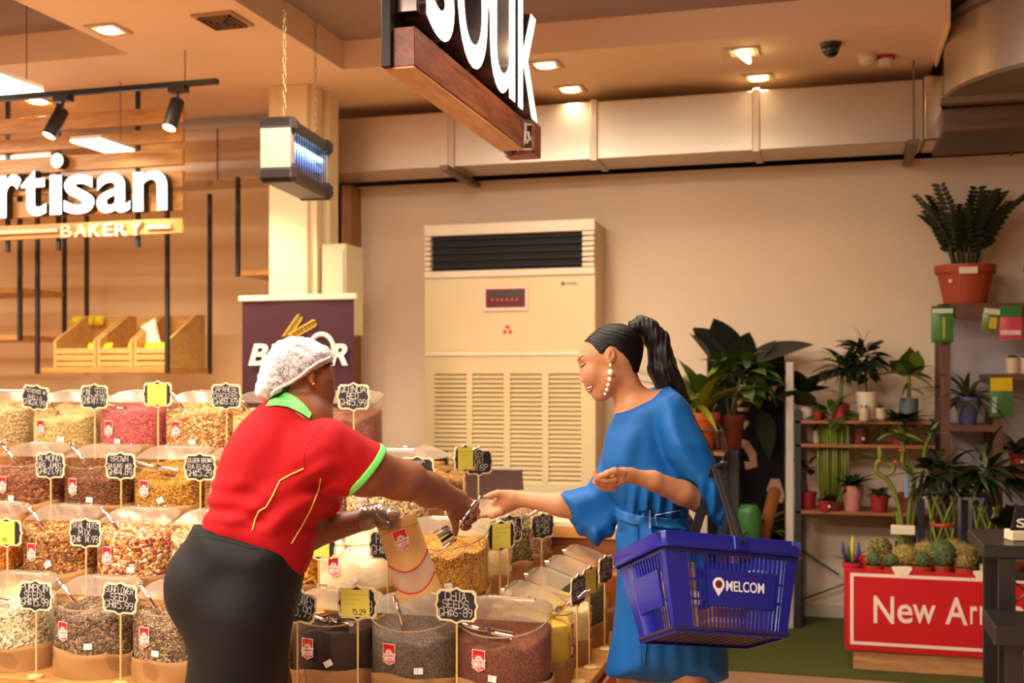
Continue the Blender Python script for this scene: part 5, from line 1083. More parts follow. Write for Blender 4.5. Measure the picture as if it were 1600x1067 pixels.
# ---- cacti and flowers in the planter
cact = grain('cactus_skin', [(96, 100, 46), (140, 118, 60), (70, 84, 40), (168, 132, 74)], 90, .8, 1.0, .006)
ZB = BZ1-.07
def ball_cactus(px, py, r, Y, label, sz=1.0, m_=None):
    c = onY(px, py, Y); t = thing('ball_cactus', label, 'cactus', (c.x, Y, ZB), 0, 'cacti in the red planter box'); zc = max(r*sz*.9, c.z-ZB)
    m = MB(); n_ = 24; vs = []; fs = []; K = 10
    for i in range(K+1):
        th = math.pi*i/K
        for k in range(n_): a = 2*math.pi*k/n_; rr = r*math.sin(th)*(1+.07*math.cos(12*a)); vs.append((rr*math.cos(a), rr*math.sin(a), zc-r*sz*math.cos(th)))
    for i in range(K):
        for k in range(n_): fs.append((i*n_+k, i*n_+(k+1) % n_, (i+1)*n_+(k+1) % n_, (i+1)*n_+k))
    m.add(vs, fs); put('body', m, m_ or cact, t, True)
    m = MB()
    for k in range(160):
        a = rp_.uniform(0, 6.283); z = rp_.uniform(-.5, 1); q = Vector((math.sqrt(1-z*z)*math.cos(a), math.sqrt(1-z*z)*math.sin(a), z)); p_ = Vector((q.x*r, q.y*r, zc+q.z*r*sz)); o_ = q.orthogonal().normalized()*.0012; m.add([p_-o_, p_+o_, p_+q*.016], [(0, 1, 2)])
    tag(put('spines', m, mat('spine', (190, 150, 90), .8), t), kind='stuff')
    m = MB(); m.lathe([(.04, 0), (.048, max(.03, zc-r*sz*.75)), (.044, max(.03, zc-r*sz*.75))], n=16, cap1=False); put('pot', m, mat('pot_terra', potmats['terra'], .5), t)
gold = grain('cactus_gold', [(150, 126, 54), (176, 146, 70), (120, 108, 50)], 110, .8, 1.0, .006); grn = grain('cactus_green', [(72, 92, 50), (90, 104, 60), (60, 78, 44)], 90, .8, .8, .006)
for (x, y, r, Y, lab, sz, mm) in ((1375, 856, .058, 6.1, 'tall round brown cactus at the left of the planter', 1.0, cact), (1366, 874, .038, 5.95, 'small green cactus in front of the tall round brown one', .9, grn), (1392, 876, .035, 5.96, 'small dark cactus between two larger ones', 1, grn), (1415, 868, .060, 6.0, 'shaggy golden cactus under the taped white strip', .95, gold), (1442, 874, .04, 5.96, 'small dark cactus right of the shaggy golden one', 1, grn),
        (1473, 866, .062, 5.98, 'tall oval green cactus in the middle of the planter', 1.15, grn), (1448, 862, .06, 6.12, 'golden cactus behind the oval green one on its left', .9, gold), (1505, 866, .064, 6.08, 'golden brown cactus right of the oval green one', .9, gold), (1508, 878, .04, 5.94, 'small brown cactus low at the right of the planter', .9, cact), (1490, 856, .055, 6.2, 'golden cactus at the back of the planter', .9, gold)):
    ball_cactus(x, y, r, Y, lab, sz, mm)
c = onY(1332, 884, 5.97); t = thing('hyacinth_pot', 'pink pot with yellow and blue flower spikes at the planter left corner', 'plant', (c.x, 5.97, ZB)); pot(t, .045, .038, max(.05, c.z-ZB+.02), 'hotpink'); hz = max(.05, c.z-ZB+.02)
for (dx, hh, mm) in ((0, .13, (214, 190, 40)), (-.045, .10, (46, 60, 140)), (.03, .1, (46, 60, 140)), (-.02, .08, (60, 90, 40))):
    m = MB(); m.tube([(dx*.5, 0, hz-.01), (dx, 0, hz+hh*.5), (dx, 0, hz+hh)], [.004, .010, .004], 8); put('flower_spike', m, mat('flower_%d_%d' % mm[:2], mm, .5, var=.3, vs=80, bump=.6, bs=200), t, True)
rosette(t, 'st_mid', (0, 0, hz-.01), 10, .09, .6, 1.4)
c = onY(1538, 886, 5.93); t = thing('seed_marker', 'pale wooden plant marker stuck in the planter near the dark stand', 'marker', (c.x, 5.95, ZB)); m = MB(); m.box(-.02, .02, -.003, .003, 0, .11, .002); put('blade', m, mat('marker', (196, 160, 110), .6), t); m = MB(); m.box(-.014, .014, -.0045, -.003, .06, .1); put('paper', m, tape, t)
# ---- tall lucky bamboos standing behind the cacti
glass = clear('vase_glass', (235, 245, 235), 1.2, .03, .05)
def vase(t, r, h): m = MB(); m.lathe([(r, 0), (r, h)], n=20, cap1=False); put('glass_vase', m, glass, t, True)
c = onY(1415, 890, 6.27); t = thing('curly_bamboo', 'lucky bamboo with curling stems, a white tag and orange tips', 'plant', (c.x, 6.27, ZB)); vase(t, .055, .16)
def pth(t, pts, Y, r, m_=None, name='stalk'):
    q = [onY(x, y, Y)-Vector(t.location) for x, y in pts]
    sm = []                                   # rounded through the given points
    for i in range(len(q)-1):
        a, b, c_, d_ = q[max(i-1, 0)], q[i], q[i+1], q[min(i+2, len(q)-1)]
        for k in range(5): u = k/5; sm.append(.5*((2*b)+(c_-a)*u+(2*a-5*b+4*c_-d_)*u*u+(3*b-a-3*c_+d_)*u**3))
    sm.append(q[-1]); m = MB(); m.tube(sm, r, 8); return put(name, m, m_ or G_stalk, t, True)
pth(t, [(1413, 884), (1408, 810), (1398, 770), (1385, 748), (1370, 738), (1372, 720), (1384, 724), (1396, 728), (1394, 738), (1384, 742)], 6.25, .011); pth(t, [(1417, 884), (1420, 800), (1428, 760), (1422, 740), (1410, 725), (1412, 700), (1408, 690)], 6.28, .011); pth(t, [(1420, 884), (1424, 830), (1432, 780), (1440, 750), (1446, 700), (1455, 680)], 6.3, .010); pth(t, [(1411, 884), (1404, 820), (1402, 800)], 6.27, .011)
for (x, y, n_) in ((1376, 720, 4), (1410, 690, 7), (1455, 680, 6), (1425, 742, 6), (1400, 680, 5)):
    q = onY(x, y, 6.27)-Vector(t.location); rosette(t, 'st_lt', q, n_, .12, .2, 1.3, .3, .004); rosette(t, 'ov_mid', q, 4, .08, .1, 1.2, .3, .004)
for (x, y) in ((1407, 704), (1399, 722), (1375, 720)): q = onY(x, y, 6.24)-Vector(t.location); m = MB(); m.ball(q, .010, 8, 6); put('wax_tip', m, mat('wax_orange', (206, 70, 30), .4), t, True)
q = onY(1411, 828, 6.2)-Vector(t.location); m = MB(); m.box(q.x-.06, q.x+.06, q.y-.003, q.y+.003, q.z-.025, q.z+.025, .004); put('price_tag', m, tape, t)
q = onY(1417, 760, 6.22)-Vector(t.location); m = MB(); m.box(q.x-.012, q.x+.012, q.y-.004, q.y+.004, q.z-.06, q.z+.06, .004); put('hang_tag', m, mat('tag_blue', (120, 140, 160), .4), t)
def braided(px, Y, label, ytop, ybot, hw, leaves, lw):
    c = onY(px, 890, Y); t = thing('braided_bamboo', label, 'plant', (c.x, Y, ZB)); z1 = zat(px, ytop, Y)-ZB; z0 = .0; vase(t, hw*.8, .12)
    for k in range(10):
        ph = 2*math.pi*k/10; sg = 1 if k % 2 else -1; pts = []
        for j in range(16): v_ = j/15; a = ph+sg*v_*2.4; rr = hw*(.9-.25*math.sin(math.pi*v_)); pts.append((rr*math.cos(a), rr*math.sin(a), z0+(z1-z0)*v_))
        m = MB(); m.tube(pts, .0075, 6); put('stalk', m, G_stalk, t, True)
    m = MB(); m.lathe([(hw*.75, -.008), (hw*.78, 0), (hw*.75, .008)], (0, 0, z1*.62), 16, cap0=False, cap1=False); put('red_tie', m, mat('tie_red', (186, 50, 24), .5), t)
    for (kind, n_, L, zz, r) in leaves: cloud(t, kind, (0, 0, z1+zz), r, n_, L)
    return t
braided(1473, 6.28, 'braided lucky bamboo with dark leaves in the middle of the planter', 772, 850, .085, (('st_dark', 34, .17, .08, (.16, .12, .13)), ('ov_dark', 34, .14, .1, (.16, .12, .12)), ('ov_mid', 10, .13, .06, (.14, .1, .1))), 1)
tb = braided(1541, 6.28, 'braided lucky bamboo with long leaves near the dark stand', 790, 840, .07, (('st_dark', 40, .19, .14, (.18, .12, .15)), ('ov_dark', 26, .16, .16, (.16, .12, .12)), ('st_mid', 14, .18, .16, (.18, .1, .12))), 1)
t = thing('broad_leaf_plant', 'plant with big round dark leaves at the right edge of the planter', 'plant', onY(1585, 890, 6.1)); t.location.z = ZB; pot(t, .06, .05, .1, 'brown'); m = MB(); m.tube([(0, 0, .08), (0, 0, .3)], .008, 6); put('stem', m, G_stalk, t)
for (dx, dz, L, rl) in ((-.8, .5, .17, .6), (.5, .6, .16, -.3), (-.4, .9, .17, .9), (-.9, .0, .15, .3), (.8, .2, .16, .2), (.1, .9, .16, -.7), (-.6, -.2, .13, .5)): leaf(t, 'he_dark', (0, 0, .28), (dx, -.4, dz), L, rl)
# ---- plastic chair behind the planter
chm = mat('chair_grey', (52, 54, 62), .45)
t = thing('plastic_chair', 'dark grey slatted plastic chair behind the braided bamboos', 'chair', (onY(1490, 800, 6.72).x, 6.72, 0)); wz = zat(1490, 772, 6.72)
for k in range(7): x = -.17+.057*k; m = MB(); m.box(x-.019, x+.019, .0, .012, .42, wz-.03, .004); put('back_slat', m, chm, t)
m = MB(); m.tube([(-.21, .006, .42), (-.21, .006, wz-.06), (-.16, .006, wz), (.16, .006, wz), (.21, .006, wz-.06), (.21, .006, .42)], .016, 8); put('back_frame', m, chm, t, True)
m = MB(); m.box(-.22, .22, -.33, 0.0, .4, .425, .008); put('seat', m, chm, t)
for (x, y) in ((-.2, -.02), (.2, -.02), (-.2, -.31), (.2, -.31)): m = MB(); m.tube([(x, y, 0), (x*.95, y, .41)], [.016, .02], 8); put('leg', m, chm, t)
# ---- tall shelf plants
t = thing('zz_plant', 'dark feathery ZZ plant in big terracotta pot on top of the tall shelf', 'plant', (onY(1508, 474, 6.91).x, 6.91, zt+.006)); pot(t, .155, .115, .225, 'terra'); zl = .2
m = MB()
pts = [Vector((0, 0, 0)), Vector((.02, 0, .2)), Vector((.07, 0, .36)), Vector((.15, 0, .47))]; m.tube(pts, [.007, .006, .005, .003], 5)
lfv = [(0, 0, 0), (.35, -.19, .02), (.7, -.17, .02), (1, 0, 0), (.7, .17, .02), (.35, .19, .02)]
for k in range(11):
    v_ = .28+.72*k/10; i = min(2, int(v_*3)); u = v_*3-i; c_ = pts[i].lerp(pts[i+1], u)
    for sg in (-1, 1):
        d = Vector((.45+.2*v_, sg*.9, .25)).normalized(); up = Vector((1, 0, -.3)); sd = d.cross(up).normalized(); nn_ = sd.cross(d); L = .088*(1.1-.4*v_)
        m.add([c_+(d*a+sd*b+nn_*e)*L for a, b, e in lfv]+[c_+(d*a+sd*b+nn_*e)*L+nn_*.002 for a, b, e in lfv], [(0, 1, 2, 3, 4, 5), (11, 10, 9, 8, 7, 6)])
ME_fr = m.mesh('frond', lg('zz', (34, 44, 16), .35), False)
for k in range(24):
    o = link('frond', ME_fr, t); az = k*2.4; o.location = (.06*math.cos(az), .06*math.sin(az), zl); s_ = rp_.uniform(.72, .98); o.scale = (s_*rp_.uniform(.6, 1.25), s_, s_); o.rotation_euler = (0, rp_.uniform(-.1, .25), az)
m = MB(); m.box(-.05, .05, -.168, -.160, .165, .205, .004); put('price_label', m, tape, t); m = MB(); m.ball((-.09, -.125, .13), .012, 8, 6, (1, .4, 1)); put('price_dot', m, tape, t)
t = thing('edge_plant', 'pot plant on the shelf top whose leaf enters at the right picture edge', 'plant', (onY(1640, 474, 6.9).x, 6.9, zt+.006)); pot(t, .12, .09, .2, 'terra'); m = MB(); m.tube([(0, 0, .18), (0, 0, .42)], .008, 6); put('stem', m, G_stalk, t); leaf(t, 'ov_dark', (0, -.03, .40), (-.75, -.3, -.55), .3, .4); leaf(t, 'ov_dark', (0, 0, .4), (.8, 0, .4), .28); leaf(t, 'ov_mid', (0, 0, .4), (.2, .3, .9), .26)
t = thing('grassy_plant', 'grassy plant in violet-blue vase in the tall shelf', 'plant', (onY(1512, 664, 6.85).x, 6.85, Z22)); pot(t, .07, .045, .155, 'purple', False, True); rosette(t, 'st_olive', (0, 0, .15), 40, .20, .1, 1.5, .35, .015); rosette(t, 'st_olive', (0, 0, .15), 14, .15, -.5, .2, .3, .02); m = MB(); m.ball((.0, -.066, .11), .011, 8, 6, (1, .4, 1)); put('price_dot', m, tape, t)
for px, lab in ((1582, 'small cream cactus cup on the right shelf above the yellow seed packet'), (1604, 'small cream cactus cup cut by the right picture edge')):
    t = thing('cactus_cup', lab, 'plant', (onY(px, 584, 6.85).x, 6.85, Z23)); pot(t, .036, .032, .09, 'cream', False); m = MB(); m.ball((0, 0, .085), .03, 12, 8, (1, 1, .7)); put('cactus', m, G_mid, t, True)
t = thing('small_red_pot_plant', 'dark leaved plant in red pot at the right edge of the tall shelf', 'plant', (onY(1592, 742, 6.85).x, 6.85, Z25)); pot(t, .05, .042, .12, 'red'); rosette(t, 'ov_blk', (0, 0, .13), 14, .12, .0, 1.2); m = MB(); m.ball((.01, -.046, .07), .01, 8, 6, (1, .4, 1)); put('price_dot', m, tape, t)
# ---- seed packets hung on the shelf
def packet(x0, y0, x1, y1, cols, label, rot=0, Y=6.725):
    a = onY(x0, y1, Y); b = onY(x1, y0, Y); w, h = b.x-a.x, b.z-a.z; t = thing('seed_packet', label, 'seed packet', ((a.x+b.x)/2, Y, a.z)); t.rotation_euler = (0, rot, 0)
    m = MB(); n_ = 6; vs = []
    for j in range(n_+1):
        for i in range(n_+1): u, v_ = i/n_, j/n_; th = .009*math.sin(math.pi*u)*math.sin(math.pi*v_)+.0015; vs.append(((u-.5)*w, -th, v_*h))
    k = len(vs); fs = [(j*7+i, j*7+i+1, j*7+i+8, j*7+i+7) for j in range(6) for i in range(6)]; m.add(vs+[(x, -y, z) for x, y, z in vs], fs+[tuple(q+k for q in f[::-1]) for f in fs]); put('packet', m, mat('pk_%d%d%d' % cols[0], cols[0], .3, var=.35, vs=18, coat=.3), t, True)
    def stripe(v0, v1, c, nm, u0=.04, u1=.96):
        m = MB(); m.box(-w/2+w*u0, -w/2+w*u1, -.0125, -.0105, h*v0, h*v1); put(nm, m, mat('pk_%d%d%d' % c, c, .35, var=.2, vs=25), t)
    for q in cols[1:]: stripe(*q)
    return t
packet(1455, 478, 1490, 535, ((60, 120, 44), (.8, .93, (210, 214, 190), 'title_band'), (.0, .05, (20, 90, 50), 'lower_edge'), (.94, 1, (20, 90, 50), 'upper_edge'), (.1, .7, (170, 170, 60), 'picture', .5, .62)), 'green seed packet with pale title hanging at the shelf left corner')
packet(1532, 480, 1561, 519, ((96, 110, 40), (.72, .94, (206, 206, 190), 'title_band'), (.15, .6, (210, 180, 50), 'picture', .4, .8)), 'tilted seed packet with yellow flower picture', .12)
packet(1561, 478, 1597, 531, ((206, 70, 84), (.68, 1, (40, 120, 40), 'title_band'), (.14, .28, (232, 190, 190), 'small_print', .05, .95)), 'pink and green seed packet at the shelf top right')
packet(1546, 590, 1583, 651, ((62, 110, 50), (.66, 1, (214, 180, 20), 'title_band'), (.1, .5, (170, 190, 190), 'picture', .1, .3)), 'green seed packet with yellow header hanging lower on the shelf')
m = MB(); 
# ---- dark stand at the right edge with a box on it
FD_ = 2.95; dk2 = mat('stand_black', (34, 30, 30), .35, var=.2, vs=6, coat=.15)
c = P(1535, 852, FD_); gx = c.x; gy = c.y; ztp = P(1535, 851, FD_).z; zlo = P(1545, 965, FD_-.12).z
t = thing('black_display_stand', 'black stepped display stand at the right picture edge', 'display stand', (gx+.3, gy+.15, 0), world=True)
m = MB(); m.box(gx, gx+.75, gy, gy+.35, ztp-.035, ztp, .004); put('upper_board', m, dk2, t)
m = MB(); m.box(gx+.0, gx+.75, gy-.22, gy-.01, zlo-.05, zlo, .004); put('lower_board', m, dk2, t)
for (x, y0, y1, z1) in ((gx+.04, gy+.0, gy+.03, ztp-.035), (gx+.04, gy+.30, gy+.33, ztp-.035), (gx+.69, gy+.0, gy+.03, ztp-.035), (gx+.03, gy-.2, gy-.17, zlo-.05), (gx+.69, gy-.2, gy-.17, zlo-.05)): m = MB(); m.box(x, x+.04, y0, y1, 0, z1); put('post', m, dk2, t)
m = MB(); m.box(gx+.08, gx+.69, gy-.19, gy-.175, .05, zlo-.06); put('front_panel', m, mat('stand_panel', (40, 36, 40), .4, var=.1), t)
m = MB()
for k in range(8):
    for sg in (-1, 1): x = gx+.11+.05*k; m.tube([(x-sg*.05, gy+.015, zlo+.0), (x+sg*.05, gy+.015, ztp-.08)], .003, 5)
put('wire_mesh', m, mat('mesh_brown', (84, 66, 52), .4, .5), t)
m = MB(); m.box(gx+.08, gx+.69, gy+.005, gy+.025, ztp-.09, ztp-.07); m2 = put('mesh_frame', m, dk2, t)
c = P(1592, 836, FD_+.06); t = thing('price_block', 'small dark card with white S printed, leaning on a white block at the right edge', 'price block', (c.x+.02, gy+.12, ztp), PHI)
m = MB(); m.box(-.045, .06, -.02, .03, 0, .028, .003); put('block', m, mat('block_cream', (226, 206, 170), .5), t)
m = MB(); m.prism([(-.045, .028), (.06, .028), (.06, .095), (-.03, .095)], -.003, .003, frameM((0, -.012, 0), (1,0,0), (0,0,1))); card = put('card', m, boardm, t)
me = text_mesh('S.', chalk, .02, .01); fit(me, frameM((-.03, -.0155, .036), (1,0,0), (0,0,1)), .034, .024, .001); link('lettering', me, card)
# ================================================================ people: smooth volumes turned into one skin each
def CF(x, y, D): return np.array([(x-800)/F*D, D, H+(597-y)/F*D])
class Vol:
    def __init__(s, lo, hi, h):
        s.lo = np.array(lo, float); s.h = h; s.n = np.ceil((np.array(hi)-s.lo)/h).astype(int)+1; s.d = np.full(s.n, 9.0, np.float32)
    def blk(s, lo, hi):
        i0 = np.maximum(np.floor((lo-s.lo)/s.h).astype(int), 0); i1 = np.minimum(np.ceil((hi-s.lo)/s.h).astype(int)+1, s.n)
        if (i1 <= i0).any(): return None
        sl = tuple(slice(a, b) for a, b in zip(i0, i1)); ax = [(s.lo[k]+s.h*np.arange(i0[k], i1[k])).astype(np.float32) for k in range(3)]
        return sl, ax[0][:, None, None], ax[1][None, :, None], ax[2][None, None, :]
    def put(s, sl, d, k, op):
        a = s.d[sl]
        if op == 'sub': d = -d; k = max(k, 1e-4); hh = np.maximum(k-np.abs(a-d), 0)/k; s.d[sl] = np.maximum(a, d)+hh*hh*k*.25
        else: k = max(k, 1e-4); hh = np.maximum(k-np.abs(a-d), 0)/k; s.d[sl] = np.minimum(a, d)-hh*hh*k*.25
        return s
    def cone(s, a, b, ra, rb, k=.015, op='add', flat=None):
        a = np.array(a, float); b = np.array(b, float); m = max(ra, rb)*(max(1, flat[1]) if flat else 1)+k+.012; q = s.blk(np.minimum(a, b)-m, np.maximum(a, b)+m)
        if q is None: return s
        sl, X, Y, Z = q; ab = b-a; L2 = (ab**2).sum()+1e-12
        px, py, pz = X-a[0], Y-a[1], Z-a[2]; t = np.clip((px*ab[0]+py*ab[1]+pz*ab[2])/L2, 0, 1)
        qx, qy, qz = px-t*ab[0], py-t*ab[1], pz-t*ab[2]; d2 = qx*qx+qy*qy+qz*qz
        if flat:
            nv = np.array(flat[0], float); nv /= np.linalg.norm(nv); qn = qx*nv[0]+qy*nv[1]+qz*nv[2]; d2 = d2-qn*qn+(qn/flat[1])**2
        d = np.sqrt(np.maximum(d2, 1e-12))-(ra+(rb-ra)*t)
        if flat and flat[1] < 1: d = d*(.5+.5*flat[1])
        return s.put(sl, d.astype(np.float32), k, op)
    def chain(s, pts, rs, k=.01, op='add', flat=None):
        for i in range(len(pts)-1): s.cone(pts[i], pts[i+1], rs[i], rs[i+1], k, op, flat)
        return s
    def ell(s, c, r, k=.015, op='add', tilt=0, yaw=0):
        """tilt: rotation in the image plane (clockwise positive), yaw: about the vertical"""
        c = np.array(c, float); r = np.array(r, float); m = r.max()+k+.012; q = s.blk(c-m, c+m)
        if q is None: return s
        sl, X, Y, Z = q; x, y, z = X-c[0], Y-c[1], Z-c[2]
        if yaw: x, y = x*math.cos(yaw)+y*math.sin(yaw), -x*math.sin(yaw)+y*math.cos(yaw)
        if tilt: x, z = x*math.cos(tilt)-z*math.sin(tilt), x*math.sin(tilt)+z*math.cos(tilt)
        k0 = np.sqrt((x/r[0])**2+(y/r[1])**2+(z/r[2])**2)+1e-9; k1 = np.sqrt((x/r[0]**2)**2+(y/r[1]**2)**2+(z/r[2]**2)**2)+1e-9
        return s.put(sl, (k0*(k0-1)/k1).astype(np.float32), k, op)
    def inflate(s, poly, D, T, w, k=.02, op='add', yc=None, blur=3):
        """outline in photograph pixels at distance D, given a rounded depth of half thickness T"""
        pz = np.array([CF(x, y, D) for x, y in poly]); x_, z_ = pz[:, 0], pz[:, 2]; mg = k+.02
        q = s.blk(np.array([x_.min()-mg, D-T-mg-.06, z_.min()-mg]), np.array([x_.max()+mg, D+T+mg+.06, z_.max()+mg]))
        if q is None: return s
        sl, X, Y, Z = q; gx = X[:, 0, 0][:, None]; gz = Z[0, 0, :][None, :]; best = np.full((gx.shape[0], gz.shape[1]), 9.0, np.float32); ins = np.zeros(best.shape, bool); N_ = len(x_)
        for i in range(N_):
            x0, z0, x1, z1 = x_[i], z_[i], x_[(i+1) % N_], z_[(i+1) % N_]; ex, ez = x1-x0, z1-z0
            t = np.clip(((gx-x0)*ex+(gz-z0)*ez)/(ex*ex+ez*ez+1e-12), 0, 1); best = np.minimum(best, np.sqrt((gx-x0-t*ex)**2+(gz-z0-t*ez)**2))
            c = ((z0 > gz) != (z1 > gz)) & (gx < (x1-x0)*(gz-z0)/(z1-z0+1e-12)+x0); ins ^= c
        sd = np.where(ins, best, -best)     # positive inside
        u = np.minimum(sd, w)
        for _ in range(blur):
            p = np.pad(u, 1, mode='edge'); v = (p[:-2, 1:-1]+p[2:, 1:-1]+p[1:-1, :-2]+p[1:-1, 2:]+p[1:-1, 1:-1]*2)/6; u = np.where(sd < .006, u, v)
        g = (w-u)[:, None, :]; yy = Y-D
        if yc is not None: yy = yy-yc(X, Z)
        d = np.sqrt((yy*(w/T))**2+g**2)-w
        d = np.where((sd < 0)[:, None, :], np.maximum(d, -sd[:, None, :]), d)*min(1, max(.45, T/w*.8))
        return s.put(sl, d.astype(np.float32), k, op)
    def mask(s, poly, D):
        """keep what lies inside a photograph outline (seen from the lens)"""
        q = np.array(poly, float); X = s.lo[0]+s.h*np.arange(s.n[0]); Y = s.lo[1]+s.h*np.arange(s.n[1]); Z = s.lo[2]+s.h*np.arange(s.n[2]); gx = (800+X/D*F)[:, None]; gz = (597-(Z-H)/D*F)[None, :]
        best = np.full((len(X), len(Z)), 1e6); ins = np.zeros(best.shape, bool); N_ = len(q)
        for i in range(N_):
            (x0, z0), (x1, z1) = q[i], q[(i+1) % N_]; ex, ez = x1-x0, z1-z0; t = np.clip(((gx-x0)*ex+(gz-z0)*ez)/(ex*ex+ez*ez+1e-12), 0, 1); best = np.minimum(best, np.sqrt((gx-x0-t*ex)**2+(gz-z0-t*ez)**2)); ins ^= ((z0 > gz) != (z1 > gz)) & (gx < (x1-x0)*(gz-z0)/(z1-z0+1e-12)+x0)
        sd = np.where(ins, -best, best)*D/F; s.d = np.maximum(s.d, sd[:, None, :].astype(np.float32)); return s
    def disp(s, f, band=.03):
        idx = np.nonzero(np.abs(s.d) < band); X, Y, Z = [s.lo[k]+s.h*idx[k] for k in range(3)]; s.d[idx] += f(X, Y, Z).astype(np.float32); return s
    def half(s, n_, c, k=0):
        """keep the side where (p-c).n <= 0"""
        X = s.lo[0]+s.h*np.arange(s.n[0]); Y = s.lo[1]+s.h*np.arange(s.n[1]); Z = s.lo[2]+s.h*np.arange(s.n[2]); n_ = np.array(n_, float); n_ /= np.linalg.norm(n_)
        e = (((X-c[0])*n_[0])[:, None, None]+((Y-c[1])*n_[1])[None, :, None]+((Z-c[2])*n_[2])[None, None, :]).astype(np.float32)
        s.d = np.maximum(s.d, e); return s
    def copy(s):
        v = Vol.__new__(Vol); v.lo = s.lo; v.h = s.h; v.n = s.n; v.d = s.d.copy(); return v
    def mesh(s, name, m_, base, smooth=1, paint=None):
        d = s.d; nx, ny, nz = d.shape; ins = (d < 0); cnt = np.zeros((nx-1, ny-1, nz-1), np.uint8)
        for a in (0, 1):
            for b in (0, 1):
                for c in (0, 1): cnt += ins[a:nx-1+a, b:ny-1+b, c:nz-1+c]
        I, J, K = np.nonzero((cnt > 0) & (cnt < 8)); vid = np.full((nx-1, ny-1, nz-1), -1, np.int32); vid[I, J, K] = np.arange(len(I))
        corner = [(a, b, c) for a in (0, 1) for b in (0, 1) for c in (0, 1)]; val = {q: d[I+q[0], J+q[1], K+q[2]] for q in corner}
        acc = np.zeros((len(I), 3)); wt = np.zeros(len(I))
        for q in corner:
            for ax in range(3):
                if q[ax]: continue
                r = list(q); r[ax] = 1; r = tuple(r); v0, v1 = val[q], val[r]; cr = (v0 < 0) != (v1 < 0); t = np.where(cr, v0/(v0-v1+1e-12), 0)
                for e in range(3): acc[:, e] += np.where(cr, q[e]+(t if e == ax else 0), 0)
                wt += cr
        V = (np.stack([I, J, K], 1)+acc/wt[:, None])*s.h+s.lo; faces = []
        for ax in range(3):
            sh = [slice(None)]*3; sh2 = [slice(None)]*3; sh[ax] = slice(0, -1); sh2[ax] = slice(1, None); cr = ins[tuple(sh)] != ins[tuple(sh2)]
            i = np.nonzero(cr); o1, o2 = [(1, 2), (2, 0), (0, 1)][ax]; i = [np.array(q) for q in i]; ok = (i[o1] > 0) & (i[o2] > 0) & (i[o1] < d.shape[o1]-1) & (i[o2] < d.shape[o2]-1); i = [q[ok] for q in i]
            def g(da, db): z = [q.copy() for q in i]; z[o1] -= da; z[o2] -= db; return vid[z[0], z[1], z[2]]
            Q = np.stack([g(1, 1), g(0, 1), g(0, 0), g(1, 0)], 1); sgn = ins[i[0], i[1], i[2]]; Q = np.where(sgn[:, None], Q, Q[:, ::-1]); faces.append(Q)
        Q = np.concatenate(faces); Q = Q[(Q >= 0).all(1)]
        for _ in range(smooth):
            sm = np.zeros_like(V); c = np.zeros(len(V))
            for a in range(4):
                for b in (1, 3): np.add.at(sm, Q[:, a], V[Q[:, (a+b) % 4]]); np.add.at(c, Q[:, a], 1)
            V = V*.5+.5*sm/np.maximum(c, 1)[:, None]
        me = bpy.data.meshes.new(name); Vb = V-np.array(base); me.vertices.add(len(V)); me.vertices.foreach_set('co', Vb.ravel().astype(np.float32))
        me.loops.add(Q.size); me.loops.foreach_set('vertex_index', Q.ravel().astype(np.int32)); me.polygons.add(len(Q)); me.polygons.foreach_set('loop_start', (np.arange(len(Q))*4).astype(np.int32))
        for q in (m_ if isinstance(m_, list) else [m_]): me.materials.append(q)
        me.polygons.foreach_set('use_smooth', np.ones(len(Q), bool))
        if paint is not None: ctr = V[Q].mean(1); me.polygons.foreach_set('material_index', paint(ctr[:, 0], ctr[:, 1], ctr[:, 2]).astype(np.int32))
        me.update(calc_edges=True); s.V, s.Q = V, Q; return me
from mathutils.bvhtree import BVHTree
def bvh_of(*vols):
    vs = []; fs = []
    for v in vols:
        b = len(vs); vs += v.V.tolist(); fs += (v.Q+b).tolist()
    return BVHTree.FromPolygons(vs, fs)
def drape(bvh, pts, off=.002, D=3.6, n=6):
    """photograph polyline laid on a surface: densified, cast from the lens, lifted by off"""
    out = []; o = Vector((0, 0, H)); P2 = []
    for (x0, y0), (x1, y1) in zip(pts, pts[1:]):
        for k in range(n): P2.append((x0+(x1-x0)*k/n, y0+(y1-y0)*k/n))
    P2.append(pts[-1]); last = D
    for (x, y) in P2:
        c = Vector(CF(x, y, 1.0))-o; L_ = c.length; h = bvh.ray_cast(o, c.normalized())
        if h[0] is not None: last = (h[0]-o).length/L_
        out.append(o+c*(last-off))
    return out
def cut(vol, c, n_, lo, hi):
    q = vol.blk(np.array(lo), np.array(hi)); sl, X, Y, Z = q; e = ((X-c[0])*n_[0]+(Y-c[1])*n_[1]+(Z-c[2])*n_[2]).astype(np.float32); vol.d[sl] = np.maximum(vol.d[sl], e); return vol
def loc(pts, base): b = Vector(base); return [p-b for p in pts]
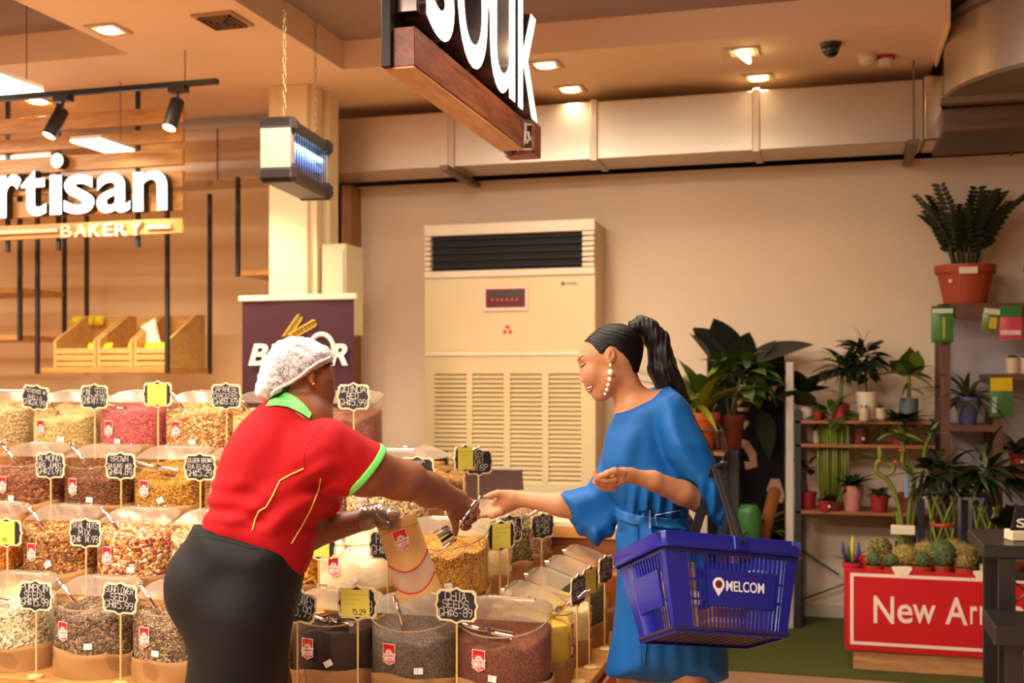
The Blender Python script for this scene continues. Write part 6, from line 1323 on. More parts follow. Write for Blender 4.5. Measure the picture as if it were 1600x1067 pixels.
def patch(bvh, left, right, off, base, n=8, m=6):
    """strip between two photograph polylines lying on a surface, with a little thickness"""
    def res(pl):
        seg = [math.hypot(b[0]-a[0], b[1]-a[1]) for a, b in zip(pl, pl[1:])]; tot = sum(seg); out = []
        for k in range(n+1):
            s = tot*k/n; i = 0
            while i < len(seg)-1 and s > seg[i]: s -= seg[i]; i += 1
            t = s/max(seg[i], 1e-9); out.append((pl[i][0]+(pl[i+1][0]-pl[i][0])*t, pl[i][1]+(pl[i+1][1]-pl[i][1])*t))
        return out
    A, B = res(left), res(right); vs = []; mb = MB()
    for a, b in zip(A, B): vs += drape(bvh, [a, b], off, n=m)
    vs = loc(vs, base); w = m+1; k = len(vs); vs2 = [v+Vector((0, .004, 0)) for v in vs]
    fs = [(j*w+i, j*w+i+1, (j+1)*w+i+1, (j+1)*w+i) for j in range(n) for i in range(m)]
    ring = [i for i in range(w)]+[j*w+w-1 for j in range(1, n+1)]+[n*w+i for i in range(w-2, -1, -1)]+[j*w for j in range(n-1, 0, -1)]
    mb.add(vs+vs2, fs+[tuple(q+k for q in f[::-1]) for f in fs]+[(a, b, b+k, a+k) for a, b in zip(ring, ring[1:]+ring[:1])]); return mb
def person(label, x, D, group=None):
    c = CF(x, 597, D); w = Vector((c[0]*CP-c[1]*SP, c[0]*SP+c[1]*CP, 0)); t = thing('person', label, 'person', w, PHI); return t, np.array([c[0], c[1], 0.0])
def skinmat(name, c, c2, rough=.5):
    m = mat(name, c, rough, var=.07, vs=18, bump=.03, bs=350, sss=.12); return m

# ---------------------------------------------------------------- shop worker
def c5(x, y): return (250+x/2.667, 480+y/2.667)
def c7(x, y): return (380+x/6.278, 510+y/6.278)
def c4(x, y): return (250+x/3.716, 780+y/3.716)
def ch(x, y): return (690+x/8.894, 740+y/8.894)
def Q(f, x, y, D): return CF(*f(x, y), D)
WD = 3.5
T1, B1_ = person('shop worker in red shirt, black trousers and white hairnet, bending over the bins', 372, WD)
skW = skinmat('skin_deep', (132, 74, 44), None)
v = Vol((-1.15, 3.15, 0), (-.05, 4.0, 1.66), .004)
# torso, legs under the clothes
v.cone(CF(470, 660, 3.5), CF(400, 850, 3.5), .1, .13, .05)
for (xk, Dk) in ((355, 3.42), (385, 3.6)):
    v.chain([CF(375, 900, Dk), np.array([CF(xk, 597, Dk)[0], Dk, .46]), np.array([CF(xk, 597, Dk)[0]-.02, Dk, .06])], [.09, .065, .042], .02)
    v.cone((CF(xk, 597, Dk)[0]-.03, Dk, .045), (CF(xk, 597, Dk)[0]+.13, Dk, .035), .042, .035, .02)
# neck and head, turned to the right and away
v.cone(CF(468, 600, 3.52), CF(448, 670, 3.5), .056, .066, .02)
v.ell(CF(466, 574, 3.52), (.098, .076, .096), .02, yaw=.45)
v.ell(CF(489, 604, 3.535), (.064, .062, .078), .03, tilt=.05, yaw=.5)
v.ell(CF(505, 596, 3.53), (.028, .05, .05), .02); v.ell(CF(511, 616, 3.54), (.022, .03, .028), .02)
v.ell(CF(508, 640, 3.55), (.019, .026, .018), .02); v.ell(CF(517, 628, 3.56), (.008, .022, .008), .008)
v.cone(CF(478, 628, 3.48), CF(505, 646, 3.53), .022, .018, .03)
# ear
v.ell(CF(485.5, 585, 3.445), (.014, .011, .030), .005, tilt=-.12); v.ell(CF(484, 581, 3.432), (.007, .008, .018), .003, 'sub', tilt=-.1); v.ell(CF(488, 597, 3.44), (.007, .007, .01), .004)
v.cone(CF(481, 575, 3.437), CF(482, 592, 3.437), .004, .004, .003)
# near arm reaching out
sh, cu, el, wr = CF(*c5(690, 600), 3.36), CF(*c5(852, 682), 3.42), CF(*c5(1030, 722), 3.53), CF(*c5(1236, 812), 3.84)
v.chain([sh, cu, el], [.078, .073, .058], .03); v.chain([el, CF(*c5(1120, 760), 3.68), wr], [.057, .053, .040], .03)
v.ell(CF(*c5(1000, 735), 3.49), (.05, .04, .045), .03)
# near hand round the scoop handle
HD = 3.86
v.cone(wr, Q(ch, 260, 420, HD), .038, .034, .02); v.cone(Q(ch, 240, 440, HD), Q(ch, 330, 480, HD), .036, .030, .015); v.cone(Q(ch, 180, 480, HD), Q(ch, 230, 620, HD), .030, .022, .02)
v.chain([Q(ch, 150, 560, HD-.01), Q(ch, 195, 700, HD-.02), Q(ch, 190, 840, HD-.02)], [.018, .0135, .0095], .008)
for (kx, ky, mx, my, tx, ty) in ((350, 370, 480, 420, 420, 520), (360, 440, 490, 520, 410, 600), (330, 520, 450, 625, 350, 680), (300, 600, 370, 730, 295, 755)):
    v.chain([Q(ch, kx, ky, HD+.015), Q(ch, mx, my, HD+.01), Q(ch, (mx+tx)/2, (my+ty)/2+12, HD-.015), Q(ch, tx, ty, HD-.028)], [.0135, .0118, .0108, .0092], .004)
# far arm: elbow behind the body, forearm and hand holding the bag
v.chain([CF(505, 690, 3.63), CF(480, 836, 3.65), CF(572, 810, 3.72)], [.065, .05, .036], .02)
LH = 3.735
def hand_far(v, g=0, k=.006):
    v.cone(CF(570, 810, 3.72), CF(590, 803, LH), .032+g, .030+g, .015); v.cone(CF(588, 800, LH+.02), CF(598, 805, LH-.02), .026+g, .024+g, .012)
    for i, (dy, dz) in enumerate(((.035, -3), (.014, 0), (-.008, 3), (-.028, 7))):
        v.chain([CF(598, 799+dz, LH+dy), CF(610, 799+dz, LH+dy-.004), CF(618-i, 803+dz, LH+dy-.006), CF(620-2*i, 810+dz, LH+dy-.008)], [.0118+g, .0105+g, .0098+g, .0085+g], k)
    v.chain([CF(586, 812, LH-.03), CF(598, 819, LH-.045), CF(606, 821, LH-.05)], [.014+g, .0115+g, .009+g], k)
hand_far(v)
me = v.mesh('body', skW, B1_, 2); link('body', me, T1); vBody = v
g = Vol(CF(555, 850, 3.6), CF(640, 770, 3.9), .003); hand_far(g, .0045, .012); g.cone(CF(560, 812, 3.71), CF(575, 808, 3.72), .041, .04, .01)
g.disp(lambda X, Y, Z: .0018*np.sin(X*260+Z*120)*np.sin(Y*210+X*90)); link('plastic_glove', g.mesh('plastic_glove', clear('glove_film', (250, 240, 230), 1.6, .12, .12), B1_, 1), T1)
# red shirt
red = mat('shirt_red', (166, 8, 18), .8, var=.08, vs=9, bump=.10, bs=16, spec=.25); green = mat('trim_green', (112, 218, 104), .65, var=.05)
tor = [c5(*p) for p in ((452, 386), (400, 422), (345, 472), (300, 532), (270, 592), (250, 652), (236, 722), (217, 800), (196, 868), (186, 915), (215, 1000), (300, 1050), (420, 1080), (520, 1100), (600, 1110), (632, 1040), (638, 990), (650, 915), (690, 868), (735, 805), (748, 740), (740, 640), (725, 560), (690, 485), (628, 424), (560, 386), (500, 372))]
s = Vol((-1.08, 3.1, .85), (-.28, 3.95, 1.46), .0042)
s.inflate(tor, 3.5, .18, .13, .03, blur=10)
s.cone(sh, cu, .098, .089, .045); s.cone(cu, cu+(cu-sh)*.35, .089, .087, .02)
s.cone(CF(500, 690, 3.62), CF(500, 775, 3.64), .08, .08, .03)
cn = np.array([.72, .25, -.64]); cn /= np.linalg.norm(cn)
cband = s.copy(); ccen = CF(*c5(856, 684), 3.42)
s.d = s.d  # cut the sleeve at the cuff only near the arm
lo_, hi_ = ccen-np.array([.10, .35, .17]), ccen+np.array([.3, .4, .16])
cut(s, ccen, cn, lo_, hi_)
def folds(X, Y, Z):
    px = X/Y*F+800; py = 597-(Z-H)/Y*F; low = np.clip((py-735)/60, 0, 1)*np.clip((812+(px-316)*.29-py)/22, 0, 1)
    f = .006*np.sin(.105*(px*.55+py*1.0)+1.3*np.sin(px*.03))*low
    f += .005*np.sin(.20*(py*.95-px*.35)+1.5*np.sin(px*.05+1))*low*np.clip((430-px)/60, 0, 1)
    f += .007*np.sin(.17*(px*.35+py*.9)+1.0*np.sin(px*.04))*np.exp(-((px-505)/38)**2-((py-752)/40)**2)
    f += .004*np.sin(.15*(px*.8-py*.5)+np.sin(py*.04))*np.exp(-((px-530)/45)**2-((py-700)/40)**2)
    f += .0025*np.sin(.06*(px+py*.6)); return f*np.clip((556-px)/22, 0, 1)
s.disp(folds)
link('red_shirt', s.mesh('red_shirt', red, B1_, 2), T1); vShirt = s
c_ = cband; c_.d = c_.d-.0025; cut(c_, ccen+cn*.003, cn, c_.lo, c_.lo+c_.h*c_.n)
e0 = ccen-cn*.021
cut(c_, e0, -cn, c_.lo, c_.lo+c_.h*c_.n)
# keep only the ring round the near arm
c_.d[:int((ccen[0]-.075-c_.lo[0])/c_.h)] = 9; c_.d[:, int((3.62-c_.lo[1])/c_.h):] = 9
link('sleeve_trim', c_.mesh('sleeve_trim', green, B1_, 1), T1)
bs_ = bvh_of(vShirt)
pip = mat('piping', (216, 196, 96), .5)
for ln in (((597, 673), (545, 697), (500, 722), (470, 785), (442, 833), (412, 850), (398, 880), (384, 932)), ((670, 712), (662, 760), (630, 840), (590, 915), (548, 985))):
    m = MB(); m.tube(loc(drape(bs_, [c5(*p) for p in ln], .003, n=4), B1_), .0022, 6); put('piping', m, pip, T1, True)
m = MB(); m.tube(loc(drape(bs_, [c5(*p) for p in ((700, 470), (650, 520), (610, 580), (598, 640), (605, 672))], .0005, n=4), B1_), .0014, 6); put('sleeve_seam', m, mat('seam_red', (150, 14, 22), .8), T1, True)
# collar band
bcol = bvh_of(vShirt, vBody)
mb = patch(bcol, [c5(*q) for q in ((462, 372), (490, 358), (530, 354), (565, 372), (600, 402), (632, 442))], [c5(*q) for q in ((440, 412), (490, 408), (530, 414), (565, 428), (598, 446), (622, 462))], .010, B1_, 14, 5); put('collar', mb, green, T1, True)
# black trousers
tp = [c4(*p) for p in ((250, 60), (400, 40), (600, 70), (760, 120), (860, 230), (856, 324), (842, 390), (826, 480), (802, 590), (772, 700), (746, 850), (722, 980), (712, 1075), (700, 1200), (690, 1330), (230, 1330), (190, 1200), (176, 1075), (184, 960), (186, 850), (160, 790), (110, 710), (70, 640), (45, 560), (41, 460), (64, 370), (108, 290), (170, 215))]
p = Vol((-1.16, 3.15, .04), (-.5, 3.94, 1.02), .005); p.inflate(tp, 3.5, .204, .15, .03, blur=12)
for (xk, Dk) in ((352, 3.41), (384, 3.6)):
    p.chain([CF(375, 960, Dk), np.array([CF(xk+5, 597, Dk)[0], Dk, .48]), np.array([CF(xk, 597, Dk)[0]-.01, Dk, .07])], [.13, .098, .085], .06)
wc = CF(*c4(245, 152), 3.5); wn = np.array([.29, .14, 1.0]); wn /= np.linalg.norm(wn); cut(p, wc, wn, p.lo, p.lo+p.h*p.n)
p.disp(lambda X, Y, Z: .002*np.sin(40*X+25*Z)*np.clip((.8-Z)/.2, 0, 1)+.003*np.exp(-((X+.63+(.8-Z)*.05)/.012)**2)*np.clip((Z-.7)/.1, 0, 1)*np.clip((.95-Z)/.08, 0, 1)*np.where(Y < 3.5, 1, 0))
blkc = mat('trouser_black', (13, 11, 13), .7, var=.15, vs=6, bump=.05, bs=30, spec=.3)
link('black_trousers', p.mesh('black_trousers', blkc, B1_, 2), T1); bt = bvh_of(p)
m = MB(); m.tube(loc(drape(bt, [c4(*q) for q in ((172, 212), (250, 215), (340, 232), (440, 258), (560, 290))], .001, n=4), B1_), .0016, 6); m.tube(loc(drape(bt, [c4(*q) for q in ((590, 205), (580, 260), (565, 300))], .001, n=4), B1_), .0016, 6); put('waistband_seam', m, mat('seam_black', (14, 12, 14), .7), T1, True)
for (xk, Dk) in ((352, 3.41), (384, 3.6)):
    sv = Vol((CF(xk, 597, Dk)[0]-.12, Dk-.07, 0), (CF(xk, 597, Dk)[0]+.22, Dk+.07, .12), .004); x0 = CF(xk, 597, Dk)[0]
    sv.cone((x0-.04, Dk, .05), (x0+.14, Dk, .04), .05, .042, .02); sv.half((0, 0, -1), (0, 0, .002)); link('shoe', sv.mesh('shoe', blkc, B1_, 1), T1)
# hair and hairnet
netp = [c7(*q) for q in ((122, 650), (135, 560), (165, 440), (210, 330), (270, 230), (350, 142), (450, 106), (570, 97), (680, 120), (760, 160), (830, 202), (868, 252), (880, 360), (820, 520), (640, 640), (480, 720), (330, 770), (200, 740), (140, 710))]
hp = [c7(*q) for q in ((200, 700), (200, 480), (250, 320), (350, 200), (450, 130), (570, 110), (700, 140), (830, 220), (870, 330), (850, 380), (790, 365), (730, 378), (690, 395), (610, 452), (560, 505), (490, 560), (430, 640), (330, 700))]
hv = Vol(CF(390, 640, 3.38), CF(530, 515, 3.68), .003); hv.ell(CF(466, 574, 3.52), (.104, .083, .102), .02, yaw=.45); hv.ell(CF(492, 585, 3.53), (.062, .066, .07), .02, yaw=.5); hv.cone(CF(462, 600, 3.52), CF(450, 625, 3.51), .064, .066, .02); hv.mask(hp, 3.46)
hairm = mat('hair_black', (26, 18, 16), .5, var=.3, vs=90, bump=.5, bs=180, stretch=(1, 1, .25))
link('hair', hv.mesh('hair', hairm, B1_, 1), T1)
nv = Vol(CF(385, 660, 3.36), CF(535, 510, 3.70), .003); nv.inflate(netp, 3.52, .108, .075, .01, blur=8); cut(nv, CF(*c7(856, 318), 3.44), np.array([.537, 0, -.844]), nv.lo, nv.lo+nv.h*nv.n)
nv.disp(lambda X, Y, Z: .0022*np.sin(90*(X+.9*Z)+5*np.sin(20*Y))*np.sin(60*(Z-.4*X))+.0012*np.sin(240*(X*.8+Z)+6*np.sin(30*X)))
netm = bpy.data.materials.new('hairnet_white'); netm.use_nodes = True; nt = netm.node_tree; b = nt.nodes['Principled BSDF']; b.inputs['Base Color'].default_value = RGB((226, 218, 220)); b.inputs['Roughness'].default_value = .7
tc = nt.nodes.new('ShaderNodeTexCoord'); n1 = nt.nodes.new('ShaderNodeTexNoise'); n1.inputs['Scale'].default_value = 260; n1.inputs['Detail'].default_value = 3; n2 = nt.nodes.new('ShaderNodeTexNoise'); n2.inputs['Scale'].default_value = 28; n2.inputs['Detail'].default_value = 4; n2.inputs['Distortion'].default_value = 2
ad = nt.nodes.new('ShaderNodeMath'); ad.operation = 'MULTIPLY_ADD'; ad.inputs[1].default_value = .9; cr = nt.nodes.new('ShaderNodeValToRGB'); cr.color_ramp.elements[0].position = .8; cr.color_ramp.elements[0].color = (.16, .16, .16, 1); cr.color_ramp.elements[1].position = 1.12 if False else 1.0; cr.color_ramp.elements[1].color = (.62, .62, .62, 1)
nt.links.new(tc.outputs['Object'], n1.inputs['Vector']); nt.links.new(tc.outputs['Object'], n2.inputs['Vector']); nt.links.new(n1.outputs[0], ad.inputs[0]); nt.links.new(n2.outputs[0], ad.inputs[2]); nt.links.new(ad.outputs[0], cr.inputs[0]); lw_ = nt.nodes.new('ShaderNodeLayerWeight'); lw_.inputs[0].default_value = .45; sm_ = nt.nodes.new('ShaderNodeMath'); sm_.operation = 'MULTIPLY_ADD'; sm_.use_clamp = True; sm_.inputs[1].default_value = .6; nt.links.new(lw_.outputs['Facing'], sm_.inputs[0]); nt.links.new(cr.outputs[0], sm_.inputs[2]); nt.links.new(sm_.outputs[0], b.inputs['Alpha'])
link('hairnet', nv.mesh('hairnet', netm, B1_, 1), T1); bn = bvh_of(nv, vBody)
pts = loc(drape(bn, [c7(*q) for q in ((856, 300), (830, 318), (740, 352), (640, 420), (560, 490), (480, 540), (400, 580), (320, 620), (280, 668))], .004, n=8), B1_)
m = MB(); rr = [.0045+.0018*math.sin(i*2.3) for i in range(len(pts))]; m.tube(pts, rr, 7); put('net_elastic', m, mat('net_band', (232, 216, 206), .7, var=.2, vs=200, bump=.6, bs=400), T1, True)
m = MB(); q = CF(*c7(690, 566), 3.428)-B1_; m.ball(q, .0052, 10, 8); put('earring', m, mat('gold', (226, 160, 70), .2, 1.0), T1, True)
m = MB(); m.tube(loc(drape(bvh_of(vBody), [c7(856, 530), c7(880, 552)], .0015, n=4), B1_), .0016, 5); put('eyelash', m, hairm, T1)

# ---------------------------------------------------------------- customer
def c6(x, y): return (750+x/2.808, 480+y/2.808)
def cb(x, y): return (860+x/2.907, 700+y/2.907)
def cf(x, y): return (880+x/8.89, 530+y/8.89)
def cg(x, y): return (880+x/5.336, 480+y/5.336)
KD = 3.7
T2, B2_ = person('customer in blue dress with ponytail and pearl earring holding out her hand', 1030, KD)
skC = skinmat('skin_bronze', (186, 126, 86), None); lipm = mat('lip', (168, 92, 76), .35)
v = Vol((-.12, 3.25, 0), (.80, 4.02, 1.68), .0035)
# trunk and legs
v.cone(CF(1010, 680, 3.7), CF(1030, 830, 3.7), .09, .1, .05)
for (xk, Dk) in ((1078, 3.62), (992, 3.80)):
    x0 = CF(xk, 597, Dk)[0]; v.chain([CF((xk+1035)/2, 900, Dk), (x0, Dk, .48), (x0+.01, Dk+.02, .27), (x0+.03, Dk, .09)], [.085, .058, .052, .033], .02); v.cone((x0+.03, Dk, .07), (x0-.09, Dk, .025), .03, .022, .02)
# head
v.ell(CF(960, 549, 3.7), (.094, .072, .086), .02, tilt=-.35); v.ell(CF(936, 557, 3.7), (.0655, .060, .058), .03, tilt=-.3)
v.ell(CF(934, 588, 3.7), (.050, .052, .066), .025, tilt=-.36)
v.cone(CF(955, 590, 3.67), CF(941, 614, 3.685), .036, .020, .03); v.cone(CF(955, 590, 3.73), CF(941, 614, 3.715), .036, .020, .03)
v.ell(CF(935.5, 616, 3.7), (.019, .022, .019), .018)
v.ell(CF(924, 585, 3.663), (.028, .022, .030), .02, tilt=-.3)           # cheek
v.ell(CF(908.5, 561, 3.7), (.012, .045, .010), .02)                       # brow ridge
v.cone(CF(909.5, 573, 3.7), CF(908.3, 592.5, 3.7), .0055, .0075, .010); v.ell(CF(911.5, 594.5, 3.69), (.0085, .008, .006), .005); v.ell(CF(911.5, 594.5, 3.71), (.0085, .008, .006), .005)
v.ell(CF(910.6, 599, 3.692), (.0035, .003, .0025), .002, 'sub')
v.ell(CF(911.5, 571, 3.672), (.006, .010, .007), .008, 'sub')            # eye socket
v.ell(CF(912.3, 571.3, 3.674), (.0085, .012, .009), .003)                # lid
v.ell(CF(921, 606, 3.7), (.014, .022, .014), .012)                        # mouth mound
v.ell(CF(915.6, 601.8, 3.7), (.0062, .018, .0038), .004, tilt=.5); v.ell(CF(922.0, 613, 3.7), (.0062, .015, .0045), .004, tilt=-.9)
v.ell(CF(919.8, 606.2, 3.69), (.0075, .030, .0046), .003, 'sub', tilt=-.55)
# ear
v.ell(CF(954.5, 556, 3.628), (.0155, .010, .027), .006, tilt=.12); v.ell(CF(955, 553, 3.617), (.008, .007, .016), .003, 'sub', tilt=.1); v.ell(CF(952, 567, 3.625), (.007, .007, .008), .004)
v.cone(CF(953, 548, 3.621), CF(950.5, 559, 3.621), .0035, .0035, .003)
# neck, collar bones
v.cone(CF(973, 588, 3.7), CF(990, 640, 3.71), .048, .053, .02); v.inflate([(968, 646), (972, 640), (986, 628), (1012, 612), (1040, 606), (1060, 622), (1078, 660), (1078, 740), (1064, 800), (975, 800), (945, 720), (952, 680)], 3.7, .140, .09, .05, blur=10)
# far arm: forearm and open hand
v.chain([CF(985, 655, 3.83), CF(936, 806, 3.835), CF(876, 788, 3.83), CF(817, 779.5, 3.87)], [.05, .043, .0385, .0265], .02)
FD = 3.875
v.cone(CF(812, 779, FD), Q(ch, 900, 400, FD), .025, .026, .02); v.cone(Q(ch, 930, 360, FD), Q(ch, 790, 420, FD), .026, .021, .02, flat=((.1, 1, .2), .55)); v.cone(Q(ch, 930, 430, FD), Q(ch, 800, 540, FD), .024, .015, .02, flat=((.1, 1, .2), .6)); v.cone(Q(ch, 960, 330, FD-.01), Q(ch, 860, 300, FD-.015), .022, .015, .02)
v.chain([Q(ch, 880, 290, FD-.015), Q(ch, 780, 275, FD-.022), Q(ch, 690, 300, FD-.026), Q(ch, 600, 322, FD-.028)], [.0145, .012, .0105, .0075], .008)
for (pts, dy) in (([(790, 400), (700, 420), (620, 500), (545, 570)], .022), ([(790, 440), (690, 500), (610, 560), (500, 610)], .008), ([(800, 490), (700, 545), (620, 575), (540, 588)], -.006), ([(820, 540), (740, 570), (690, 590), (715, 596)], -.02)):
    v.chain([Q(ch, x, y, FD+dy-.006*i) for i, (x, y) in enumerate(pts)], [.0125, .0105, .0095, .0072], .004)
# near arm: forearm across the body, fingers curled up
NE, NW = CF(1100, 784, 3.53), CF(984, 742.5, 3.40)
v.chain([CF(1056, 648, 3.62), NE], [.040, .037], .02); v.chain([NE, CF(1066, 770, 3.475), CF(1020, 751, 3.43), NW], [.041, .037, .029, .0205], .015)
ND = 3.385
v.cone(NW, Q(c6, 615, 742, ND), .021, .024, .015); v.cone(Q(c6, 630, 735, ND), Q(c6, 572, 775, ND), .022, .018, .012, flat=((.2, 1, .3), .8))
for (pts, dy) in (([(590, 755), (545, 758), (512, 750), (504, 716)], -.022), ([(588, 768), (540, 772), (508, 766), (516, 735)], -.006), ([(590, 778), (545, 786), (520, 782), (534, 756)], .010), ([(595, 785), (560, 796), (540, 792), (550, 770)], .024)):
    v.chain([Q(c6, x, y, ND+dy-.003*i) for i, (x, y) in enumerate(pts)], [.0115, .0105, .0095, .007], .004)
v.chain([Q(c6, 625, 728, ND-.02), Q(c6, 590, 718, ND-.034), Q(c6, 560, 728, ND-.04), Q(c6, 530, 738, ND-.036)], [.0125, .0108, .0098, .0072], .006)
link('body', v.mesh('body', skC, B2_, 2), T2); vC = v; bC = bvh_of(v)
m = MB()
for i in range(5):
    a = i/4*1.2-.1; c = CF(917.4+i*1.6, 605.2-i*.5, 3.688-.0065*i)-B2_; m.box(c[0]-.0020, c[0]+.0022, c[1]-.002, c[1]+.006, c[2]-.0050, c[2]+.0046, .001)
tag(put('teeth', m, mat('tooth', (245, 235, 222), .3), T2), kind='stuff')
for nm, ln, rs in (('upper_lip', ((913.2, 600.6), (917, 600.2), (921, 600.4), (926, 600.6)), (.0022, .0030, .0026, .0010)), ('lower_lip', ((921.2, 611.5), (922.6, 610.5), (924.8, 606.5), (926.2, 602.0)), (.0034, .0032, .0022, .0010))):
    pl_ = drape(bC, ln, .0006, n=4); rr_ = np.interp(np.linspace(0, 3, len(pl_)), range(4), rs).tolist(); m = MB(); m.tube(loc(pl_, B2_), rr_, 8); put(nm, m, lipm, T2, True)
brow = mat('brow_dark', (44, 26, 20), .6)
m = MB(); m.tube(loc(drape(bC, [cf(216, 296), cf(232, 258), cf(262, 234), cf(305, 230)], .0008, n=4), B2_), [.0014, .0022, .0024, .0024, .0025, .0024, .0022, .002, .0018, .0016, .0012, .0008, .0006], 6); put('eyebrow', m, brow, T2, True)
m = MB(); m.tube(loc(drape(bC, [cf(232, 388), cf(262, 376), cf(292, 356), cf(316, 334)], .0012, n=3), B2_), [.0008, .0015, .0018, .0019, .0018, .0017, .0015, .0012, .0009, .0006], 6); put('eyelash', m, brow, T2, True)
pearl = mat('pearl', (246, 228, 200), .22, coat=.5, var=.03); t_ = None
er = put('earring', MB().ball(CF(*cf(655, 360), 3.615)-B2_, .0055, 12, 8), pearl, T2, True)
prev = CF(*cf(655, 360), 3.615)
for (x, y, r) in ((657, 457, .0106), (645, 555, .0078), (625, 632, .0068), (607, 700, .0059), (583, 760, .005)):
    q = CF(*cf(x, y), 3.615); m = MB(); m.ball(q-B2_, r, 14, 10); put('pearl', m, pearl, er, True); m = MB(); m.tube([Vector(prev-B2_), Vector(q-B2_)], .001, 5); put('link', m, mat('gold', (226, 160, 70), .2, 1.0), er); prev = q
# hair cap and ponytail
cap = [cg(*q) for q in ((150, 275), (190, 200), (262, 150), (330, 120), (430, 100), (520, 105), (590, 120), (660, 180), (690, 300), (670, 430), (636, 545), (600, 548), (572, 490), (535, 430), (490, 385), (445, 352), (425, 332), (385, 322), (355, 345), (330, 388), (300, 385), (270, 345), (235, 300), (205, 282))]
hv = Vol(CF(905, 620, 3.55), CF(1085, 495, 3.90), .003); hv.ell(CF(960, 549, 3.7), (.0985, .0765, .091), .02, tilt=-.35); hv.ell(CF(936, 557, 3.7), (.0685, .0635, .0615), .03, tilt=-.3); hv.cone(CF(965, 565, 3.7), CF(976, 590, 3.7), .058, .056, .03); hv.mask(cap, 3.64)
hv.disp(lambda X, Y, Z: .0009*np.sin(520*(Z+.45*X)+4*np.sin(30*X)), .012)
link('hair', hv.mesh('hair', mat('hair_sleek', (11, 7, 7), .36, var=.4, vs=120, bump=.3, bs=260, stretch=(.25, 1, 1), spec=.2), B2_, 1), T2)
pv = Vol(CF(990, 640, 3.58), CF(1090, 490, 3.92), .003)
pts = [(985, 516, .026), (1000, 509, .028), (1015, 514, .032), (1027, 532, .036), (1032, 555, .040), (1036, 577, .045), (1045, 596, .040), (1058, 609, .027), (1076, 628, .007)]
pv.chain([CF(x, y, 3.74) for x, y, r in pts], [r for x, y, r in pts], .02, flat=((0, 1, 0), 1.25))
pv.disp(lambda X, Y, Z: .0012*np.sin(420*(X+.22*Z)+5*np.sin(18*Z)+4*np.sin(40*Y))+.0028*np.sin(95*(X+.18*Z)+2.2*np.sin(34*Z)+30*Y), .015)
link('ponytail', pv.mesh('ponytail', mat('hair_wavy', (14, 8, 8), .45, var=.4, vs=60, bump=.35, bs=220, stretch=(1, 1, .12), spec=.35), B2_, 1), T2)
# dress
blue = mat('dress_blue', (6, 88, 160), .6, var=.06, vs=5, bump=.05, bs=25, spec=.3)
torso = [(962, 640), (970, 622), (1000, 600), (1036, 596), (1056, 612), (1072, 642), (1086, 690), (1084, 740), (1074, 790), (1072, 812), (1056, 826), (1000, 828), (972, 818), (968, 797), (950, 765), (938, 716), (944, 680), (960, 650)]
skirt = [(970, 796), (968, 815), (965, 848), (966, 906), (962, 955), (953, 1010), (946, 1053), (985, 1058), (1040, 1062), (1115, 1062), (1136, 1056), (1134, 996), (1124, 920), (1098, 850), (1074, 806), (1060, 795)]
s = Vol((.15, 3.3, .48), (.84, 4.05, 1.46), .0042)
s.inflate(torso, 3.7, .163, .09, .02, blur=10); s.inflate(skirt, 3.7, .17, .11, .03, blur=12)
sl1 = [c6(*q) for q in ((790, 372), (880, 388), (940, 468), (1000, 588), (1048, 688), (1062, 790), (1066, 930), (1056, 974), (1000, 918), (945, 850), (905, 790), (868, 742), (815, 660), (785, 520))]
s.inflate(sl1, 3.53, .088, .045, .02, blur=6, yc=lambda X, Z: (.07*np.clip((Z-1.25)/.17, 0, 1)))
s.ell(CF(1048, 642, 3.61), (.062, .09, .058), .04)
sl2 = [c6(*q) for q in ((600, 455), (562, 540), (530, 630), (505, 715), (470, 785), (400, 805), (346, 815), (364, 872), (390, 932), (440, 1000), (515, 1044), (566, 1003), (612, 922), (640, 860), (650, 700), (640, 560))]
s.inflate(sl2, 3.83, .075, .045, .02, blur=6, yc=lambda X, Z: -.05*np.clip((Z-1.2)/.2, 0, 1))
# sleeves are hollow at the cuffs
s.cone(CF(850, 786, 3.825), CF(892, 793, 3.82), .043, .043, .004, 'sub'); s.cone(CF(1040, 760, 3.45), CF(1074, 772, 3.48), .040, .042, .004, 'sub')
# neckline
ncen = CF(970, 644, 3.66); nn_ = np.array([-.46, -.12, .887]); nn_ /= np.linalg.norm(nn_); cut(s, ncen, nn_, CF(930, 680, 3.4), CF(1040, 560, 4.0))
def dfold(X, Y, Z):
    px = X/Y*F+800; py = 597-(Z-H)/Y*F
    f = .006*np.sin((px-1010)*.30+py*.03)*np.clip((py-740)/60, 0, 1)*np.clip((812-py)/10, 0, 1)*np.clip((px-972)/10, 0, 1)
    f += .006*np.sin((px-1000)*.22+1.5*np.sin(py*.01))*np.clip((py-822)/10, 0, 1)*np.exp(-(py-822)/160)
    f += .006*np.sin((px*.62-py*.42)*.13+1.2*np.sin(py*.02))*np.clip((px-1015)/25, 0, 1)*np.clip((800-py)/40, 0, 1)*np.where(Y < 3.66, 1, 0)
    f += .0035*np.sin((px*.35+py*.8)*.085+1)*np.clip((985-px)/20, 0, 1)*np.clip((px-895)/20, 0, 1)*np.clip((py-690)/40, 0, 1)*np.where(Y > 3.66, 1, 0)*np.clip((860-py)/20, 0, 1)
    f += .004*np.sin((px*.9+py*.25)*.10)*np.clip((1010-px)/30, 0, 1)*np.clip((790-py)/40, 0, 1)*np.clip((py-650)/30, 0, 1); return f
s.disp(dfold)
body_b = s.copy()
link('blue_dress', s.mesh('blue_dress', blue, B2_, 2), T2); vD = s; bD = bvh_of(s)
b = body_b; b.d = b.d-.007; bn_ = np.array([.10, 0, 1.0]); bn_ /= np.linalg.norm(bn_); bc = CF(1020, 807, 3.7); hi = b.lo+b.h*b.n
cut(b, bc+bn_*.017, bn_, b.lo, hi); cut(b, bc-bn_*.017, -bn_, b.lo, hi)
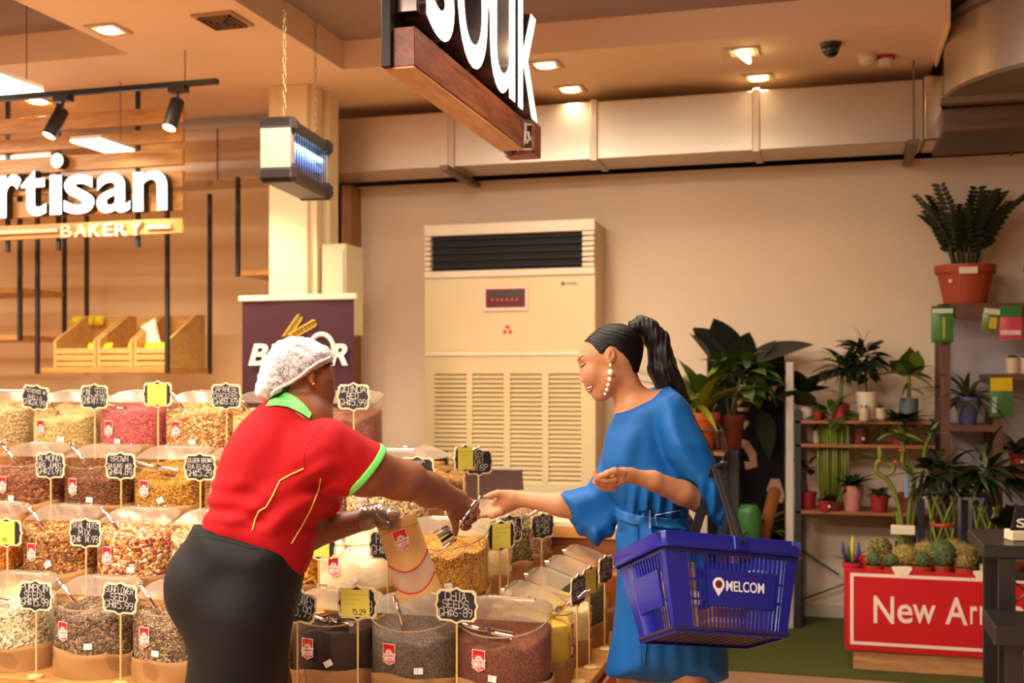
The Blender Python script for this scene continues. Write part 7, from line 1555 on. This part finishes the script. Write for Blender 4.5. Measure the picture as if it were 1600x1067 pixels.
ix = int((CF(962, 800, 3.7)[0]-b.lo[0])/b.h); b.d[:ix] = 9; b.d[int((CF(1082, 800, 3.7)[0]-b.lo[0])/b.h):] = 9; b.d[:, :int((3.49-b.lo[1])/b.h)] = 9
link('belt', b.mesh('belt', mat('belt_blue', (14, 98, 168), .5, var=.06, vs=20, bump=.1, bs=40), B2_, 1), T2)
mb = patch(bD, [cb(398, 286), cb(398, 420), cb(400, 640), cb(415, 985)], [cb(456, 280), cb(462, 420), cb(470, 640), cb(424, 992)], .012, B2_, 14, 4); put('belt_tail', mb, blue, T2, True)
m = MB(); m.tube(loc(drape(bD, [c6(*q) for q in ((884, 396), (925, 455), (965, 530), (1005, 605), (1040, 675))], .0002, n=5), B2_), .0016, 6); put('sleeve_slit', m, mat('slit_navy', (8, 28, 58), .8), T2, True)
wt = mat('piping_white', (232, 232, 236), .5)
for ln in (((452, 282), (452, 365)), ((476, 306), (482, 350)), ((476, 304), (590, 284))):
    m = MB(); m.tube(loc(drape(bD, [cb(*q) for q in ln], .018 if ln[0][0] < 470 else .014, n=5), B2_), .0012, 6); put('belt_edge', m, wt, T2)
for (xk, Dk) in ((1078, 3.62), (992, 3.80)):
    x0 = CF(xk, 597, Dk)[0]; sv = Vol((x0-.16, Dk-.06, 0), (x0+.1, Dk+.06, .14), .0035); sv.cone((x0+.03, Dk, .075), (x0-.11, Dk, .022), .036, .026, .02); sv.cone((x0+.04, Dk, .06), (x0+.045, Dk, .004), .016, .008, .01); sv.half((0, 0, -1), (0, 0, .001)); link('shoe', sv.mesh('shoe', mat('shoe_nude', (190, 140, 104), .4), B2_, 1), T2)
# ================================================================ held things
# ---- paper pouch held by the worker: front panel with window, slight bulge
BD = 3.70
def cam2w(p): return Vector((p[0]*CP-p[1]*SP, p[0]*SP+p[1]*CP, p[2]))
TL, TR, BR, BL = [Vector(CF(*q, d)) for q, d in (((588, 821), 3.70), ((649, 802), 3.72), ((690, 920), 3.70), ((625, 941), 3.67))]
t = thing('paper_pouch', 'kraft paper pouch with clear window and red logo held over the flour', 'paper bag', cam2w((BL+BR)/2), 0, world=True)
kraft = mat('kraft_paper', (206, 158, 92), .7, var=.08, vs=14, bump=.12, bs=40); film = clear('pouch_film', (248, 232, 215), 1.2, .12, .45, (232, 205, 175))
def bagpt(u, v, side):
    p = (TL*(1-u)+TR*u)*(1-v)+(BL*(1-u)+BR*u)*v; th = .016*math.sin(math.pi*min(max(u, 0), 1))**.7*(.25+.75*v)+.003*math.sin(9*u+7*v)
    return cam2w(Vector((p.x, p.y-side*th, p.z)))
NU, NV = 16, 24
def band(u): return .50+.16*(4*u*(1-u))-.03*(u-.5)*2, .78+.16*(4*u*(1-u))-.03*(u-.5)*2   # window between these two curves
def front(vf0, vf1, off=0):
    m = MB(); vs = []
    for i in range(NU+1):
        u = i/NU; a, b = vf0(u), vf1(u)
        for j in range(NV+1): p = bagpt(u, a+(b-a)*j/NV, 1); vs.append(p)
    w = NV+1; m.add(vs, [(i*w+j, i*w+j+1, (i+1)*w+j+1, (i+1)*w+j) for i in range(NU) for j in range(NV)]); return m
put('front_upper', front(lambda u: 0, lambda u: band(u)[0]), kraft, t, True)
put('window', front(lambda u: band(u)[0], lambda u: band(u)[1]), film, t, True)
put('front_lower', front(lambda u: band(u)[1], lambda u: 1), kraft, t, True)
m = MB(); vs = [bagpt(i/NU, j/NV, -1) for i in range(NU+1) for j in range(NV+1)]; m.add(vs, [(i*(NV+1)+j, (i+1)*(NV+1)+j, (i+1)*(NV+1)+j+1, i*(NV+1)+j+1) for i in range(NU) for j in range(NV)]); put('back_panel', m, kraft, t, True)
for k in (0, 1):
    m = MB(); m.tube([bagpt(i/24, band(i/24)[k], 1)+cam2w((0, -.0015, 0)) for i in range(25)], .0024, 6); put('red_line', m, stred, t, True)
ax = (TR-TL).normalized(); dn = (BL-TL).normalized()
parts = sticker_parts(.95); cen = bagpt(.48, .27, 1); M_ = frameM(cen+cam2w((0, -.004, 0)), cam2w(ax), -cam2w(dn))
m_, ms_ = merge(parts, lambda v: tuple(M_@v)); put('brand_print', m_, ms_, t)
m = MB(); m.tube([bagpt(u, .13, 1)+cam2w((0, -.0006, 0)) for u in np.linspace(0, 1, 13)], .0011, 5); put('zip_line', m, mat('kraft_dark', (176, 128, 66), .7), t, True)

# ---- scoop held by the worker
a = cam2w(CF(745, 783, 3.832)); b = cam2w(CF(711, 829, 3.842)); d = (b-a).normalized()
t = thing('metal_scoop', 'shiny steel scoop held by the worker above the lentils', 'scoop', b, group='steel scoops in the bins'); nb_ = cam2w(np.array([-.30, .12, -.20])).normalized()
m = MB(); L_ = (b-a).length; m.tube([-d*L_, -d*.02, Vector((0, 0, 0))], [.0075, .009, .008], 10); put('handle', m, chrome, t, True)
m = MB(); m.tube([-d*(L_+.022), -d*L_], [.003, .005], 8); put('handle_end', m, chrome, t, True)
up = cam2w((.45, -.80, .3)).normalized(); side = up.cross(nb_).normalized(); up = nb_.cross(side); M_ = Matrix((nb_, side, up)).transposed()
o = link('bowl', ME_bowl.copy(), t); o.rotation_euler = M_.to_euler(); o.scale = (.95, 1.25, 1.25)

# ---- blue shopping basket on the customer's arm
navy = mat('basket_blue', (24, 30, 140), .32, var=.05, vs=6, coat=.25)
# local frame: x along the long front side, y away, z up; front corners fixed from the photograph
KA = Vector(CF(1035, 828, 3.22)); KB = Vector(CF(1249, 848, 3.38)); KC = Vector(CF(978, 868, 3.50))
LX = (KB-KA).length; ex = (KB-KA).normalized(); ey = (KC-KA); ey -= ex*ey.dot(ex); LY = .30; ey.normalize(); ez = ex.cross(ey)
ezw = ez
BM = Matrix((cam2w(ex), cam2w(ey), cam2w(ez))).transposed(); 
t = thing('shopping_basket', 'blue plastic shopping basket with white printed logo hanging on the customer arm', 'basket', cam2w(KA)); t.rotation_euler = BM.to_euler()
HB = .265; TP = .045     # height, taper per side
def side_pt(s, u, z, out=0):
    """s side 0 front 1 right 2 back 3 left; u 0..1 along; z 0 (rim) .. -HB"""
    k = TP*(-z/HB); x0, x1, y0, y1 = k-out, LX-k+out, k-out, LY-k+out
    return [Vector((x0+(x1-x0)*u, y0, z)), Vector((x1, y0+(y1-y0)*u, z)), Vector((x1-(x1-x0)*u, y1, z)), Vector((x0, y1-(y1-y0)*u, z))][s]
def slab(m, s, u0, u1, z0, z1, th=.004, out=0):
    vs = [side_pt(s, u, z, o) for o in (out, out-th) for (u, z) in ((u0, z0), (u1, z0), (u1, z1), (u0, z1))]
    m.add(vs, [(0, 3, 2, 1), (4, 5, 6, 7), (0, 1, 5, 4), (1, 2, 6, 5), (2, 3, 7, 6), (3, 0, 4, 7)])
rim = MB()
rp = [(.012, -.002), (.014, -.040), (.010, -.046), (.004, -.046), (.004, -.006), (-.004, -.004), (-.004, .0), (.008, .0)]
def rim_ring(off):
    r = .022; pts = []
    for (cx, cy, a0) in ((r, r, math.pi), (LX-r, r, 1.5*math.pi), (LX-r, LY-r, 0), (r, LY-r, .5*math.pi)):
        for k in range(7): a = a0+k/6*math.pi/2; pts.append((cx+(r+off)*math.cos(a), cy+(r+off)*math.sin(a)))
    return pts
vs = []; npt = 28
for (off, z) in rp: vs += [(x, y, z) for x, y in rim_ring(off)]
rim.add(vs, [(j*npt+i, j*npt+(i+1) % npt, ((j+1) % len(rp))*npt+(i+1) % npt, ((j+1) % len(rp))*npt+i) for j in range(len(rp)) for i in range(npt)]); put('rim', rim, navy, t, 50)
for s, L_ in ((0, LX), (1, LY), (2, LX), (3, LY)):
    pm = MB(); e = .16 if s % 2 == 0 else .17; zt, zb = -.055, -HB+.012; pz0, pz1 = -.098, -.20
    pu0, pu1 = (.30, .84) if s == 0 else ((.16, .70) if s == 2 else (.22, .80))
    slab(pm, s, 0, e, -.004, -HB, .004); slab(pm, s, 1-e*.55, 1, -.004, -HB, .004); slab(pm, s, e, 1-e*.55, -.004, zt, .004); slab(pm, s, e, 1-e*.55, zb-.012, -HB, .004)
    slab(pm, s, pu0, pu1, pz0, pz1, .005, .0035); put('side_panel', pm, navy, t)
    n_ = 22 if s % 2 == 0 else 12
    for k in range(n_):
        u = e+(1-e*1.55)*(k+.5)/n_
        bars = [(zt, pz0), (pz1, zb-.012)] if pu0 < u < pu1 else [(zt, zb-.012)]
        for (a, b) in bars: m = MB(); slab(m, s, u-.0026/L_, u+.0026/L_, a, b, .005); put('bar', m, navy, t)
    for z in (-.128, -.182):
        for (a, b) in ((e, pu0), (pu1, 1-e*.55)): m = MB(); slab(m, s, a, b, z-.003, z+.003, .005); put('cross_bar', m, navy, t)
for (s, u0, u1) in ((0, .03, .115), (0, .90, .965), (3, .90, .965)):
    for k in range(8):
        u = u0+(u1-u0)*(k+.5)/8; m = MB(); slab(m, s, u-.0022, u+.0022, -.004, -.04, .004, .0155); put('rim_rib', m, navy, t)
m = MB(); x0, x1, y0, y1 = TP, LX-TP, TP, LY-TP
nx_, ny_ = 13, 9; gx = (x1-x0)/nx_; gy = (y1-y0)/ny_; zt, zb = -HB+.004, -HB-.004
fm = mat('basket_floor', (50, 34, 60), .5)
for i in range(nx_+1): x = x0+gx*i; m.box(x-gx*.24, x+gx*.24, y0, y1, zb, zt)
for j in range(ny_+1): y = y0+gy*j; m.box(x0, x1, y-gy*.24, y+gy*.24, zb+.0005, zt-.0005)
tag(put('floor_grid', m, fm, t), kind='stuff')
m = MB(); 
for s in range(4): slab(m, s, 0, 1, -HB+.006, -HB-.012, .006, .002)
put('floor_rim', m, navy, t)
# print: pin mark and word
pw = mat('print_white', (240, 240, 245), .5); pr_ = mat('print_maroon', (116, 24, 48), .5)
def fpt(u, z, out=.0048): return side_pt(0, u, z, out)
PMt = frameM(fpt(.335, -.147, .0052), (1, 0, 0), (side_pt(0, .5, -.05)-side_pt(0, .5, -.2)))
m = MB(); R0 = .0195; ring = [(R0*math.cos(a), .008+R0*math.sin(a)) for a in np.linspace(-.62, math.pi+.62, 22)]+[(0, -.026)]; m.prism(ring, 0, .0006, PMt@Matrix.Translation((.021, 0, 0))); put('pin_mark', m, pw, t)
m = MB(); m.prism([(.0115*math.cos(a), .008+.0115*math.sin(a)) for a in np.linspace(0, 2*math.pi, 20)[:-1]], .0006, .0012, PMt@Matrix.Translation((.021, 0, 0))); put('pin_centre', m, pr_, t)
me = text_mesh('MELCOM', pw, .012, .01); fit(me, PMt@Matrix.Translation((.046, -.010, 0)), .128, .030, .0006); link('brand_lettering', me, t)
# handle: two black arms meeting over the forearm
hb = mat('handle_black', (48, 44, 48), .4, var=.1); xm = LX*.53
top = BM.transposed()@(cam2w(CF(1120, 735, 3.42))-cam2w(KA))
for (yb, nm) in ((-.014, 'handle_arm'), (LY+.014, 'handle_arm')):
    base_ = Vector((xm, yb, -.022)); m = MB(); N_ = 10; vs = []
    for k in range(N_+1):
        v_ = k/N_; c = base_.lerp(top, v_); c.y += (0 if yb > 0 else 0); c.z += .035*math.sin(math.pi*v_*.5)*.4; w_ = .019-.003*math.sin(math.pi*v_)
        for (a, b) in ((-w_, -.004), (w_, -.004), (w_, .004), (w_*.35, .004), (w_*.35, .009), (-w_*.35, .009), (-w_*.35, .004), (-w_, .004)): vs.append((c.x+a, c.y+(b if yb > 0 else -b), c.z))
    m.add(vs, [(k*8+j, k*8+(j+1) % 8, (k+1)*8+(j+1) % 8, (k+1)*8+j) for k in range(N_) for j in range(8)]+[tuple(range(8)), tuple(range(N_*8, N_*8+8))]); put('handle_arm', m, hb, t)
    m = MB(); sg = -1 if yb < 0 else 1; m.box(xm-.022, xm+.022, min(yb, yb+sg*.006), max(yb, yb+sg*.006), -.044, -.002, .003); put('pivot_plate', m, navy, t)
    m = MB(); m.lathe([(.007, 0), (.006, .008)], n=12); m.xf(frameM((xm, yb+sg*.005, -.022), (1, 0, 0), (0, 0, 1)) if sg < 0 else frameM((xm, yb+.005, -.022), (-1, 0, 0), (0, 0, 1))); put('pivot_pin', m, mat('pin_black', (14, 12, 14), .3), t, 40)
m = MB(); m.box(top.x-.013, top.x+.013, top.y-.05, top.y+.09, top.z+.004, top.z+.016, .005); put('handle_grip', m, hb, t)
# goods inside the basket
def in_basket(name, label, cat, x0, x1, y0, y1, z0, z1, m_, m2=None):
    o = thing(name, label, cat, cam2w(KA)+BM@Vector(((x0+x1)/2, (y0+y1)/2, z0))); o.rotation_euler = BM.to_euler(); w, l = (x1-x0)/2, (y1-y0)/2
    m = MB(); m.box(-w, w, -l, l, 0, z1-z0, .004); put('carton', m, m_, o)
    m = MB(); m.box(-w-.0008, w+.0008, -l-.0008, l+.0008, (z1-z0)*.35, (z1-z0)*.55); put('printed_band', m, m2 or brow, o)
in_basket('tea_box', 'white carton standing at the right end inside the basket', 'box', LX*.72, LX*.84, .07, .16, -HB+.006, -.075, mat('carton_white', (244, 238, 230), .5), mat('carton_brown', (150, 96, 60), .5))
in_basket('grain_box', 'tan carton standing at the left end inside the basket', 'box', LX*.2, LX*.30, .06, .2, -HB+.006, -.07, mat('carton_tan', (206, 160, 100), .5), mat('carton_cream', (236, 220, 190), .5))
in_basket('spice_box', 'orange and tan carton low in the middle of the basket', 'box', LX*.42, LX*.66, .08, .2, -HB+.006, -.19, mat('carton_orange', (210, 130, 60), .5), mat('carton_cream', (236, 220, 190), .5))
